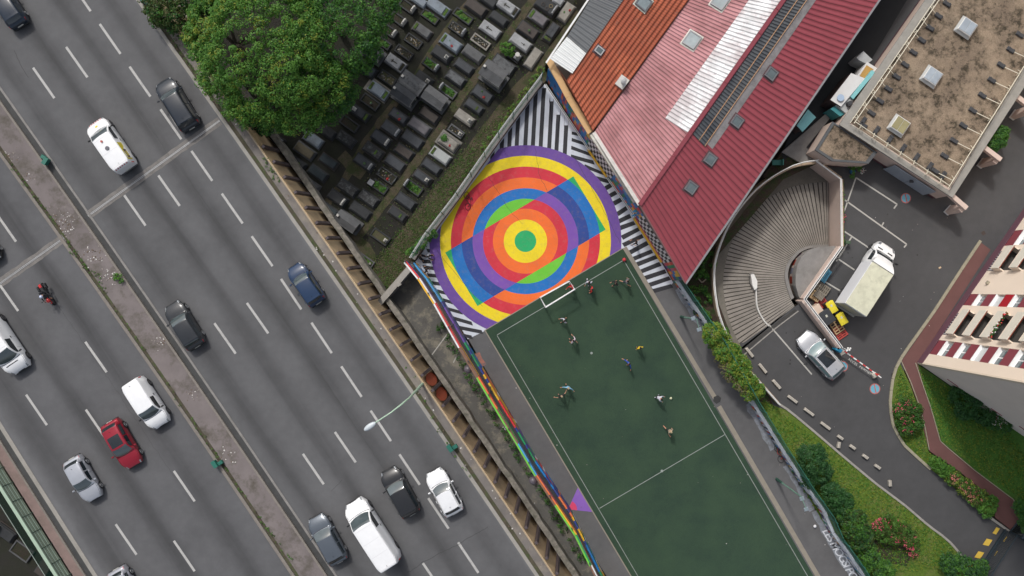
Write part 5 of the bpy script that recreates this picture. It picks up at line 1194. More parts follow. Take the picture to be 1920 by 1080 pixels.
            for qx, qy in ((l / 2 - .25, -.25), (l / 2 - .3, .1), (l / 2 - .6, -.3)): d.cyl((qx, qy, z + .08), .11, .2, S['beige'], 10)
            part(d, "flower_pots")
    return r
AR = ang(.56, -.83)
G = [
 (785, 0, 'slab', 'blue', "pale blue grey slab at the photo's top edge above the wide bluish slab", 34, 15, None, ()),
 (821, 12, 'slab', 'blue', "wide bluish slab with a long planter at its lower end near the top", 46, 20, None, ('planter',)),
 (806, 31, 'bed', 'dark', "dark weathered kerbed grave just below the wide bluish slab", 38, 17, None, ('moss',)),
 (791, 56, 'slab', 'grey', "grey spotted slab with grass growing at its upper left end", 38, 17, None, ('planterW',)),
 (775, 77, 'bed', 'dark', "mossy dark kerbed grave below the grey spotted slab", 36, 19, None, ('rubble',)),
 (757, 98, 'bed', 'dark', "mossy kerbed grave directly above the pale slab with a bronze cross", 38, 18, None, ('rubble',)),
 (741, 117, 'slab', 'pale', "pale slab with a dark bronze cross beside the big tree", 40, 20, None, ('cross', 'planter')),
 (764, 12, 'bed', 'dark', "shaded kerbed grave with white headstone, topmost of three by the tree", 36, 18, None, ('stele', 'white')),
 (747, 36, 'bed', 'dark', "shaded kerbed grave with white headstone, middle of three by the tree", 36, 18, None, ('stele', 'white')),
 (729, 57, 'bed', 'dark', "shaded kerbed grave with large rounded white headstone, lowest of three by the tree", 36, 18, None, ('stele', 'white')),
 (694, 92, 'chapel', 'black', "dark roofed mausoleum with beige front tucked under the big tree", 46, 26, None, ('lit',)),
 (718, 80, 'bed', 'dark', "dark kerbed grave with a small green planter right of the shaded mausoleum", 34, 16, None, ('moss',)),
 (686, 128, 'slab', 'teal', "dark teal slab half under the big tree", 40, 20, None, ()),
 (868, 30, 'bed', 'dark', "dark kerbed grave with a tuft of grass beside the warm grey slab", 42, 18, None, ('moss',)),
 (858, 54, 'bed', 'dark', "dark kerbed grave with white headstone beside the pale slab with planter and cross", 38, 18, None, ('stele', 'rubble')),
 (845, 80, 'slab', 'blue', "light grey slab with raised cross, green planter and red flowers", 42, 21, None, ('planterW', 'blocks', 'flower')),
 (828, 101, 'slab', 'dark', "dark slab carrying a pale sculpture, left of the grey speckled slab", 38, 19, None, ('statue',)),
 (808, 121, 'bed', 'dark', "mossy grave with a small pale headstone above the flat roofed tomb", 36, 18, None, ('moss', 'stele')),
 (892, 13, 'slab', 'brown', "warm dark grey slab near the top beside a stained pale slab", 42, 20, None, ()),
 (952, 12, 'slab', 'pale', "stained pale slab with dark cross, nearest the top of the photo", 44, 20, None, ('cross', 'planter')),
 (935, 34, 'slab', 'dark', "low black speckled slab below the stained pale slab", 35, 16, None, ()),
 (919, 55, 'slab', 'pale', "clean pale slab with a dark cross at its upper left end", 42, 20, None, ('cross',)),
 (901, 78, 'bed', 'beige', "ruined beige grave full of broken pieces below the clean pale slab", 40, 18, None, ('rubble',)),
 (887, 100, 'slab', 'grey', "plain grey speckled slab below the ruined beige grave", 40, 19, None, ()),
 (916, 0, 'slab', 'dark', "dark slab cut by the photo's top edge right of the warm grey slab", 34, 16, None, ()),
 (1025, 10, 'slab', 'dark', "large dark slab with wreaths and a headstone near the top", 44, 24, None, ('wreath', 'stele')),
 (1009, 33, 'slab', 'mauve', "grey slab with raised cross and narrow planter right of the stained pale slab", 38, 20, None, ('blocks', 'planterW')),
 (990, 56, 'slab', 'brown', "dark brown slab with a small vase in its middle", 40, 21, None, ('vase',)),
 (976, 79, 'slab', 'pale', "pale slab with a thin cross below the dark brown slab", 42, 20, None, ('crossE',)),
 (1062, 22, 'slab', 'beige', "pale slab turned towards the grey roof with red flowers on it", 37, 19, AR, ('flower',)),
 (1034, 60, 'slab', 'slate', "slate slab turned the other way with a planter at its lower end", 38, 17, AR, ('planterW', 'blocks')),
 (1000, 109, 'slab', 'beige', "plain beige slab turned towards the court corner", 41, 18, AR, ()),
 (964, 104, 'bed', 'dark', "grave with a short white column beside a round shrub", 30, 20, None, ('column',)),
 (1047, 1, 'slab', 'pale', "pale slab cut by the photo's top edge beside the wreath grave", 20, 14, None, ()),
 (870, 124, 'slab', 'slate', "plain slate slab left of the large gabled mausoleum", 37, 17, None, ()),
 (944, 121, 'slab', 'speck', "large dark lichen spotted slab behind the gabled mausoleum", 46, 24, None, ()),
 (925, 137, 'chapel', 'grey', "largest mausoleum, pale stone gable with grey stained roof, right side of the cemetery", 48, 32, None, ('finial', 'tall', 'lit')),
 (854, 146, 'slab', 'speck', "black speckled slab below the plain slate slab", 38, 18, None, ()),
 (840, 171, 'bed', 'grey', "green planted kerbed grave beside a mausoleum with beige side wall", 36, 18, None, ('moss', 'steleW')),
 (905, 176, 'slab', 'slate', "slate slab with faded red flowers below the largest mausoleum", 40, 21, None, ('flower',)),
 (889, 199, 'slab', 'slate', "narrow slate slab beside the slab with faded red flowers", 36, 16, None, ('plaque',)),
 (871, 220, 'slab', 'beige', "pale slab carrying a white statue at its lower end", 39, 18, None, ('statue',)),
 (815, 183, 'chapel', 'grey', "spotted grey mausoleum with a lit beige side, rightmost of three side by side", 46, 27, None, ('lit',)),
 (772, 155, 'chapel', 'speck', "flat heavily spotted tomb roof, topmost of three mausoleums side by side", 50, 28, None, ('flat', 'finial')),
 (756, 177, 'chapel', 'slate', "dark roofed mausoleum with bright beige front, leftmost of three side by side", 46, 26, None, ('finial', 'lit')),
 (794, 147, 'slab', 'dark', "dark slab with a small sculpture above the spotted mausoleum", 34, 18, None, ('statue',)),
 (726, 146, 'bed', 'dark', "dark grave with ochre rubble below the bronze cross slab", 38, 20, None, ('rubble', 'dry')),
 (709, 169, 'slab', 'blue', "pale blue slab with planters at both ends framed in beige paving", 42, 21, None, ('planter', 'planterW')),
 (694, 191, 'bed', 'dark', "dark soil grave below the pale blue slab", 40, 20, None, ('vase',)),
 (674, 211, 'slab', 'slate', "dark slab with a white statue at its upper end near the tree", 38, 17, None, ('statue', 'west', 'planter')),
 (655, 232, 'bed', 'dark', "overgrown dark kerbed grave at the edge of the big tree", 40, 20, None, ()),
 (747, 217, 'slab', 'slate', "dark slab scattered with dry flowers below the bright fronted mausoleum", 36, 18, None, ('flower',)),
 (733, 241, 'slab', 'slate', "slate slab with a rounded headstone at its lower end", 38, 20, None, ('stele',)),
 (786, 236, 'slab', 'mauve', "mauve grey slab with a raised cross in the middle of the cemetery", 42, 20, None, ('blocks',)),
 (805, 215, 'slab', 'brown', "dark brown slab below the beige sided mausoleum", 38, 19, None, ('relief',)),
 (773, 261, 'slab', 'slate', "slate slab with a small square plaque below the mauve grey slab", 42, 20, None, ('relief',)),
 (714, 259, 'slab', 'slate', "slate slab with a white rounded headstone at its lower end", 38, 19, None, ('stele', 'white')),
 (699, 282, 'slab', 'black', "black and white weathered slab with a moss plaque", 40, 20, None, ('plaque',)),
 (682, 304, 'slab', 'slate', "slate slab with white flowers and a low pale headstone", 40, 18, None, ('stele', 'vase')),
 (757, 284, 'slab', 'brown', "brown slab between two slate slabs", 36, 18, None, ('relief',)),
 (740, 305, 'slab', 'slate', "plain blue black slab below the brown slab", 40, 20, None, ()),
 (725, 329, 'bed', 'black', "black kerbed grave with red flowers beside the small white stone", 40, 21, None, ('flower', 'rubble')),
 (855, 246, 'bed', 'grey', "low grave with ochre stones above the tiled beige tomb", 34, 16, None, ('rubble', 'statue')),
 (841, 267, 'slab', 'beige', "beige tiled tomb with a shrub on wide paving", 38, 20, None, ('blocks', 'bush', 'flower')),
 (825, 291, 'slab', 'white', "clean white slab, brightest of the cemetery, with a planter at its upper end", 41, 19, None, ('planterW',)),
 (809, 312, 'slab', 'slate', "plain dark slab below the clean white slab", 37, 16, None, ()),
 (792, 332, 'slab', 'slate', "dark slab with small pale sculptures at its lower end", 36, 16, None, ('statue',)),
 (775, 352, 'bed', 'dark', "grassy kerbed grave with a small grey stone at its lower end", 38, 20, None, ('moss', 'steleW')),
 (711, 350, 'bed', 'dark', "bright green planted grave beside the small square white stone", 36, 18, None, ('moss',)),
 (514, 259, 'slab', 'dark', "dark slab with a headstone between motorway wall and big tree", 38, 17, None, ('stele',)),
 (586, 261, 'slab', 'blue', "light blue grey slab just below the big tree", 38, 19, None, ('planterW',)),
 (570, 282, 'slab', 'sand', "sand coloured slab with a raised cross below the big tree", 41, 19, None, ('relief',)),
 (554, 305, 'slab', 'dark', "dark slab beside the motorway wall below the sand coloured one", 38, 18, None, ('plaque',)),
 (615, 302, 'slab', 'teal', "smooth dark slab right of the sand coloured slab", 36, 17, None, ()),
 (595, 324, 'slab', 'teal', "dark teal slab second from the motorway wall", 38, 18, None, ()),
 (580, 346, 'slab', 'grey', "worn grey slab with a dark arch beside the motorway wall", 38, 18, None, ('steleW',)),
 (612, 246, 'slab', 'dark', "shadowed slab under the lower edge of the big tree", 34, 16, None, ()),
 (648, 260, 'slab', 'black', "broken black slab on the bare ground below the tree", 36, 18, None, ()),
 (651, 352, 'slab', 'black', "black cracked slab above the slab with a small pale headstone", 40, 19, None, ()),
 (632, 371, 'slab', 'dark', "dark slab with a stepped pale headstone beside the gabled tomb", 38, 19, None, ('stele', 'white')),
 (690, 372, 'slab', 'black', "patchy black slab right of the one with a raised cross", 38, 19, None, ()),
 (675, 395, 'slab', 'dark', "dark slab with a raised cross right of the lowest mausoleum", 42, 18, None, ('relief',)),
 (614, 393, 'slab', 'teal', "smooth dark green slab behind the lowest mausoleum", 40, 18, None, ()),
 (650, 415, 'chapel', 'grey', "lowest mausoleum, grey gabled roof near the motorway wall", 46, 24, None, ('finial',)),
 (760, 377, 'slab', 'slate', "slate slab standing alone on the grass, upper of two", 39, 18, None, ('relief',)),
 (745, 401, 'slab', 'dark', "dark spotted slab standing alone on the grass, lower of two", 36, 17, None, ('plaque',)),
 (713, 444, 'bed', 'dark', "isolated kerbed grave of dry earth with a white stone", 40, 20, None, ('dry', 'statue')),
 (683, 489, 'bed', 'grey', "lowest grave with grass and stone pots near the boundary wall", 40, 20, None, ('moss', 'pots')),
 (40, 1034, 'bed', 'grey', "kerbed grave seen past the left motorway railing", 44, 28, None, ()),
 (84, 1062, 'slab', 'brown', "reddish slab past the left railing in the lower left corner", 46, 26, AR, ()),
 (8, 1000, 'slab', 'dark', "dark slab at the left edge of the photo past the railing", 40, 22, None, ('steleW',)),
]
for (x, y, kind, st, lb, L, Wd, rot, ex) in G: grave(x, y, kind, st, lb, L, Wd, rot, ex)
d = MB(); p = W(695, 342, .45); d.box((p.x, p.y, .22), (.5, .5, .45), S['pale'], A0, .03); single(d, "stone_block", "small square pale stone beside the bright green grave", "stone", (p.x, p.y, 0))
# paving around the tiled tomb and low slabs of soil kerbs
d = MB(); c = W(841, 267); d.box((c.x, c.y, .02), (44 * PX, 29 * PX, .05), mat("tomb_paving", (.17, .16, .14), .85, .15, 2, .1, 20), A0); c = W(709, 169); d.box((c.x, c.y, .02), (49 * PX, 28 * PX, .05), bpy.data.materials["tomb_paving"], A0); struct(d, "grave_paving")
# ------------------------------------------------------------------ foliage
def leaf_mat(name, c1, c2, c3, sc=.8, hi=None):
    t = NT(name); a = t.noise(sc, 3, .6); b = t.noise(9, 2, .6)
    col = t.mix(t.remap(a, .35, .65), rgb(c1), rgb(c2)); col = t.mix(t.remap(b, .42, .62, 0, .8), col, rgb(c3))
    t.out(col, .55); t.b.inputs['Specular IOR Level'].default_value = .3
    tr = t.node("ShaderNodeBsdfTranslucent"); t.l.new(col, tr.inputs[0]); mx = t.node("ShaderNodeMixShader"); mx.inputs[0].default_value = .25
    t.l.new(t.b.outputs[0], mx.inputs[1]); t.l.new(tr.outputs[0], mx.inputs[2]); t.l.new(mx.outputs[0], t.n["Material Output"].inputs[0]); return t.m
def leaves(name, centers, radii, per, size, mats, parent=None, off=(0, 0, 0), up=.25, weights=None, spread=.9, seed=1, flat=0.45):
    """leaf clumps: every clump a dome of small leaf faces, merged into one crown mesh"""
    R = np.random.RandomState(seed); C = np.repeat(np.array(centers, float), per, 0); Rd = np.repeat(np.array(radii, float), per); n = len(C)
    v = R.normal(size=(n, 3)); v[:, 2] = np.abs(v[:, 2]) * .9 - .15; v /= np.linalg.norm(v, axis=1)[:, None]
    P = C + v * (Rd * R.uniform(.6, 1.05, n))[:, None] - np.array(off)
    nn = v * .8 + R.normal(size=(n, 3)) * .36; nn[:, 2] += up + .2; nn /= np.linalg.norm(nn, axis=1)[:, None]
    t = np.cross(nn, R.normal(size=(n, 3))); t /= np.linalg.norm(t, axis=1)[:, None]; b = np.cross(nn, t)
    s = (size * R.uniform(.6, 1.35, n))[:, None]
    V = np.stack([P - t * s, P - b * s * .55, P + t * s, P + b * s * .55], 1).reshape(-1, 3)
    me = bpy.data.meshes.new(name); me.vertices.add(4 * n); me.vertices.foreach_set('co', V.ravel()); me.loops.add(4 * n); me.loops.foreach_set('vertex_index', np.arange(4 * n)); me.polygons.add(n)
    me.polygons.foreach_set('loop_start', np.arange(0, 4 * n, 4)); me.polygons.foreach_set('loop_total', np.full(n, 4))
    for m in mats: me.materials.append(m)
    w = weights or [1 / len(mats)] * len(mats); cid = np.repeat(R.choice(len(mats), len(centers), p=w), per); rn = R.choice(len(mats), n, p=w)
    me.polygons.foreach_set('material_index', np.where(R.rand(n) < .55, cid, rn).astype(np.int32)); me.update(); me.validate()
    o = bpy.data.objects.new(name, me); COL.objects.link(o)
    if parent: o.parent = parent
    return o
def crown_points(lobes, dens, seed=1, low=-.1):
    R = np.random.RandomState(seed); out = []; L = [(Vector(c), r) for c, r in lobes]
    for c, r in L:
        n = int(dens * 2 * math.pi * r * r)
        for _ in range(n):
            v = R.normal(size=3); v[2] = abs(v[2]) * 1.1 + low; v = Vector(v).normalized(); p = c + Vector((v.x * r, v.y * r, v.z * r * .8)) * R.uniform(.76, 1.06)
            if any((p - c2).length < r2 * .82 for c2, r2 in L if c2 is not c): continue
            out.append(tuple(p))
    return out
LM1 = leaf_mat("leaf_bright", (.085, .22, .035), (.125, .26, .035), (.06, .16, .03)); LM2 = leaf_mat("leaf_mid", (.055, .165, .02), (.08, .2, .022), (.04, .125, .02)); LM3 = leaf_mat("leaf_dark", (.028, .105, .026), (.04, .13, .026), (.018, .07, .018)); LMY = leaf_mat("leaf_yellow", (.2, .25, .03), (.25, .28, .04), (.13, .2, .02))
LB1 = leaf_mat("leaf_bluegreen", (.03, .09, .035), (.04, .11, .04), (.02, .06, .025)); LO = leaf_mat("leaf_olive", (.05, .08, .018), (.075, .105, .02), (.035, .055, .014))
BARK = mat("bark", (.09, .07, .05), .9, .25, 3, .25, 20, .5)
def tree(label, base, lobes, dens, per, size, rc, mats, weights, seed, grp="trees at the edge of the cemetery"):
    """lobes: (px, py, z, radius m)"""
    Lb = [(W(x, y, z), r) for x, y, z, r in lobes]; loc = W(*base, 0); r = root("tree", label, "tree", loc, grp)
    P = crown_points(Lb, dens, seed); R = np.random.RandomState(seed); rad = rc * R.uniform(.7, 1.35, len(P))
    leaves("crown", P, rad, per, size, mats, r, loc, weights=weights, seed=seed)
    d = MB(); tz = min(5, min(c.z for c, _ in Lb) * .9); q = tz / 5; top = Vector((loc.x, loc.y, tz)); d.tube([loc, loc + Vector((0, 0, 1 * q)), loc + Vector((.1 * q, .1 * q, 3 * q)), top], [.45 * q, .34 * q, .3 * q, .26 * q], BARK, 10); d.build("trunk", r)
    for c, rr_ in Lb[::2]:
        d = MB(); m = top.lerp(c, .5) + Vector((0, 0, .3 * q)); d.tube([top - Vector((0, 0, .6 * q)), m, c], [.2 * q, .12 * q, .05 * q], BARK, 7); d.build("limb", r)
    return r
R_ = random.Random(4)
tree("large bright green tree with yellowish clusters beside the motorway", (470, 110), [(470, 95, 8, 3.6), (400, 75, 7, 2.0), (430, 20, 7, 2.6), (425, 140, 7, 2.0), (480, 180, 6.5, 2.6), (540, 130, 8, 3.0), (520, 30, 8, 3.2), (455, 55, 9, 2.4), (560, 200, 6, 2.2), (600, 150, 6.5, 2.2), (395, 40, 7, 1.7), (510, 222, 5, 1.2), (560, 60, 8.5, 2.4), (470, -30, 8, 3)], 4.3, 62, .082, .40, [LM1, LM2, LMY], [.5, .38, .12], 3)
tree("darker green tree right of the bright one beside the graves", (640, 60), [(640, 60, 7, 3.0), (600, 20, 7.5, 2.6), (680, 30, 6.5, 2.3), (665, 95, 6, 2.0), (620, 120, 6, 2.1), (700, 0, 6, 2.2), (630, 175, 5, 1.7), (600, 90, 7, 2.2), (645, -20, 7, 2.6), (580, 160, 5.5, 2.0), (608, 205, 4.5, 1.3)], 4.2, 58, .084, .39, [LM2, LM3, LM1], [.55, .38, .07], 8)
tree("dull olive tree leaning over the motorway edge at the top", (330, 20), [(330, 10, 6, 2.2), (300, -5, 6, 1.5), (345, 40, 5.5, 1.3), (375, -10, 6.5, 2.0), (310, 28, 5.5, 1.0)], 5.5, 46, .1, .36, [LO, LM3, LM2], [.6, .3, .1], 12)
tree("low blue green shrubby tree between bright tree and motorway wall", (430, 190), [(430, 192, 3.5, 1.4), (405, 160, 3.5, 1.1), (462, 222, 3.2, 1.3), (382, 118, 4, 1.0), (375, 90, 4, 1.1), (500, 228, 3, 1.0)], 6, 44, .095, .33, [LB1, LM3], [.75, .25], 17)
tree("tree beyond the garage roof seen in its shadow at the right", (1868, 266), [(1868, 262, 2.2, .75), (1878, 250, 2.4, .5), (1862, 272, 2.2, .5)], 14, 40, .08, .22, [LM2, LM3], [.6, .4], 19, "trees by the driveway")
# shrubs
FL1 = mat("pink_bloom", (.65, .06, .16), .6, .2, 8, .2, 40); FL2 = mat("salmon_bloom", (.55, .2, .16), .6, .2, 8, .2, 40); FLW = mat("white_bloom", (.65, .65, .6), .6)
def bush(label, blobs, per, size, rc, mats, weights, seed, name="bush", grp="bushes in the garden", bloom=None, cat="bush"):
    x, y = blobs[0][0], blobs[0][1]; loc = W(x, y, 0); r = root(name, label, cat, loc, grp)
    Lb = [(W(a, b, z), q) for a, b, z, q in blobs]; P = crown_points(Lb, 16, seed, -.2); R = np.random.RandomState(seed)
    leaves("foliage", P, rc * R.uniform(.7, 1.3, len(P)), per, size, mats, r, loc, weights=weights, seed=seed)
    d = MB(); c, q = Lb[0]; d.tube([Vector((c.x, c.y, max(0, c.z - 2.5) if c.z < 4 else c.z - .3)), c], [.05, .02], BARK, 5); d.build("stem", r)
    if bloom:
        mt, n, regs = bloom; d = MB()
        for _ in range(n):
            bx, by, br = regs[_ % len(regs)]; a, q = R.uniform(0, 6.28), br * math.sqrt(R.rand()); zz = max((c.z + rr_ * .75 - .35 * (Vector((W(bx, by, c.z).x - c.x, W(bx, by, c.z).y - c.y)).length) for c, rr_ in Lb))
            p = W(bx + q * math.cos(a), by + q * math.sin(a), max(.4, min(zz, 1.5)))
            for k in range(3): d.ball(tuple(p + Vector((R.normal() * .07, R.normal() * .07, R.normal() * .03))), .038, mt if R.rand() < .75 else FL2, 5)
        d.build("blossom", r)
    return r
def hedge_blobs(pts, z, q, n, jit=4): return [(x + R_.uniform(-jit, jit), y + R_.uniform(-jit, jit), z * R_.uniform(.8, 1.2), q * R_.uniform(.75, 1.25)) for x, y in [samp(pts, n)[i] for i in range(n)]]
bush("tall bright yellow green hedge growing over the graffiti wall", hedge_blobs([(1338, 622), (1350, 640), (1362, 660), (1385, 690), (1400, 712), (1412, 735)], 2.4, .72, 17, 6), 30, .085, .24, [LMY, LM1, LM2], [.42, .38, .2], 21, "hedge", cat="hedge")
DRY = leaf_mat("leaf_dry", (.17, .14, .08), (.2, .17, .1), (.1, .1, .05))
bush("dry brownish part of the hedge spilling over the court side", hedge_blobs([(1352, 668), (1366, 690), (1382, 712), (1394, 728)], 2.1, .5, 9, 4), 26, .07, .22, [DRY, LMY, LM2], [.7, .15, .15], 22, "hedge", cat="hedge")
LF1 = leaf_mat("leaf_fir", (.03, .095, .03), (.045, .12, .035), (.015, .055, .02))
bush("dark conifer shrub behind the green mesh, topmost of the row", [(1526, 868, 1.6, 1.1), (1512, 850, 1.4, .7), (1539, 885, 1.4, .9), (1518, 880, 1.3, .7), (1532, 850, 1.3, .7), (1518, 900, 1.2, .7)], 32, .075, .24, [LF1, LM3], [.7, .3], 23, grp="dark shrubs behind the mesh fence")
bush("dark feathery conifer shrub, second in the row behind the mesh", [(1563, 928, 1.4, .9), (1553, 912, 1.2, .6), (1580, 940, 1.2, .8), (1574, 948, 1.2, .7)], 32, .08, .24, [LM3, LF1], [.6, .4], 24, grp="dark shrubs behind the mesh fence")
bush("broad leaved dark shrub, third in the row behind the mesh", [(1604, 990, 1.6, 1.05), (1588, 968, 1.4, .7), (1617, 1010, 1.4, .8), (1608, 1015, 1.3, .7), (1607, 975, 1.3, .8)], 32, .085, .25, [LM2, LF1, LO], [.3, .4, .3], 25, grp="dark shrubs behind the mesh fence")
bush("mid green shrub, fourth in the row behind the mesh", [(1630, 1045, 1.3, .8), (1642, 1060, 1.2, .7), (1630, 1030, 1.1, .5), (1640, 1078, 1.2, .9), (1660, 1070, 1.0, .7)], 32, .08, .22, [LM2, LM1, LF1], [.45, .25, .3], 26, grp="dark shrubs behind the mesh fence")
bush("wide flowering bush with deep pink blooms on the lower lawn", [(1665, 985, .9, .85), (1645, 992, .8, .6), (1690, 995, .8, .8), (1705, 1010, .8, .7), (1655, 1005, .8, .6), (1712, 1025, .8, .55), (1680, 1008, .7, .7)], 28, .07, .2, [LO, LM2, LM1], [.5, .3, .2], 27, "flowering_bush", "flowering bushes", (FL1, 150, [(1650, 985, 14), (1680, 995, 22), (1712, 1035, 10), (1708, 1018, 14)]))
bush("round flowering bush on the small lawn by the kerb", [(1700, 772, .9, 1.0), (1690, 760, .8, .7), (1712, 790, .8, .8), (1700, 800, .8, .7), (1715, 768, .7, .6), (1688, 785, .7, .6)], 28, .07, .2, [LM2, LO, LM3], [.45, .3, .25], 28, "flowering_bush", "flowering bushes", (FL1, 60, [(1697, 770, 20), (1705, 795, 18)]))
bush("long low green bush at the upper end of the flowering strip", [(1762, 872, .6, .6), (1752, 866, .5, .45), (1775, 882, .5, .55), (1768, 885, .5, .4)], 28, .07, .18, [LM1, LM2], [.5, .5], 29, "bush", "flowering bushes")
bush("salmon flowering strip bush between driveway and red path", [(1790, 895, .6, .6), (1805, 908, .6, .6), (1820, 918, .6, .65), (1780, 898, .5, .5), (1838, 930, .6, .6), (1810, 922, .5, .5), (1828, 938, .5, .55)], 28, .07, .19, [LO, LM1, LMY], [.45, .35, .2], 30, "flowering_bush", "flowering bushes", (FL2, 80, [(1790, 898, 10), (1815, 918, 16), (1830, 930, 16)]))
bush("green clipped bush at the lower end of the strip beside the path", [(1850, 950, .6, .7), (1858, 940, .6, .55), (1848, 960, .5, .5)], 30, .07, .18, [LM2, LM1], [.6, .4], 31, "bush", "flowering bushes")
bush("dark hedge against the side wall of the apartment block", [(1822, 755, 1.0, 1.2), (1800, 742, .9, .9), (1845, 772, 1.0, 1.0), (1808, 765, .9, .9), (1838, 755, 1.0, .8)], 30, .08, .22, [LM3, LF1], [.7, .3], 32, "hedge", "shrubs by the apartment block", cat="hedge")
bush("white flowering shrub at the end of the dark hedge", [(1868, 785, .9, .8), (1880, 795, .9, .7), (1860, 790, .8, .6)], 30, .075, .2, [LM3, LM2], [.7, .3], 33, "flowering_bush", "shrubs by the apartment block", (FLW, 26, [(1868, 788, 14)]))
bush("dark green shrub at the foot of the gate in the lower right", [(1800, 1065, 1.1, 1.1), (1780, 1055, 1, .8), (1822, 1072, 1, 1.0), (1840, 1062, 1, .6), (1790, 1078, 1, .8)], 32, .085, .24, [LF1, LM2], [.6, .4], 34, "bush", "bushes in the garden")
bush("shrub cut by the right edge beside the black gate", [(1918, 948, 1.1, .8), (1925, 965, 1.1, .9), (1912, 935, .8, .4)], 30, .08, .22, [LM3, LM2], [.5, .5], 35)
bush("ivy and brambles at the corner of the cemetery wall", hedge_blobs([(770, 478), (780, 466), (795, 452), (810, 440)], .9, .34, 9, 4), 22, .075, .18, [LM2, LM1, LB1], [.45, .25, .3], 36, "ivy", "climbing plants on the cemetery edge", cat="ivy")
bush("bright green weeds along the upper cemetery fence", hedge_blobs([(1014, 130), (985, 168), (960, 205), (940, 235), (925, 255), (905, 278)], .22, .2, 30, 3), 16, .05, .13, [LM1, LMY], [.75, .25], 37, "weeds", "climbing plants on the cemetery edge", cat="weeds")
bush("scattered weeds along the lower cemetery fence", hedge_blobs([(890, 300), (865, 335), (840, 370), (815, 405), (795, 430)], .2, .13, 18, 3), 14, .05, .14, [LM2, LM1, LO], [.4, .3, .3], 38, "weeds", "climbing plants on the cemetery edge", cat="weeds")
bush("dense weeds along the foot of the painted fence on the yard side", hedge_blobs([(822, 605), (845, 645), (870, 690), (897, 735), (915, 765), (940, 800), (975, 860), (1010, 915), (1050, 985), (1090, 1050)], .35, .26, 34, 3), 16, .06, .15, [LM3, LM2, LO], [.5, .35, .15], 39, "weeds", "climbing plants on the cemetery edge", cat="weeds")
bush("large green tuft growing on the motorway median", [(222, 522, 5.15, .32), (216, 518, 5.1, .2), (228, 526, 5.1, .2)], 26, .06, .13, [LM2, LM1], [.6, .4], 40, "weeds", "weeds on the motorway median", cat="weeds")
def medweed(label, pts, n, seed, q=.12, jit=2.5): bush(label, hedge_blobs(pts, 1, q, n, jit), 12, .045, .1, [LM1, LM2, LO], [.35, .35, .3], seed, "weeds", "weeds on the motorway median", cat="weeds")
_hb = hedge_blobs
def hedge_blobs(pts, z, q, n, jit=4):
    o = _hb(pts, z, q, n, jit); return [(a, b, ZD + .12, c) for a, b, _, c in o] if z == 1 else o
medweed("weeds in the median gutter above the expansion joint", [(20, 305), (55, 352), (80, 385), (108, 423)], 20, 41); medweed("thick weeds in the median gutter below the expansion joint", [(128, 452), (145, 480), (160, 500), (185, 520), (200, 550)], 30, 42, .16, 4)
medweed("thin line of weeds in the middle of the median gutter", [(215, 575), (240, 610), (275, 660), (290, 680)], 14, 43, .1); medweed("weeds in the median gutter beside the white van and red car", [(315, 722), (340, 760), (375, 808), (398, 840), (425, 880), (460, 930)], 24, 44, .12)
medweed("weeds in the median gutter at the lower edge of the photo", [(480, 960), (500, 990), (525, 1020), (545, 1050)], 16, 45, .13); medweed("weeds between kerb and motorway walkway beside the trees", [(330, 80), (345, 105), (375, 150), (425, 215)], 16, 46, .2, 4)
medweed("weeds on the verge under the first ochre panels", [(498, 300), (505, 315), (520, 338)], 14, 47, .18, 3); medweed("weeds on the verge beside the painted red ovals", [(762, 690), (772, 705), (845, 845), (885, 890)], 10, 48, .15, 3)
bush("green ground plants in the narrow bed between red roof and ramp", _hb([(1312, 500), (1300, 520), (1325, 555), (1312, 580), (1345, 600), (1350, 625), (1300, 540), (1325, 480), (1330, 520)], .25, .3, 26, 9), 20, .07, .17, [LM2, LM3, LM1], [.5, .3, .2], 49, "weeds", "climbing plants on the cemetery edge", cat="weeds")
bush("potted plants with white flowers beside the annex", [(1606, 318, .6, .4), (1598, 312, .5, .3), (1600, 330, .3, .22)], 26, .06, .14, [LM2, LM1], [.6, .4], 50, "potted_plant", "plants around the parking", (FLW, 10, [(1616, 321, 5)]), cat="plant")
bush("plants in the concrete planter beside the pink retaining wall", _hb([(1581, 345), (1581, 380), (1581, 420), (1581, 455)], .35, .13, 16, 1.2), 14, .05, .1, [LM2, LM1], [.5, .5], 51, "planter_plants", "plants around the parking", (FL1, 14, [(1581, 415, 5), (1581, 406, 4)]), cat="plant")
bush("round shrub beside the white column in the cemetery", [(952, 92, .6, .5), (946, 88, .5, .3), (958, 98, .5, .3)], 30, .06, .16, [LM2, LM1], [.6, .4], 52, "bush", "bushes in the garden")
# tufts of grass as one mass
def tufts(label, regions, n, mats, seed, z=0.03, s=.06):
    R = np.random.RandomState(seed); P = []
    for poly, k in regions:
        xs, ys_ = [p[0] for p in poly], [p[1] for p in poly]; c = 0
        while c < k * n:
            x, y = R.uniform(min(xs), max(xs)), R.uniform(min(ys_), max(ys_)); ins = False; j = len(poly) - 1
            for i in range(len(poly)):
                if (poly[i][1] > y) != (poly[j][1] > y) and x < (poly[j][0] - poly[i][0]) * (y - poly[i][1]) / (poly[j][1] - poly[i][1]) + poly[i][0]: ins = not ins
                j = i
            if ins: P.append(tuple(W(x, y, z))); c += 1
    o = leaves("grass", P, [.07] * len(P), 5, s, mats, seed=seed); tag(o, label, kind='stuff')
tufts("grass tufts on the lawns", [([(1352, 650), (1450, 762), (1580, 858), (1700, 953), (1775, 1013), (1805, 1060), (1640, 1080), (1550, 990), (1400, 748)], .5), ([(1687, 690), (1722, 765), (1741, 848), (1800, 888), (1860, 945), (1790, 912), (1690, 826), (1674, 775)], .2), ([(1722, 690), (1890, 802), (1925, 860), (1925, 940), (1831, 880), (1765, 825)], .3)], 9000, [LM1, LM2, LMY], 60)
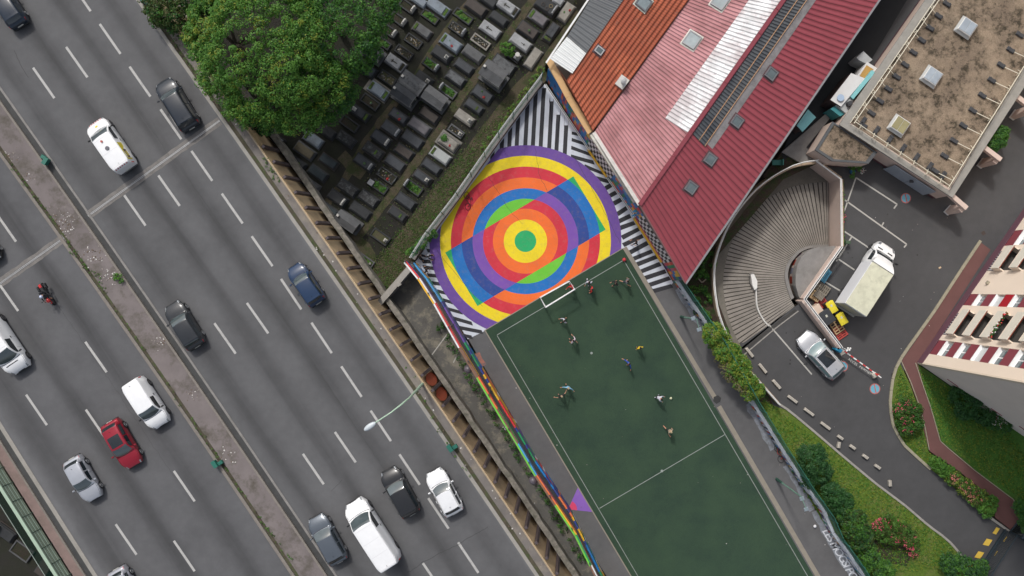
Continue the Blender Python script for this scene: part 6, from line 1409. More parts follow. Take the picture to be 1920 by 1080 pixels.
tufts("grass and moss in the cemetery", [([(1018, 130), (1010, 165), (900, 305), (800, 440), (716, 560), (690, 500), (760, 420), (860, 290), (930, 220)], .7), ([(640, 420), (700, 300), (800, 170), (900, 20), (1090, 0), (1000, 130), (900, 250), (780, 400), (720, 520)], .3)], 4200, [LO, DRY, LM2], 61, .02, .045)
# ------------------------------------------------------------------ vehicles
TYRE = mat("tyre_rubber", (.012, .012, .013), .85, .1, 4, .1, 30); RIM = mat("alloy_rim", (.42, .43, .44), .3, .05, 4, .05, 30, Metallic=.8); STEELW = mat("steel_rim", (.1, .1, .105), .5, .05, 4, .05, 30, Metallic=.5)
GLS_ = glass(); TRIM = mat("black_trim", (.014, .015, .017), .5, 0, fine=0); TL = mat("tail_light", (.45, .01, .015), .25, 0, fine=0, Coat_Weight=.6); HL = mat("head_light", (.32, .34, .36), .12, 0, fine=0, Coat_Weight=.8, Metallic=.4)
PLATE = mat("number_plate", (.55, .55, .5), .5, 0, fine=0); UNDER = mat("underbody", (.01, .01, .01), .9, 0, fine=0)
def smooth(a, b, x): t = max(0, min(1, (x - a) / (b - a))); return t * t * (3 - 2 * t)
class Car:
    """x forward, origin at the middle of the footprint on the road"""
    def __init__(s, L, Wd, H, hood, cowl, rf, rr, rb, hoodz=.86, tail=.95, belt=.92, tum=.2, nose=.62, rb_z=None):
        s.L, s.W, s.H = L, Wd, H; s.xf, s.xb = L / 2, -L / 2
        s.cowl, s.rf, s.rr, s.rb = s.xf - cowl, s.xf - rf, s.xb + rr, s.xb + rb      # windscreen foot, roof front, roof rear, foot of the rear glass
        s.hoodz, s.tail, s.belt, s.tum, s.nose = hoodz, tail, belt, tum, nose
    def top(s, x):
        if x >= s.cowl:
            t = (s.xf - x) / (s.xf - s.cowl); return s.nose + (s.hoodz - s.nose) * (1 - (1 - min(1, t * 1.02)) ** 2.6) + .05 * t
        z0 = s.hoodz + .05
        if x >= s.rf: t = (s.cowl - x) / (s.cowl - s.rf); return z0 + (s.H - .03 - z0) * (1 - (1 - t) ** 1.35)
        if x >= s.rr: t = (s.rf - x) / (s.rf - s.rr); return s.H - .03 + .03 * math.sin(math.pi * min(1, t * 1.1)) - .05 * t * t
        zr_ = s.top(s.rr + 1e-6)
        if x >= s.rb: t = (s.rr - x) / max(1e-3, s.rr - s.rb); return zr_ + (s.tail - zr_) * t ** 1.25
        t = (s.rb - x) / max(1e-3, s.rb - s.xb); return s.tail - .22 * t ** 2
    def half(s, x):
        f = smooth(s.xf - .95, s.xf, x); r = smooth(s.xb + .7, s.xb, x); return s.W / 2 * (1 - .27 * f ** 1.9 - .15 * r ** 1.7)
    def P(s, x, u, off=0):
        """u in [-1,1]: 0 = centre line on top, +-1 = sill (side along +-y)"""
        g = -1 if u < 0 else 1; a = abs(u); w = s.half(x); zt = s.top(x); b = min(s.belt + .03 * (x < s.rr), zt - .05)
        cab = max(0, (zt - b)) / (s.H - s.belt); wr = w * (1 - (s.tum if cab > .15 else s.tum * cab / .15 * .6) * min(1, cab) ** .6 - .03)
        crown = .05 * w
        if a < .42: t = a / .42; y = wr * .94 * t; z = zt - crown * t ** 2.2
        elif a < .48: t = (a - .42) / .06; y = wr * lerp(.94, 1, t); z = zt - crown - .05 * t ** 1.5
        elif a < .7: t = (a - .48) / .22; y = lerp(wr, w * .975, t); z = lerp(zt - crown - .05, b, t)
        elif a < .78: t = (a - .7) / .08; y = lerp(w * .975, w, t); z = lerp(b, b - .12, t)
        elif a < .93: t = (a - .78) / .15; y = w * lerp(1, .99, t); z = lerp(b - .12, .34, t)
        else: t = (a - .93) / .07; y = w * lerp(.99, .93, t); z = lerp(.34, .2, t)
        z = max(z, .2 if a > .93 else .3)
        return Vector((x, g * y, z))
    def N(s, x, u):
        e = .01; a = s.P(x + e, u) - s.P(x - e, u); b = s.P(x, u + e) - s.P(x, u - e); n = b.cross(a) * -1; n = a.cross(b); n.normalize()
        c = s.P(x, u) - Vector((x * .9, 0, .4)); return n if n.dot(c) > 0 else -n
    def patch(s, mb, x0, x1, u0, u1, mt, off=.012, nx=8, nu=8, fx0=None, fx1=None, round_=0):
        """surface patch lying just proud of the body; fx: extra x shift as function of u"""
        rows = []
        for i in range(nx + 1):
            r = []
            for j in range(nu + 1):
                tu = j / nu; ti = i / nx
                if round_:
                    k = round_ * (abs(2 * tu - 1) ** 4) ; ti = lerp(k * .5, 1 - k * .5, ti)
                x = lerp(x0 + (fx0(tu) if fx0 else 0), x1 + (fx1(tu) if fx1 else 0), ti); u = lerp(u0, u1, tu); r.append(s.P(x, u) + s.N(x, u) * off)
            rows.append(r)
        # orientation
        n = (rows[1][0] - rows[0][0]).cross(rows[0][1] - rows[0][0]); c = s.N((x0 + x1) / 2, (u0 + u1) / 2)
        mb.grid(rows, mt, True, flip=n.dot(c) > 0)
    def body(s, mb, mt):
        X = sorted(set([round(v, 4) for v in ([s.xb, s.xb + .03, s.xb + .08, s.xf - .03, s.xf - .09, s.xf - .2] + list(np.linspace(s.xb + .08, s.xf - .09, 44)) + [s.rf, s.rr, s.cowl, s.rb])]))
        U = [-1, -.96, -.93, -.86, -.78, -.74, -.7, -.63, -.55, -.48, -.45, -.42, -.3, -.15, 0, .15, .3, .42, .45, .48, .55, .63, .7, .74, .78, .86, .93, .96, 1]
        rows = [[s.P(x, u) for u in U] for x in X]
        # rounded ends
        for e, x in ((0, s.xb), (-1, s.xf)):
            sg = 1 if e == 0 else -1
            for p in rows[e]: p.y *= .93; p.z = lerp(p.z, .5, .12)
            for p in rows[e + sg]: p.y *= .98
        mb.grid(rows, mt, True, flip=False); mb.face(rows[0], mt); mb.face(rows[-1][::-1], mt); mb.grid([[Vector((p.x, p.y, .2)) for p in (r[0], r[-1])] for r in rows], UNDER, False)
def fix_normals(me):
    b = bmesh.new(); b.from_mesh(me); bmesh.ops.remove_doubles(b, verts=b.verts, dist=.0005); bmesh.ops.recalc_face_normals(b, faces=b.faces); b.to_mesh(me); b.free()
def lpart(mb, name, parent, fix=False):
    o = bpy.data.objects.new(name, mb.mesh(name)); COL.objects.link(o); o.parent = parent
    if fix: fix_normals(o.data)
    return o
def wheel(parent, x, y, r, w, rim, spokes=5):
    d = MB(); sg = 1 if y > 0 else -1
    rows = [[(x + rr * math.cos(k), y + yy, r + rr * math.sin(k)) for k in np.linspace(0, 2 * math.pi, 25)[:-1]] for rr, yy in ((r * .62, sg * w / 2), (r * .9, sg * w / 2), (r, sg * w * .36), (r, -sg * w * .36), (r * .8, -sg * w / 2), (r * .1, -sg * w / 2))]
    d.grid(rows, TYRE, True, True, flip=sg > 0); t = lpart(d, "tyre", parent, True)
    d = MB(); d.cyl((x, y + sg * w * .40, r), r * .62, .03, TRIM, 20, 'y'); d.cyl((x, y + sg * w * .47, r), r * .16, .03, rim, 12, 'y')
    for k in range(spokes): a = k * 2 * math.pi / spokes; d.box((0, 0, 0), (.07, .03, r * .5), rim, M=Matrix.Translation((x, y + sg * w * .46, r)) @ Matrix.Rotation(a, 4, 'Y') @ Matrix.Translation((0, 0, r * .34)))
    d.tube([(x + r * .6 * math.cos(k), y + sg * w * .46, r + r * .6 * math.sin(k)) for k in np.linspace(0, 2 * math.pi, 21)], .03, rim, 6, False); lpart(d, "rim", t, True)
def make_car(label, px, py, head, col, z=ZD, L=4.3, Wd=1.78, H=1.5, cowl=1.15, rf=1.85, rr=.55, rb=.2, hoodz=.88, tail=1.0, belt=.93, paintkw={}, cat="car", name="car", rim=RIM, wb=(.8, .78), sunroof=None, rails=None, group="vehicles on the motorway", van=False, quarter=False, glassc=None, pmat=None, tum=.2, estate=False, wr=.31, nose=.62, side_glass=True, extra=None):
    """px,py: photo place of the footprint centre (road level). head: photo direction of travel (dx,dy)."""
    loc = W(px, py, z); r = root(name, label, cat, loc, group, ang(*head), world=False)
    c = Car(L, Wd, H, 0, cowl, rf, rr, rb, hoodz, tail, belt, tum, nose); pm = pmat or paint("paint_" + str(col), tuple(v * (.62 if max(col) < .16 else 1) for v in col), **dict(dict(coat=.3 if max(col) < .16 else .6), **paintkw)); gm = glassc or GLS_
    d = MB(); c.body(d, pm); 
    lpart(d, "body", r, True)
    # shut lines
    d = MB()
    for x in ([c.cowl - .12, lerp(c.cowl, c.rr, .48), c.rr + .1] if not van else [c.rf + .15, c.rf - .85]):
        for g in (1, -1): c.patch(d, x - .006, x + .006, g * .72, g * .93, TRIM, .004, 1, 8)
    for g in (1, -1): c.patch(d, c.cowl + .02, c.xf - .25, g * .43, g * .445, TRIM, .003, 8, 1)
    c.patch(d, c.cowl + .015, c.cowl + .05, -.44, .44, TRIM, .004, 1, 12, fx0=lambda t: -.10 * (2 * t - 1) ** 2, fx1=lambda t: -.10 * (2 * t - 1) ** 2)
    lpart(d, "panel_gap", r)
    d = MB(); bow = lambda t: -.16 * (2 * t - 1) ** 2
    c.patch(d, c.cowl - .03, c.rf + .05, -.41, .41, glassc or glass("windscreen_sky_glass", (.05, .068, .074), .05, 1.75), .012, 10, 14, fx0=bow, fx1=lambda t: -.07 * (2 * t - 1) ** 2); lpart(d, "windscreen", r)  # glass colour lightened to stand in for the reflected sky
    if not van or quarter:
        d = MB(); c.patch(d, c.rr - .04, c.rb + .05, -.38, .38, gm, .012, 6, 12, fx0=lambda t: .06 * (2 * t - 1) ** 2, fx1=lambda t: .05 * (2 * t - 1) ** 2); lpart(d, "rear_window", r)
    xs0 = c.cowl - .38; xs1 = c.rr + .05 if not van else c.rf - .72
    for g in (1, -1):
        mid = lerp(xs0, xs1, .52)
        for a, b_ in (((xs0, mid + .04), (mid - .04, xs1)) if not van else ((xs0 + .1, xs1),)):
            d = MB(); c.patch(d, a, b_, g * .515, g * .675, gm, .012, 8, 3); lpart(d, "side_window", r)
        # mirror
        d = MB(); q = c.P(c.cowl - .3, g * .68); d.bar(q, q + Vector((.02, g * .12, .02)), .05, .05, TRIM); d.box(tuple(q + Vector((0, g * .19, .05))), (.12, .2, .14), pm if not van else TRIM, 0, .04); lpart(d, "mirror", r)
        d = MB(); c.patch(d, c.xf - .05, c.xf - .27, g * .38, g * .6, HL, .012, 5, 5); lpart(d, "headlight", r)
        if not van: d = MB(); c.patch(d, c.xb + .05, c.xb + .24, g * .46, g * .72, TL, .014, 4, 5); lpart(d, "taillight", r)
        else: d = MB(); c.patch(d, c.xb + .04, c.xb + .13, g * .62, g * .80, TL, .014, 4, 5); lpart(d, "taillight", r)
        # handles and sill strip
        d = MB()
        for x in ((lerp(xs0, xs1, .47), lerp(xs0, xs1, .93)) if not van else (xs1 - .1,)): q = c.P(x, g * .76); d.box(tuple(q + Vector((0, g * .02, 0))), (.2, .04, .04), pm if not van else TRIM)
        lpart(d, "door_handle", r)
        d = MB(); c.patch(d, c.xb + 1.15, c.xf - 1.15, g * .935, g * .995, TRIM, .02, 6, 2); lpart(d, "sill", r)
        for xw in (c.xf - wb[0], c.xb + wb[1]):
            d = MB(); yw = c.half(xw)
            d.face([(xw + (wr + .06) * math.cos(k), g * (yw + .008), wr + (wr + .06) * math.sin(k)) for k in np.linspace(0, math.pi, 15)], TRIM); lpart(d, "wheel_arch", r)
            wheel(r, xw, g * (yw - .085), wr, .2, rim)
    d = MB(); d.box((c.xf - .03, 0, .42), (.12, Wd * .66, .16), TRIM, 0, .04); c.patch(d, c.xf - .01, c.xf - .05, -.2, .2, TRIM, .01, 2, 8); lpart(d, "grille", r)
    d = MB(); d.box((c.xb - .02, 0, .42), (.1, Wd * .82, .2), TRIM if not van else STEELW, 0, .04); lpart(d, "bumper", r)
    d = MB(); d.box((c.xb - .03, 0, .62), (.03, .5, .11), PLATE); lpart(d, "number_plate", r)
    if sunroof: d = MB(); c.patch(d, c.rf - .12, lerp(c.rf, c.rr, sunroof), -.33, .33, mat("roof_glass", (.018, .022, .026), .08, 0, fine=0, Coat_Weight=.6), .01, 8, 8); lpart(d, "sunroof", r)
    if rails:
        for g in (1, -1): d = MB(); d.tube([c.P(lerp(c.rf, c.rr, t), g * .44) + Vector((0, 0, .045)) for t in np.linspace(.05, .95, 9)], .02, rails, 6); lpart(d, "roof_rail", r)
    d = MB(); q = c.P(c.rr + .3, 0); d.bar(q, q + Vector((-.08, 0, .12)), .02, .02, TRIM); lpart(d, "antenna", r)
    if extra: extra(r, c)
    return r
UPH, DNH = (-40, -57), (39, 57)          # travel direction on the photo, up and down carriageways
def P_(x, y): return (x, y)
def roof_lines(n):
    def f(r, c):
        d = MB()
        for x in np.linspace(c.rf - .2, c.rr + .15, n): c.patch(d, x - .01, x + .01, -.38, .38, mat("roof_seam", (.62, .62, .63), .5, 0, fine=0), .006, 1, 8)
        lpart(d, "roof_seam", r)
    return f
VW = dict(van=True)
VANW = paint("van_white", (.78, .79, .8), .35, 0, .3)
VANG = mat("van_white_side", (.6, .61, .62), .4, .05, 2, .03, 20)
def ctr(r_in, r_out): return r_in
# up carriageway
make_car("dark blue hatchback leaving the photo at the top left corner", 22, 14, (-36, -56), (.02, .035, .06), L=4.0, Wd=1.72, H=1.46)
make_car("dark blue black people carrier with lit red tail lights near the trees", 338, 199, (-37, -60), (.022, .032, .048), L=4.55, Wd=1.85, H=1.68, rf=1.75, rr=.45, rb=.16, rails=TRIM, hoodz=.98, belt=1.0, tail=1.05)
def road_van(r, c):
    Y = mat("yellow_decal", (.6, .5, .04), .5, 0, fine=0); R2 = mat("red_decal", (.4, .03, .04), .5, 0, fine=0)
    roof_lines(3)(r, c); d = MB(); q = c.P(c.rf - .45, .05); d.cyl(tuple(q + Vector((0, 0, .04))), .09, .1, mat("beacon_red", (.4, .08, .06), .4)); lpart(d, "beacon", r)
    d = MB(); q = c.P(c.rf - 1.15, 0.02); d.cyl(tuple(q + Vector((0, 0, .02))), .17, .06, mat("vent_dark", (.12, .12, .14), .6)); lpart(d, "roof_vent", r)
    for g in (1, -1):
        d = MB(); c.patch(d, c.xb + .35, c.xb + 1.9, g * .49, g * .53, Y, .008, 8, 1); c.patch(d, c.xb + 1.3, c.xb + 1.9, g * .53, g * .68, Y, .006, 5, 4, fx0=lambda t: -.3 + .6 * t); c.patch(d, c.xb + .3, c.xb + .42, g * .5, g * .72, Y, .008, 1, 5); c.patch(d, c.xb + .3, c.rf - 1.2, g * .72, g * .735, Y, .008, 8, 1); c.patch(d, c.xb + .45, c.xb + 1.25, g * .55, g * .66, mat("brown_panel", (.1, .06, .05), .5, 0, fine=0), .01, 4, 3); c.patch(d, c.xb + .6, c.xb + 1.05, g * .58, g * .64, Y, .014, 4, 2); lpart(d, "decal", r)
    d = MB()
    for i in range(6): u = -.36 + i * .13; c.patch(d, c.xf - .1, c.xf - .22, u, u + .06, R2, .012, 1, 1); c.patch(d, c.xb + .05, c.xb + .14, u, u + .06, R2, .016, 1, 1)
    c.patch(d, c.cowl + .3, c.cowl + .45, -.06, .06, Y, .012, 1, 1); lpart(d, "decal", r)
make_car("white road service van with yellow and red markings and roof beacon", 216, 275, UPH, 0, pmat=VANW, L=4.75, Wd=1.92, H=1.95, cowl=1.0, rf=1.75, rr=.12, rb=.06, hoodz=1.12, belt=1.15, tail=1.75, tum=.14, van=True, name="van", cat="van", rim=STEELW, extra=road_van)
make_car("dark grey hatchback in the fast lane beside the median", 351, 609, (-37, -60), (.04, .045, .052), L=4.1, Wd=1.76, H=1.48)
make_car("dark blue small car alone in the right lane mid frame", 577, 533, (-37, -55), (.025, .06, .14), L=3.7, Wd=1.66, H=1.55, cowl=1.0, rf=1.6, rr=.4, rb=.15, hoodz=.95, belt=.98)
make_car("grey blue hatchback beside the median at the bottom", 617, 1007, (-33, -60), (.115, .135, .16), L=4.25, Wd=1.78, H=1.46, rails=None, paintkw=dict(metal=.4))
make_car("large long wheelbase white panel van near the bottom edge", 701, 993, (-40, -62), 0, pmat=VANW, L=5.95, Wd=2.05, H=2.45, cowl=1.1, rf=1.9, rr=.1, rb=.05, hoodz=1.25, belt=1.35, tail=2.2, tum=.13, van=True, name="van", cat="van", rim=STEELW, wr=.34, wb=(.95, 1.0), extra=roof_lines(4))
make_car("very dark compact people carrier between the large van and a white hatchback", 752, 919, (-33, -60), (.03, .032, .036), L=4.2, Wd=1.8, H=1.58, rr=.45, rb=.15, hoodz=.93, belt=.97)
make_car("white hatchback with black rear window in the right lane near the bottom", 834, 919, (-28, -53), (.76, .77, .78), L=3.95, Wd=1.78, H=1.52, rails=mat("rail_white", (.5, .5, .5), .4), hoodz=.95)
# down carriageway
make_car("black car just entering at the left edge of the photo", -28, 452, (39, 57), (.012, .013, .015), L=4.2, Wd=1.78, H=1.45)
def slot(r, c):
    d = MB(); c.patch(d, c.cowl + .2, c.cowl + .27, -.3, .22, TRIM, .012, 1, 6); lpart(d, "bonnet_slot", r); roof_lines(3)(r, c)
make_car("white panel van cut by the left edge with driver's arm at the window", 16, 643, (39, 58), 0, pmat=VANW, L=5.3, Wd=1.98, H=2.1, cowl=1.0, rf=1.85, rr=.12, rb=.06, hoodz=1.15, belt=1.2, tail=1.9, tum=.13, van=True, name="van", cat="van", rim=STEELW, wr=.33, extra=slot)
make_car("compact white delivery van in the lane beside the median", 284, 754, (38, 58), 0, pmat=VANW, L=4.35, Wd=1.85, H=1.85, cowl=1.0, rf=1.7, rr=.12, rb=.06, hoodz=1.08, belt=1.1, tail=1.65, tum=.15, van=True, name="van", cat="van", rim=STEELW)
make_car("metallic red hatchback with dark glass roof", 236, 830, (34, 58), (.30, .012, .028), L=4.15, Wd=1.76, H=1.5, cowl=1.2, rf=1.9, sunroof=.62, paintkw=dict(metal=.3))
make_car("small silver three door hatchback near the left railing", 164, 895, (32, 55), (.44, .46, .5), L=3.85, Wd=1.68, H=1.48, rr=.55, rb=.22, paintkw=dict(metal=.35))
make_car("silver car whose rear only shows at the bottom edge", 247, 1102, (33, 57), (.4, .41, .45), L=4.0, Wd=1.7, H=1.46, paintkw=dict(metal=.35))
# driveway
make_car("silver estate car with black sunroof on the lower driveway", 1533, 664, (-44, -48), (.5, .51, .53), z=0, L=4.75, Wd=1.85, H=1.5, cowl=1.25, rf=2.0, rr=.5, rb=.15, sunroof=.62, rails=WHM, group="vehicles by the flats", paintkw=dict(metal=.35), glassc=glass("bright_sky_glass", (.1, .17, .18), .05, 1.8))  # pale glass colour, sky reflection painted in
# box truck
def box_truck():
    hd = (54, -84) ; loc = W(1614, 524, 0); r = root("box_truck", "white box truck with yellowed roof parked across the bays", "truck", loc, "vehicles by the flats", ang(50, -77), world=False)
    WT = paint("truck_white", (.78, .79, .79), .35, 0, .3); RF = mat("truck_roof_cream", (.56, .56, .43), .75, .1, 1.2, .05, 20, dirt=(.36, .36, .27), dirt_amt=.6, dirt_scale=1.3); BW = mat("box_white", (.72, .73, .75), .45, .04, 1, .03, 20)
    d = MB(); d.box((-1.0, 0, 1.95), (4.2, 2.15, 2.3), BW, 0, .04); b = lpart(d, "cargo_box", r)
    d = MB(); d.box((-1.0, 0, 3.11), (4.16, 2.1, .05), RF); lpart(d, "box_roof", b)
    d = MB(); d.box((-3.12, 0, 1.85), (.06, 1.95, 2.0), mat("tail_lift", (.33, .33, .3), .5), 0, .02); d.box((-3.2, 0, .7), (.15, 2.0, .2), mat("tail_lift", (.33, .33, .3), .5)); lpart(d, "tail_lift", r)
    c = Car(2.6, 2.0, 2.3, 0, .85, 1.5, .1, .05, 1.3, 2.1, 1.35, .12, .9)
    o = Vector((2.25, 0, 0)); d = MB(); c.body(d, WT); x = lpart(d, "cab", r, True); x.location = o
    d = MB(); c.patch(d, c.cowl - .03, c.rf + .05, -.41, .41, GLS_, .012, 10, 14, fx0=lambda t: -.16 * (2 * t - 1) ** 2); x2 = lpart(d, "windscreen", r); x2.location = o
    for g in (1, -1):
        d = MB(); c.patch(d, c.cowl - .3, c.rf - .6, g * .515, g * .675, GLS_, .012, 6, 3); q = lpart(d, "side_window", r); q.location = o
        d = MB(); c.patch(d, c.xf - .1, c.xf - .4, g * .33, g * .56, HL, .012, 4, 4); q = lpart(d, "headlight", r); q.location = o
        d = MB(); c.patch(d, c.cowl + .12, c.cowl + .22, g * .12, g * .34, TRIM, .014, 1, 5); q = lpart(d, "bonnet_vent", r); q.location = o
        d = MB(); p = c.P(c.cowl - .3, g * .68) + o; d.bar(p, p + Vector((.05, g * .4, .05)), .04, .04, TRIM); d.box(tuple(p + Vector((.05, g * .42, .05))), (.12, .2, .3), TRIM, 0, .03); lpart(d, "mirror", r)
        for xw in (2.7, -1.9): wheel(r, xw, g * .9, .36, .24, STEELW)
    # wind deflector
    d = MB(); rows = []
    for i in range(8):
        t = i / 7; rows.append([Vector((lerp(2.15, 1.15, t), y * (.62 + .38 * t) * 1.03, 2.32 + .78 * math.sin(t * math.pi / 2) - .12 * (y / 1.03) ** 2 * (1 - t))) for y in np.linspace(-1.03, 1.03, 13)])
    d.grid(rows, WT, True, flip=True); d.face([rows[0][0]] + [r_[0] for r_ in rows[1:]] + [Vector((1.15, -1.03, 2.3))], WT); d.face([Vector((1.15, 1.03, 2.3))] + [r_[-1] for r_ in rows[::-1]], WT); lpart(d, "wind_deflector", r, False)
    d = MB(); d.box((-.6, 0, .6), (5.6, .9, .25), TRIM); lpart(d, "chassis", r)
box_truck()
# ------------------------------------------------------------------ people
SKIN = mat("skin", (.42, .22, .14), .6, .05, 6, .03, 30); SKIN2 = mat("skin_deep", (.14, .07, .045), .6, .05, 6, .03, 30); SHOE = mat("shoe_dark", (.03, .03, .035), .6, 0, fine=0); SHOEW = mat("shoe_white", (.5, .5, .5), .6, 0, fine=0)
HAIRD = mat("hair_dark", (.012, .01, .009), .8, .2, 8, .2, 40); HAIRB = mat("hair_blond", (.4, .33, .2), .8, .1, 8, .1, 40)
def cloth(n, c): return mat("cloth_" + n, c, .85, .1, 6, .08, 30)
POSES = dict(
 stand=dict(la=(.05, .22, 0), ra=(.05, -.22, 0), ll=(.02, .1), rl=(-.02, -.1), lean=0, kl=0, kr=0, el=.15, er=.15),
 walk=dict(la=(-.30, .2, 0), ra=(.32, -.2, 0), ll=(.26, .09), rl=(-.24, -.09), lean=.06, kl=.05, kr=.2, el=.3, er=.3),
 run=dict(la=(-.3, .3, 0), ra=(.3, -.32, 0), ll=(.28, .1), rl=(-.3, -.12), lean=.14, kl=.1, kr=.55, el=.9, er=.9),
 arms=dict(la=(.15, .5, .1), ra=(.1, -.52, .1), ll=(.12, .16), rl=(-.12, -.16), lean=.1, kl=.05, kr=.05, el=.2, er=.2),
 bend=dict(la=(.4, .16, 0), ra=(.4, -.16, 0), ll=(.1, .14), rl=(-.1, -.14), lean=.5, kl=.12, kr=.12, el=.2, er=.2),
 hips=dict(la=(-.05, .30, 0), ra=(-.05, -.30, 0), ll=(.05, .13), rl=(-.02, -.13), lean=.04, kl=0, kr=0, el=-.9, er=-.9),
 sit=dict(la=(.28, .16, 0), ra=(.3, -.16, 0), ll=(.42, .12), rl=(.42, -.12), lean=.12, kl=0, kr=0, el=.3, er=.3))
def person(label, px, py, facing, shirt, shorts, pose='stand', skin=None, hair=HAIRD, sleeves=.5, legs=.45, z=.02, H=1.76, socks=None, shoe=SHOE, sit=None, group="players on the pitch", helmet=None, bag=None, ride=False):
    """standing figure: joints laid out in metres, skinned, dressed by body region"""
    skin = skin or SKIN; p = POSES[pose]; k = H / 1.76
    loc = W(px, py, z); r = root("person", label, "person", loc, group, ang(*facing), world=False)
    hip = .93; 
    if pose == 'sit': hip = .45 if not ride else .88
    if ride: p = dict(p, la=(.62, .30, 0), ra=(.62, -.30, 0), lean=.55, el=.1, er=.1)
    ln = p['lean']; pel = Vector((0, 0, hip)); up = Vector((math.sin(ln), 0, math.cos(ln)))
    if pose == 'bend': pel.x = -.15
    spine = pel + up * .2; chest = pel + up * .42; neck = pel + up * .56; hd = Vector((math.sin(ln * .6), 0, math.cos(ln * .6))); head = neck + hd * .16; 
    V, E, Rr, T = [], [], [], []
    def v(co, rad, par, tag_): V.append(Vector(co) * k); Rr.append(rad * k); T.append(tag_); (E.append((par, len(V) - 1)) if par is not None else None); return len(V) - 1
    a = v(pel, .135, None, 'shorts'); b = v(spine, .125, a, 'shirt'); c = v(chest, .15, b, 'shirt'); n = v(neck, .062, c, 'skin'); h0 = v(neck + hd * .07, .06, n, 'skin')
    hands = []
    for g, key, ek in ((1, 'la', 'el'), (-1, 'ra', 'er')):
        ax = p[key]; sh = chest + up * .06 + Vector((0, g * .19, 0)); s_ = v(sh, .062, c, 'shirt')
        d1 = Vector((ax[0] * .8, ax[1] * (.75 if pose in ('arms', 'hips') else .5), -.45 + ax[2] - abs(ax[0]) * .25)).normalized(); el = sh + d1 * .29; e_ = v(el, .043, s_, 'sleeve' if sleeves > .4 else 'skin')
        bnd = p[ek]; d2 = (d1 + Vector((bnd * 1.0, -g * abs(bnd) * .25 if bnd > 0 else -g * .9, .35 * abs(bnd)))).normalized(); wr = el + d2 * .25; w_ = v(wr, .03, e_, 'skin' if sleeves < .9 else 'sleeve'); hands.append((wr, d2, g))
    feet = []
    for g, key, kk in ((1, 'll', 'kl'), (-1, 'rl', 'kr')):
        lx, ly = p[key]; hp = pel + Vector((0, g * .095, -.06)); h_ = v(hp, .088, a, 'shorts')
        if pose == 'sit': kn = hp + Vector((.42, g * .08 if not ride else g * .16, .03 if not ride else -.12)); an = kn + Vector((-.02 if not ride else -.28, 0, -.4 if not ride else -.36)); 
        else:
            bend_ = p[kk]; fz = .09 + (.16 if bend_ > .3 else 0); an = Vector((lx * 1.05 + pel.x * .3 - (bend_ * .25), g * (abs(ly) + .02), fz)); kn = (hp + an) / 2 + Vector((.04 + bend_ * .28, 0, .03))
        k_ = v(kn, .06, h_, 'shorts' if legs > .3 else 'skin'); 
        mid = (kn + an) / 2; m_ = v(mid, .052, k_, 'sock' if legs < .9 else 'shorts'); a_ = v(an, .04, m_, 'sock' if legs < .9 else 'shorts'); t_ = v(an + Vector((.15, 0, -.05)), .036, a_, 'shoe')
    me = bpy.data.meshes.new("body"); me.from_pydata([tuple(q) for q in V], E, []); o = bpy.data.objects.new("body", me); COL.objects.link(o)
    md = o.modifiers.new("s", 'SKIN'); md.use_smooth_shade = True
    for i, sv_ in enumerate(me.skin_vertices[0].data): sv_.radius = (Rr[i], Rr[i] * (1.0 if T[i] != 'shirt' or Rr[i] < .1 else .82)); sv_.use_root = (i == 0)
    ms = o.modifiers.new("u", 'SUBSURF'); ms.levels = 1; ms.render_levels = 1
    dg = bpy.context.evaluated_depsgraph_get(); m2 = bpy.data.meshes.new_from_object(o.evaluated_get(dg)); bpy.data.objects.remove(o); bpy.data.meshes.remove(me)
    d = MB(); MT = dict(shirt=shirt, shorts=shorts, sleeve=shirt, skin=skin, sock=socks or skin, shoe=shoe)
    for pl_ in m2.polygons:
        cc = pl_.center; best = min(range(len(E)), key=lambda i: _segd(cc, V[E[i][0]], V[E[i][1]])); e0, e1 = E[best]; t = _segt(cc, V[e0], V[e1]); tg = T[e1] if t > .5 else T[e0]
        if T[e1] == 'skin' and T[e0] == 'shirt' and t < .6: tg = 'shirt'
        d.face([m2.vertices[i].co for i in pl_.vertices], MT[tg], True)
    # head with face, ears; hands with five fingers
    hc = (head + hd * .03) * k; d.ball(hc, .105 * k, skin, 14, (.98, .78, 1.15)); d.ball(hc + Vector((.1, 0, -.02)) * k, .022 * k, skin, 6)
    for g in (1, -1): d.ball(hc + Vector((0, g * .082, -.01)) * k, .024 * k, skin, 6); d.ball(hc + Vector((.088, g * .033, .012)) * k, .011 * k, HAIRD, 5)
    d.box(tuple(hc + Vector((.092, 0, -.055)) * k), (.012, .045, .01), mat("lips", (.3, .1, .08), .6, 0, fine=0))
    for wr, dr, g in hands:
        w0 = wr * k; side = dr.cross(Vector((0, 0, 1))); side = side.normalized() if side.length > .1 else Vector((1, 0, 0))
        d.tube([w0, w0 + dr * .05 * k, w0 + dr * .09 * k], [.026, .036, .034], skin, 8)
        for i, L_ in enumerate((.07, .08, .075, .06)): q = w0 + dr * .085 * k + side * (i - 1.5) * .02; cu = Vector((.015, 0, -.02)); d.tube([q, q + dr * L_ * .55 + cu * .4, q + dr * L_ * .95 + cu], [.0095, .009, .007], skin, 5)
        q = w0 + dr * .03 + side * .032 * g; d.tube([q, q + (dr + side * g) * .03, q + (dr * 1.4 + side * g) * .042], [.011, .01, .008], skin, 5)
    b_ = lpart(d, "body", r); fix_normals(b_.data)
    d = MB()
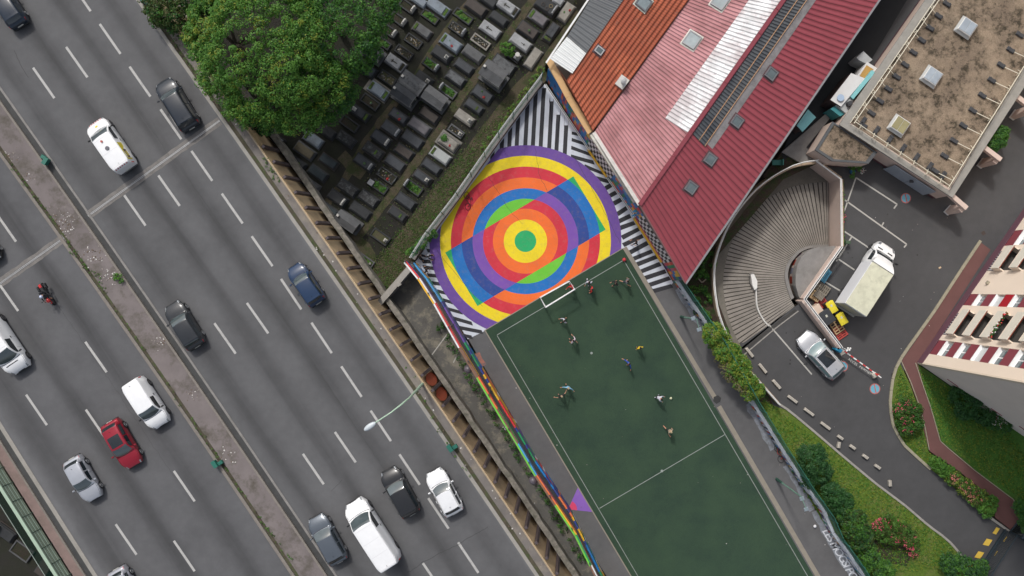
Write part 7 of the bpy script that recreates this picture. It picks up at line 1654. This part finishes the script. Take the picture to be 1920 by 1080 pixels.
    if helmet: d.ball(hc + Vector((.0, 0, .02)), .145, helmet, 16, (1.05, .95, 1)); lpart(d, "helmet", r)
    else:
        rows = [[hc + Vector((-.012 + .112 * math.sin(a_) * math.cos(b2) * .98, .112 * math.sin(a_) * math.sin(b2) * .82, .112 * math.cos(a_) * 1.16 + .006)) * k for b2 in np.linspace(0, 2 * math.pi, 15)[:-1]] for a_ in np.linspace(.01, 1.45, 6)]
        d.grid(rows, hair, True, True, flip=True); lpart(d, "hair", r)
    if bag: d = MB(); q = (chest - up * .05) * k - Vector((.17, 0, 0)); d.box(tuple(q), (.16, .3, .4), bag, 0, .06); lpart(d, "backpack", r)
    return r
def _segt(p, a, b): d = b - a; return max(0, min(1, (p - a).dot(d) / max(1e-9, d.dot(d))))
def _segd(p, a, b): t = _segt(p, a, b); return (p - a - (b - a) * t).length
WHT_ = cloth('white', (.55, .55, .62)); BLK = cloth('black', (.016, .016, .02)); RED2 = cloth('red', (.55, .02, .02)); YEL2 = cloth('yellow', (.7, .5, .02)); BLU2 = cloth('blue', (.02, .07, .4)); SKY2 = cloth('skyblue', (.2, .42, .6)); NAV2 = cloth('navy', (.02, .03, .07)); BEI2 = cloth('beige', (.3, .25, .18)); PNK = cloth('pinkwhite', (.5, .42, .47)); GRY2 = cloth('grey', (.12, .12, .14))
person("player in white shirt and dark shorts near the goal, just above the red shirt", 1102, 529, (-2, 10), WHT_, NAV2, 'walk', socks=WHT_)
person("player in bright red shirt standing in front of the right goal post", 1107, 543, (-10, -2), RED2, BLK, 'stand')
person("goalkeeper in red inside the right end of the goal", 1070, 538, (-6, 8), RED2, cloth('maroon', (.25, .01, .03)), 'bend', sleeves=1)
person("player all in black, left of the running pair by the corner", 1152, 531, (-10, 6), BLK, BLK, 'walk')
person("bare armed player striding with one leg stretched out near the corner", 1171, 527, (10, 4), GRY2, NAV2, 'run', sleeves=.1)
person("player in white shirt with dark hair below the goal", 1057, 600, (-8, 3), WHT_, BLK, 'walk')
person("player in pale pink shirt running below the goal", 1074, 638, (-9, -9), PNK, BLK, 'run')
person("player in bright yellow shirt", 1196, 650, (3, 9), YEL2, BLK, 'stand')
person("player in royal blue shirt with arms spread", 1176, 679, (-8, 6), BLU2, BLK, 'arms')
person("player in light blue sleeves and black top, upper of the left pair", 1064, 723, (-2, 8), SKY2, BLK, 'arms', hair=HAIRB)
person("bare armed player in black shirt, lower of the left pair", 1052, 740, (-5, -8), BLK, BLK, 'arms', hair=HAIRB, sleeves=.1)
person("player in white long sleeved shirt leaning towards the small ball", 1232, 743, (10, 4), WHT_, BLK, 'bend', sleeves=1, socks=WHT_)
person("bare chested player stretching a leg near the halfway line", 1251, 803, (7, 9), BEI2, BLK, 'run', hair=HAIRB, sleeves=.1)
person("spectator in black with pale cap walking over the stripes at the right", 1190, 455, (-8, 2), BLK, BLK, 'run', group="bystanders on the painted court")
person("bystander in black sitting in the left corner of the striped court", 789, 481, (6, 3), BLK, BLK, 'sit', group="bystanders on the painted court", z=.02, hair=HAIRD, sleeves=1, legs=1)
person("bystander with grey shirt and bare legs sitting beside the one in black", 803, 482, (8, 1), cloth('silver', (.4, .42, .48)), BLK, 'sit', group="bystanders on the painted court", z=.02)
person("bystander in black with one arm out below the seated pair", 802, 506, (9, 3), BLK, BLK, 'hips', group="bystanders on the painted court", skin=SKIN)
# balls, goal, bikes
def ballo(px, py, r_, m, label, z=.024): p = W(px, py, z); d = MB(); d.ball((p.x, p.y, z + r_), r_, m, 14); o = d.build("ball", off=(p.x, p.y, z)); o.location = (p.x, p.y, z); tag(o, label, "ball")
ballo(1170, 487, .17, mat("ball_red", (.5, .04, .05), .5, 0, fine=0), "red ball lying on the right corner of the pitch lines"); ballo(1257.5, 746.5, .11, mat("ball_pale", (.6, .6, .4), .5, 0, fine=0), "small pale ball in front of the player in the white long sleeved shirt")
ballo(1527, 986, .14, mat("ball_white", (.7, .7, .72), .5, 0, fine=0), "white ball on the asphalt beside the painted lettering", 0)
GW = mat("goal_white", (.75, .75, .75), .4, .03, 3, .03, 20); gh = 2.0
FL_, FR_ = W(1023.5, 576, gh), W(1077.5, 542.5, gh); BL_, BR_ = W(1013.5, 558, gh), W(1068, 527.5, gh)
r = root("football_goal", "small white football goal at the upper end of the pitch", "goal", W(1045, 552, .02))
zf = lambda p: Vector((p.x, p.y, .02))
d = MB(); d.tube([FL_, FR_], .06, GW, 10); d.build("crossbar", r)
for p in (FL_, FR_): d = MB(); d.tube([zf(p), p], .06, GW, 10); d.build("post", r)
d = MB(); d.tube([FL_, BL_, BR_, FR_], .035, GW, 8); d.tube([BL_, zf(BL_)], .03, GW, 8); d.tube([BR_, zf(BR_)], .03, GW, 8); d.tube([zf(FL_), zf(BL_), zf(BR_), zf(FR_)], .035, GW, 8); d.build("frame", r)
NET = mesh_mat("goal_net", (.3, .32, .32), .12, .07); d = MB(); 
for a, b in ((BL_, BR_), (FL_, BL_), (FR_, BR_)): meshwall(d, a, b, .03, gh, NET)
d.build("net", r)
def lamp_post(px, py, tx, ty, heads, label):
    z = 6.4; a = W(px, py, 0); r = root("floodlight", label, "floodlight", a, "floodlights beside the pitch")
    d = MB(); b = Vector((a.x, a.y, z)); d.tube([a, a + Vector((0, 0, 1.6))], [.13, .11], mat("pole_base_green", (.02, .07, .05), .6), 10); d.build("base", r)
    d = MB(); d.tube([a + Vector((0, 0, 1.6)), b], [.08, .06], mat("pole_green", (.13, .24, .19), .5), 10); c = W(*heads[0], z), W(*heads[1], z); d.tube([c[0], b, c[1]], .03, mat("pole_green", (.13, .24, .19), .5), 6); d.build("pole", r)
    for q in c: d = MB(); d.box(tuple(q + Vector((0, 0, -.05))), (.36, .3, .14), mat("floodlight_head", (.2, .24, .27) if px < 1400 else (.06, .09, .12), .35, .05, 3, .03, 20), .3, .03); d.build("lamp_head", r)
lamp_post(1277, 594, 1307, 600, ((1300, 597), (1311, 618)), "green floodlight post with two pale lamp heads beside the upper touchline")
lamp_post(1456, 898, 1503, 935, ((1504, 935), (1512, 955)), "green floodlight post with two dark lamp heads beside the graffiti wall")
# street lamp over the motorway
r = root("street_lamp", "pale green motorway lamp with a long curved arm over the lanes", "street lamp", W(793, 719, ZD)); a = W(793, 719, ZD); zt = 15.2; b = Vector((a.x, a.y, zt)); LG = mat("lamp_green", (.36, .5, .38), .45, .06, 2, .05, 20)
d = MB(); d.tube([a, a + Vector((0, 0, 5)), b + Vector((0, 0, -1))], [.13, .1, .07], LG, 10); d.build("pole", r)
h = W(703, 793, 16); m1 = b.lerp(h, .16) + Vector((.0, .0, .2)); d = MB(); d.tube([b + Vector((0, 0, -1)), b + Vector((-.15, -.08, -.2)), m1, b.lerp(h, .5) + Vector((.0, -.05, .25)), h], [.07, .065, .06, .05, .045], LG, 10); d.build("arm", r)
d = MB(); dr = (h - b); dr.z = 0; dr.normalize(); M_ = Matrix.Translation(h + dr * .42) @ Matrix.Rotation(math.atan2(dr.y, dr.x), 4, 'Z'); e = MB(); e.ball((0, 0, 0), .5, mat("lamp_shell", (.5, .55, .58), .35, .04, 3, .02, 20), 16, (1, .4, .3)); e.v = [tuple(M_ @ Vector(q)) for q in e.v]; e.build("lamp_head", r)
# globes on the yard side lamps
for x, y, lb in ((878, 692, "dark round lamp globe on the yard side beside the red fence panel"), (1000, 901, "dark round lamp globe on the yard side further down the fence")):
    p = W(x, y, 6.5); r = root("globe_lamp", lb, "lamp", (p.x, p.y, 0), "globe lamps in the yard")
    q = Vector((p.x, p.y, 6.5)); d = MB(); d.ball(q, .36, mat("globe_plum", (.1, .085, .1), .4, .05, 3, .03, 20), 18); d.build("globe", r)
    d = MB(); w_ = q + Vector((.1, .9, 0)); d.tube([Vector((p.x, p.y, 0)), q], .04, DKM, 8); d.build("pole", r)
# motorcycle and rider
def moto():
    loc = W(94, 551, ZD); hd = (30, 30); r = root("motorcycle", "red and black motorcycle on the motorway", "motorcycle", loc, "vehicles on the motorway", ang(24, 40), world=False)
    RD = paint("moto_red", (.5, .02, .02)); 
    for x in (.72, -.68):
        d = MB(); rr_ = .3; d.tube([(x + rr_ * math.cos(k), 0, .3 + rr_ * .98 * math.sin(k)) for k in np.linspace(0, 2 * math.pi, 25)], .065, TYRE, 8, False); w_ = lpart(d, "wheel", r)
        d = MB(); d.cyl((x, 0, .3), .2, .05, STEELW, 14, 'y'); lpart(d, "rim", w_)
    d = MB(); d.box((0, 0, .5), (.75, .28, .4), TRIM, 0, .08); d.tube([(.72, 0, .3), (.5, 0, .95)], .05, STEELW, 8); d.tube([(-.68, 0, .3), (-.1, 0, .5)], .05, STEELW, 8); lpart(d, "engine", r)
    d = MB(); d.ball((.22, 0, .85), .25, TRIM, 14, (1.15, .65, .6)); lpart(d, "fuel_tank", r)
    d = MB(); d.ball((.62, 0, .88), .22, RD, 14, (1.0, .8, .9)); d.ball((.8, 0, .62), .14, RD, 10, (1, .7, .5)); lpart(d, "fairing", r)
    d = MB(); d.box((-.35, 0, .82), (.6, .26, .12), TRIM, 0, .05); d.box((-.72, 0, .86), (.3, .22, .08), RD, 0, .03); lpart(d, "seat", r)
    d = MB(); d.tube([(.45, .38, 1.0), (.55, .15, 1.02), (.55, -.15, 1.02), (.45, -.38, 1.0)], .018, STEELW, 6)
    for g in (1, -1): d.tube([(.52, g * .28, 1.02), (.58, g * .36, 1.14)], .01, TRIM, 5); d.box((.58, g * .38, 1.15), (.04, .12, .07), TRIM)
    lpart(d, "handlebar", r)
    d = MB()
    for g in (1, -1): d.box((-.6, g * .3, .62), (.42, .18, .34), TRIM, 0, .05)
    lpart(d, "side_case", r)
    d = MB(); d.box((.83, 0, .85), (.06, .16, .1), HL); lpart(d, "headlight", r)
moto()
person("motorcycle rider in black jacket with pale helmet and red backpack", 93, 549, (24, 40), BLK, BLK, 'sit', z=ZD, sleeves=1, legs=1, ride=True, helmet=mat("helmet_pale", (.45, .5, .65), .2, .1, 5, .05, 20, Coat_Weight=.5), bag=BLK, group="riders", H=1.84)
# ------------------------------------------------------------------ street objects
WDP = mat("pallet_wood", (.42, .29, .16), .85, .2, 4, .15, 30); WDG = mat("pallet_grey", (.2, .175, .14), .85, .2, 4, .15, 30); PR = mat("pallet_red", (.42, .06, .05), .8, .15, 4, .15, 30)
def pallet(px, py, rot, m, label, z=0, n=1, size=(1.2, .8), open_=False):
    p = W(px, py, z + .15 * n); p.z = z; r = root("pallet", label, "pallet", p, "pallets by the low pink wall", rot, world=False); 
    for q in range(n):
        d = MB(); b = q * .16
        for i in range(7 if not open_ else 5): x = lerp(-size[0] / 2 + .06, size[0] / 2 - .06, i / (6 if not open_ else 4)); d.box((x, 0, b + .135), (.1, size[1], .025), m)
        lpart(d, "deck_boards", r)
        d = MB()
        for y in (-1, 0, 1): d.box((0, y * (size[1] / 2 - .06), b + .07), (size[0], .09, .1), m)
        lpart(d, "stringer", r)
pa = ang(50, -77)
pallet(1543, 541, ang(.83, .56), WDG, "grey weathered pallet nearest the blue bench", n=2); pallet(1527, 553, ang(.83, .56), WDP, "light wooden pallet leaning against the wall beside the grey ones", n=3); pallet(1537, 553, ang(.8, .6), WDG, "small grey pallet lying on top of the light wooden one", z=.5, size=(.9, .7)); pallet(1541, 569, ang(.83, -.56), PR, "dark red pallet beside the upper yellow bin", size=(1.0, .8))
pallet(1570, 613, ang(.56, .83), WDP, "light open wooden pallet on top of the red pallet below the bins", z=.16, open_=True, size=(1.1, .95)); pallet(1575, 622, ang(.56, .83), PR, "bright red pallet sticking out under the open wooden one", size=(1.2, 1.0))
def bin_(px, py, rot, label, lid, body, size=(1.0, .8, 1.1), cat="bin"):
    p = W(px, py, size[2]); p.z = 0; r = root("wheelie_bin", label, cat, p, "bins by the low pink wall", rot, world=False); L_, w_, h_ = size
    d = MB(); d.box((0, 0, h_ * .5 + .03), (L_ * .92, w_ * .92, h_ * .85), body, 0, .06); lpart(d, "container", r)
    d = MB(); d.box((0, 0, h_), (L_, w_, .1), lid, 0, .04); d.box((.1, 0, h_ + .06), (L_ * .5, w_ * .7, .03), lid, 0, .01); d.bar((-L_ / 2 - .03, -w_ * .35, h_), (-L_ / 2 - .03, w_ * .35, h_), .05, .05, lid); d.box((-.15, 0, h_ + .08), (.2, .16, .01), mat("bin_sticker", (.5, .5, .42), .6, 0, fine=0)); lpart(d, "lid", r)
    for sx in (-1, 1):
        for sy in (-1, 1): d = MB(); d.cyl((sx * L_ * .38, sy * w_ * .36, .08), .08, .05, TYRE, 10, 'y'); lpart(d, "wheel", r)
YB = mat("bin_yellow", (.66, .55, .03), .5, .05, 3, .03, 20); BB = mat("bin_black", (.03, .034, .04), .6, .1, 2, .05, 20)
bin_(1560, 576, ang(.5, .86), "yellow lidded wheelie bin nearest the truck's tail", YB, mat("bin_dark_body", (.05, .05, .05), .6, 0, fine=0), (1.05, .72, 1.15)); bin_(1579, 598, ang(.5, .86), "yellow lidded wheelie bin with a bright sticker, lower of the two", YB, bpy.data.materials["bin_dark_body"], (1.05, .72, 1.15)); bin_(1551, 595, ang(.56, .83), "big black flat topped container between wall and yellow bins", BB, BB, (1.25, 1.1, 1.2))
d = MB(); p = W(1533, 581, .9); d.box((p.x, p.y, .45), (.8, .75, .9), mat("cream_cabinet", (.6, .47, .37), .7, .05, 2, .03, 20), ang(.56, .83), .04); d.box((p.x, p.y, .91), (.84, .79, .04), mat("cream_cabinet", (.6, .47, .37), .7), ang(.56, .83), .01); single(d, "cabinet", "small cream cabinet between the pallets and the black container", "cabinet", (p.x, p.y, 0))
r = root("bench", "teal blue slatted bench against the double rail", "bench", W(1549, 518, 0)); p = W(1549, 518, .45); kb = ang(.56, -.83); Rb = Matrix.Rotation(kb, 3, 'Z'); TB2 = mat("bench_teal", (.05, .2, .3), .6, .1, 3, .05, 20)
d = MB()
for i in range(3): d.box(tuple(Vector((p.x, p.y, .45)) + Rb @ Vector((0, -.16 + .16 * i, 0))), (1.2, .13, .04), TB2, kb)
d.build("seat", r); d = MB()
for s_ in (-1, 1): d.box(tuple(Vector((p.x, p.y, .22)) + Rb @ Vector((s_ * .48, 0, 0))), (.07, .4, .44), TB2, kb)
d.build("support", r); d = MB(); d.box(tuple(Vector((p.x, p.y, .7)) + Rb @ Vector((0, .24, 0))), (1.2, .05, .3), TB2, kb); d.build("backrest", r)
# red and white boom barrier
r = root("boom_barrier", "red and white boom barrier across the driveway with pale stand", "barrier", W(1585, 660, 0)); a, b = W(1577, 654, 1.0), W(1652, 708, 1.0)
for i in range(13):
    d = MB(); p, q = a.lerp(b, i / 13), a.lerp(b, (i + 1) / 13); d.bar(p, q, .09, .09, mat("boom_red", (.55, .04, .04), .5, 0, fine=0) if i % 2 else WHM); d.build("boom_section", r)
d = MB(); p = W(1637, 703, 0); d.box((p.x, p.y, .2), (.42, .42, .4), mat("barrier_plinth", (.45, .42, .36), .8, .05, 3, .05, 20), .5, .03); d.box((p.x + .1, p.y + .12, .7), (.14, .14, .6), mat("barrier_rust", (.25, .07, .05), .6), .5); d.build("rest_post", r)
d = MB(); p = W(1579, 661, .0); d.box((p.x, p.y, .02), (.5, .4, .04), CONC_L, .5); d.build("base", r)
d = MB(); p = W(1574, 656, 1.1); d.box((p.x, p.y, .55), (.55, .3, 1.1), mat("barrier_blue", (.03, .3, .5), .5, 0, fine=0), ang(.8, .55), .05); d.build("cabinet", r)
d = MB(); q = W(1590, 656, 1.6)
for dx, dy in ((0, .14), (.12, -.02), (-.1, -.08), (.2, .12)): d.ball((q.x + dx, q.y + dy, 1.6), .09, WHM, 10)
d.tube([W(1577, 652, 1.1), q], .03, WHM, 6); d.build("camera_arm", r)
# concrete blocks along the kerb
r0 = None
BLK_ = [(1406, 661, 37, "topmost long"), (1431, 691, 37, "second long"), (1457, 721, 38, "third long"), (1487, 749, 39, "fourth long"), (1518, 773, 39, "fifth long"), (1549, 799, 39, "sixth and last long")]
BM = mat("block_concrete", (.42, .39, .34), .85, .1, 3, .12, 30, .1)
def block(px, py, dx, dy, L_, label, h=.32): p = W(px, py, h); d = MB(); d.box((0, 0, h / 2), (L_, .24, h), BM, 0, .04); d.box((0, 0, h + .005), (L_ * .86, .02, .012), mat("block_groove", (.2, .18, .16), .9)); o = d.build("concrete_block", off=(0, 0, 0)); o.location = (p.x, p.y, 0); o.rotation_euler.z = ang(dx, dy); tag(o, label, "kerb block", "concrete blocks along the driveway")
for (x, y, a_, w_), (dx, dy) in zip(BLK_, [(.62, .78), (.62, .78), (.66, .75), (.8, .6), (.8, .6), (.8, .6)]): block(x, y, dx, dy, .98, w_ + " concrete block counted down the driveway kerb")
for x, y, dx, dy, w_ in [(1577, 821, .8, .58, "short white concrete block nearest the long ones"), (1574, 835, .15, -1, "short grey block standing crosswise below the first white one"), (1600, 839, .8, .58, "second short white concrete block down the kerb"), (1624, 857, .8, .58, "third short white concrete block down the kerb"), (1647, 876, .8, .58, "fourth short white concrete block down the kerb"), (1670, 907, .1, 1, "last short block standing alone furthest down the driveway")]: block(x, y, dx, dy, .52, w_, .36)
# gate in the lower right
r = root("sliding_gate", "black barred gate with yellow warning plates in the lower right corner", "gate", W(1870, 1020, 0)); GB = mat("gate_black", (.022, .035, .045), .5, .1, 3, .05, 20); GY = mat("gate_yellow", (.62, .42, .06), .6, .1, 3, .1, 20)
a, b = W(1884, 992, 0), W(1810, 1105, 0); 
d = MB(); up = Vector((0, 0, 1)); d.bar(a + up * .12, b + up * .12, .14, .2, GB); d.bar(a + up * 1.9, b + up * 1.9, .06, .06, GB); d.bar(a + up * .5, b + up * .5, .05, .05, GB); d.build("frame", r)
d = MB(); n_ = 46
for i in range(n_): p = a.lerp(b, (i + .5) / n_); d.bar(p + up * .2, p + up * 1.88, .03, .03, GB)
o = d.build("bars", r)
for i, t in enumerate((.03, .22, .43, .64)):
    p = a.lerp(b, t) + Vector((-.35, .22, 0)); d = MB(); q = a.lerp(b, t + .1) + Vector((-.35, .22, 0)); sz = .5 if i else .3
    d.prism([(p.x, p.y), (q.x, q.y), (q.x - sz, q.y + .12), (p.x - sz, p.y + .12)], .03, .06, GY); d.build("warning_plate", r)
for t in (.1, .33, .55, .78):
    d = MB()
    for k in range(4): p = a.lerp(b, t + k * .02) + up * .7; d.box(tuple(p + Vector((.08, 0, 0))), (.08, .06, .06), GY, .5)
    d.build("reflector", r)
r = root("side_gate", "dark pedestrian gate across the end of the red path", "gate", W(1905, 985, 0)); a, b = W(1892, 996, 0), W(1945, 1030, 0); c = W(1925, 955, 0)
d = MB(); 
for p0, p1 in ((a, b), (a, c)):
    for h_ in (.15, 1.85): d.bar(p0 + up * h_, p1 + up * h_, .08, .1, GB)
    for i in range(16): p = p0.lerp(p1, (i + .5) / 16); d.bar(p + up * .2, p + up * 1.85, .03, .03, GB)
d.build("bars", r); d = MB(); d.box(tuple(a + up * 1), (.16, .16, 2.0), GB); d.build("gate_post", r)
p = W(1829, 1069, .9); d = MB(); d.ball((p.x, p.y, .9), .16, GY, 12); d.cyl((p.x, p.y, .4), .05, .8, GB); single(d, "bollard", "post with round yellow top beside the gate shrub", "bollard", (p.x, p.y, 0))
# motorway cabinets (green) and small signs
GC = mat("cabinet_green", (.015, .13, .095), .5, .1, 3, .05, 20)
def gcab(px, py, k, label, z=ZD + .15): p = W(px, py, z + .4); d = MB(); d.box((0, -.18, .28), (.55, .3, .5), GC, 0, .03); d.box((.16, .2, .2), (.3, .42, .36), GC, 0, .03); d.box((0, -.18, .55), (.6, .34, .04), GC); o = d.build("green_cabinet", off=(0, 0, 0)); o.location = (p.x, p.y, z); o.rotation_euler.z = k; tag(o, label, "cabinet", "green roadside cabinets")
gcab(82, 300, ang(.5, -.8), "green roadside cabinet on the median near the service van"); gcab(406, 868, ang(.56, .83), "green roadside cabinet on the median in the lower half"); gcab(847, 838, ang(.56, .83), "green roadside cabinet on the verge below the street lamp")
p = W(273, 6, ZD + .5); d = MB(); d.box((0, 0, .5), (1.2, .12, .9), GC, 0, .02); d.box((-.5, 0, .25), (.08, .1, .5), DKM); d.box((.5, 0, .25), (.08, .1, .5), DKM); o = d.build("road_sign", off=(0, 0, 0)); o.location = (p.x, p.y, ZD); o.rotation_euler.z = ang(.83, .5); tag(o, "green sign back at the motorway edge under the olive tree", "sign")
# small pieces on the ground
def scooter(px, py, rot, m, label, z=0):
    p = W(px, py, z); r = root("bicycle", label, "bicycle", p, None, rot, world=False)
    for x in (.5, -.5): d = MB(); d.tube([(x + .3 * math.cos(k), .02 * math.cos(k), .05 + .0 + .12 * (1 + math.sin(k)) * .2) if False else (x + .3 * math.cos(k), .3 * math.sin(k) * .75, .06 + .05 * math.sin(k)) for k in np.linspace(0, 2 * math.pi, 20)], .022, TYRE, 6, False); lpart(d, "wheel", r)
    d = MB(); d.tube([(-.5, 0, .08), (-.1, -.1, .1), (.35, .25, .12), (-.15, .32, .12), (-.5, 0, .08)], .025, m, 6); d.tube([(.35, .25, .12), (.5, 0, .08)], .025, m, 6); lpart(d, "frame", r)
    d = MB(); d.tube([(.3, .45, .14), (.38, .3, .14), (.5, .42, .14)], .015, TRIM, 6); lpart(d, "handlebar", r); d = MB(); d.box((-.18, .42, .14), (.2, .1, .05), TRIM, 0, .02); lpart(d, "saddle", r)
scooter(1460, 851, ang(.3, .95), mat("bike_red", (.4, .04, .03), .5, 0, fine=0), "red and black bicycle lying against the graffiti wall"); scooter(876, 377, ang(.1, 1), mat("bike_dark", (.03, .02, .02), .5, 0, fine=0), "dark bicycle lying on the red ring near the cemetery fence", .015)
d = MB(); p = W(1502, 903, 0); d.box((p.x - .1, p.y - .1, .16), (.4, .26, .3), mat("bag_black", (.015, .015, .02), .7, .2, 5, .1, 20), .4, .08); d.ball((p.x + .05, p.y + .2, .35), .1, mat("bag_red", (.35, .03, .03), .7), 8); single(d, "sports_bag", "black sports bag with a red bundle at the foot of the graffiti wall", "bag", (p.x, p.y, 0))
d = MB(); p = W(946, 803, 0)
for dx, dy in ((0, 0), (.12, .1), (-.1, .08), (.06, -.12)): d.ball((p.x + dx, p.y + dy, .09), .11, mat("plastic_white", (.65, .65, .66), .6, .1, 6, .1, 30), 7, (1, .7, .6))
single(d, "plastic_bag", "crumpled white plastic bag among the weeds beside the painted fence", "bag", (p.x, p.y, 0))
d = MB(); p = W(1762, 502, 0); d.box((p.x, p.y, .03), (.22, .14, .06), mat("cardboard", (.5, .38, .25), .8), .5, .01); single(d, "cardboard_piece", "small tan piece of cardboard alone on the asphalt", "cardboard", (p.x, p.y, 0))
r = root("raised_bed", "square wooden bed frame among the green plants", "planter", W(1318, 521, 0)); d = MB(); q = [(1308, 521), (1317, 513), (1327, 521), (1316, 530)]
for a_, b_ in zip(q, q[1:] + q[:1]): d.bar(W(*a_, .15), W(*b_, .15), .08, .25, mat("bed_board", (.3, .24, .18), .8, .1))
d.build("board", r)
d = MB(); d.bar(W(1297, 545, .1), W(1317, 577, .1), .06, .2, mat("bed_board", (.3, .24, .18), .8)); single(d, "bed_edging", "straight board edging in the narrow bed beside the green mesh", "edging", W(1307, 561, 0))
p = W(1585, 455, .0); d = MB(); d.box((p.x - .0, p.y, .5), (.42, .3, .4), mat("pot_green", (.05, .09, .05), .7), 0, .03); single(d, "plant_box", "small square green plant box by the parking bay corner", "plant box", (p.x, p.y, .3))
d = MB(); p = W(1597, 322, 0); d.box((p.x, p.y, .2), (.4, .3, .4), mat("crate_blue", (.02, .12, .25), .6), .3, .03); single(d, "crate", "blue crate under the potted plants beside the annex", "crate", (p.x, p.y, 0))
# oil stains and litter on asphalt
d = MB(); ST_M = mat("oil_stain", (.022, .022, .022), .6); 
for x, y, q in [(1482, 675, 2), (1481, 682, 2.4), (1497, 640, 2.8), (1503, 661, 2), (1590, 474, 1.8), (1598, 483, 1.6), (1508, 683, 1.6), (1490, 622, 1.4), (1474, 624, 1.8), (1720, 478, 2), (1664, 402, 1.5)]:
    d.sheet(WP([(x + q * random.uniform(.6, 1.1) * math.cos(k), y + q * random.uniform(.6, 1.1) * math.sin(k)) for k in np.linspace(0, 6.28, 10)[:-1]]), .006, ST_M)
struct(d, "oil_stain")
d = MB(); rq = random.Random(77)
for _ in range(90): x, y = rq.choice([(rq.uniform(1290, 1600), rq.uniform(560, 1070)), (rq.uniform(930, 1180), rq.uniform(650, 1070)), (rq.uniform(1600, 1900), rq.uniform(380, 800)), (rq.uniform(830, 1100), rq.uniform(640, 1070))]); s_ = rq.uniform(.03, .07); d.box(W(x, y, .04), (s_, s_ * .8, .02), rq.choice([LT[0], LT[1], LT[2]]), rq.uniform(0, 3))
tag(d.build("litter"), "small scraps of litter scattered on asphalt and turf", kind="stuff")
# drain puddle stain where the kerb breaks
d = MB(); d.sheet(WP([(1338, 744), (1346, 741), (1352, 746), (1350, 753), (1343, 757), (1337, 752)]), .05, mat("drain_stain", (.03, .03, .03), .7, .3, 6, .3, 30)); struct(d, "drain_stain")
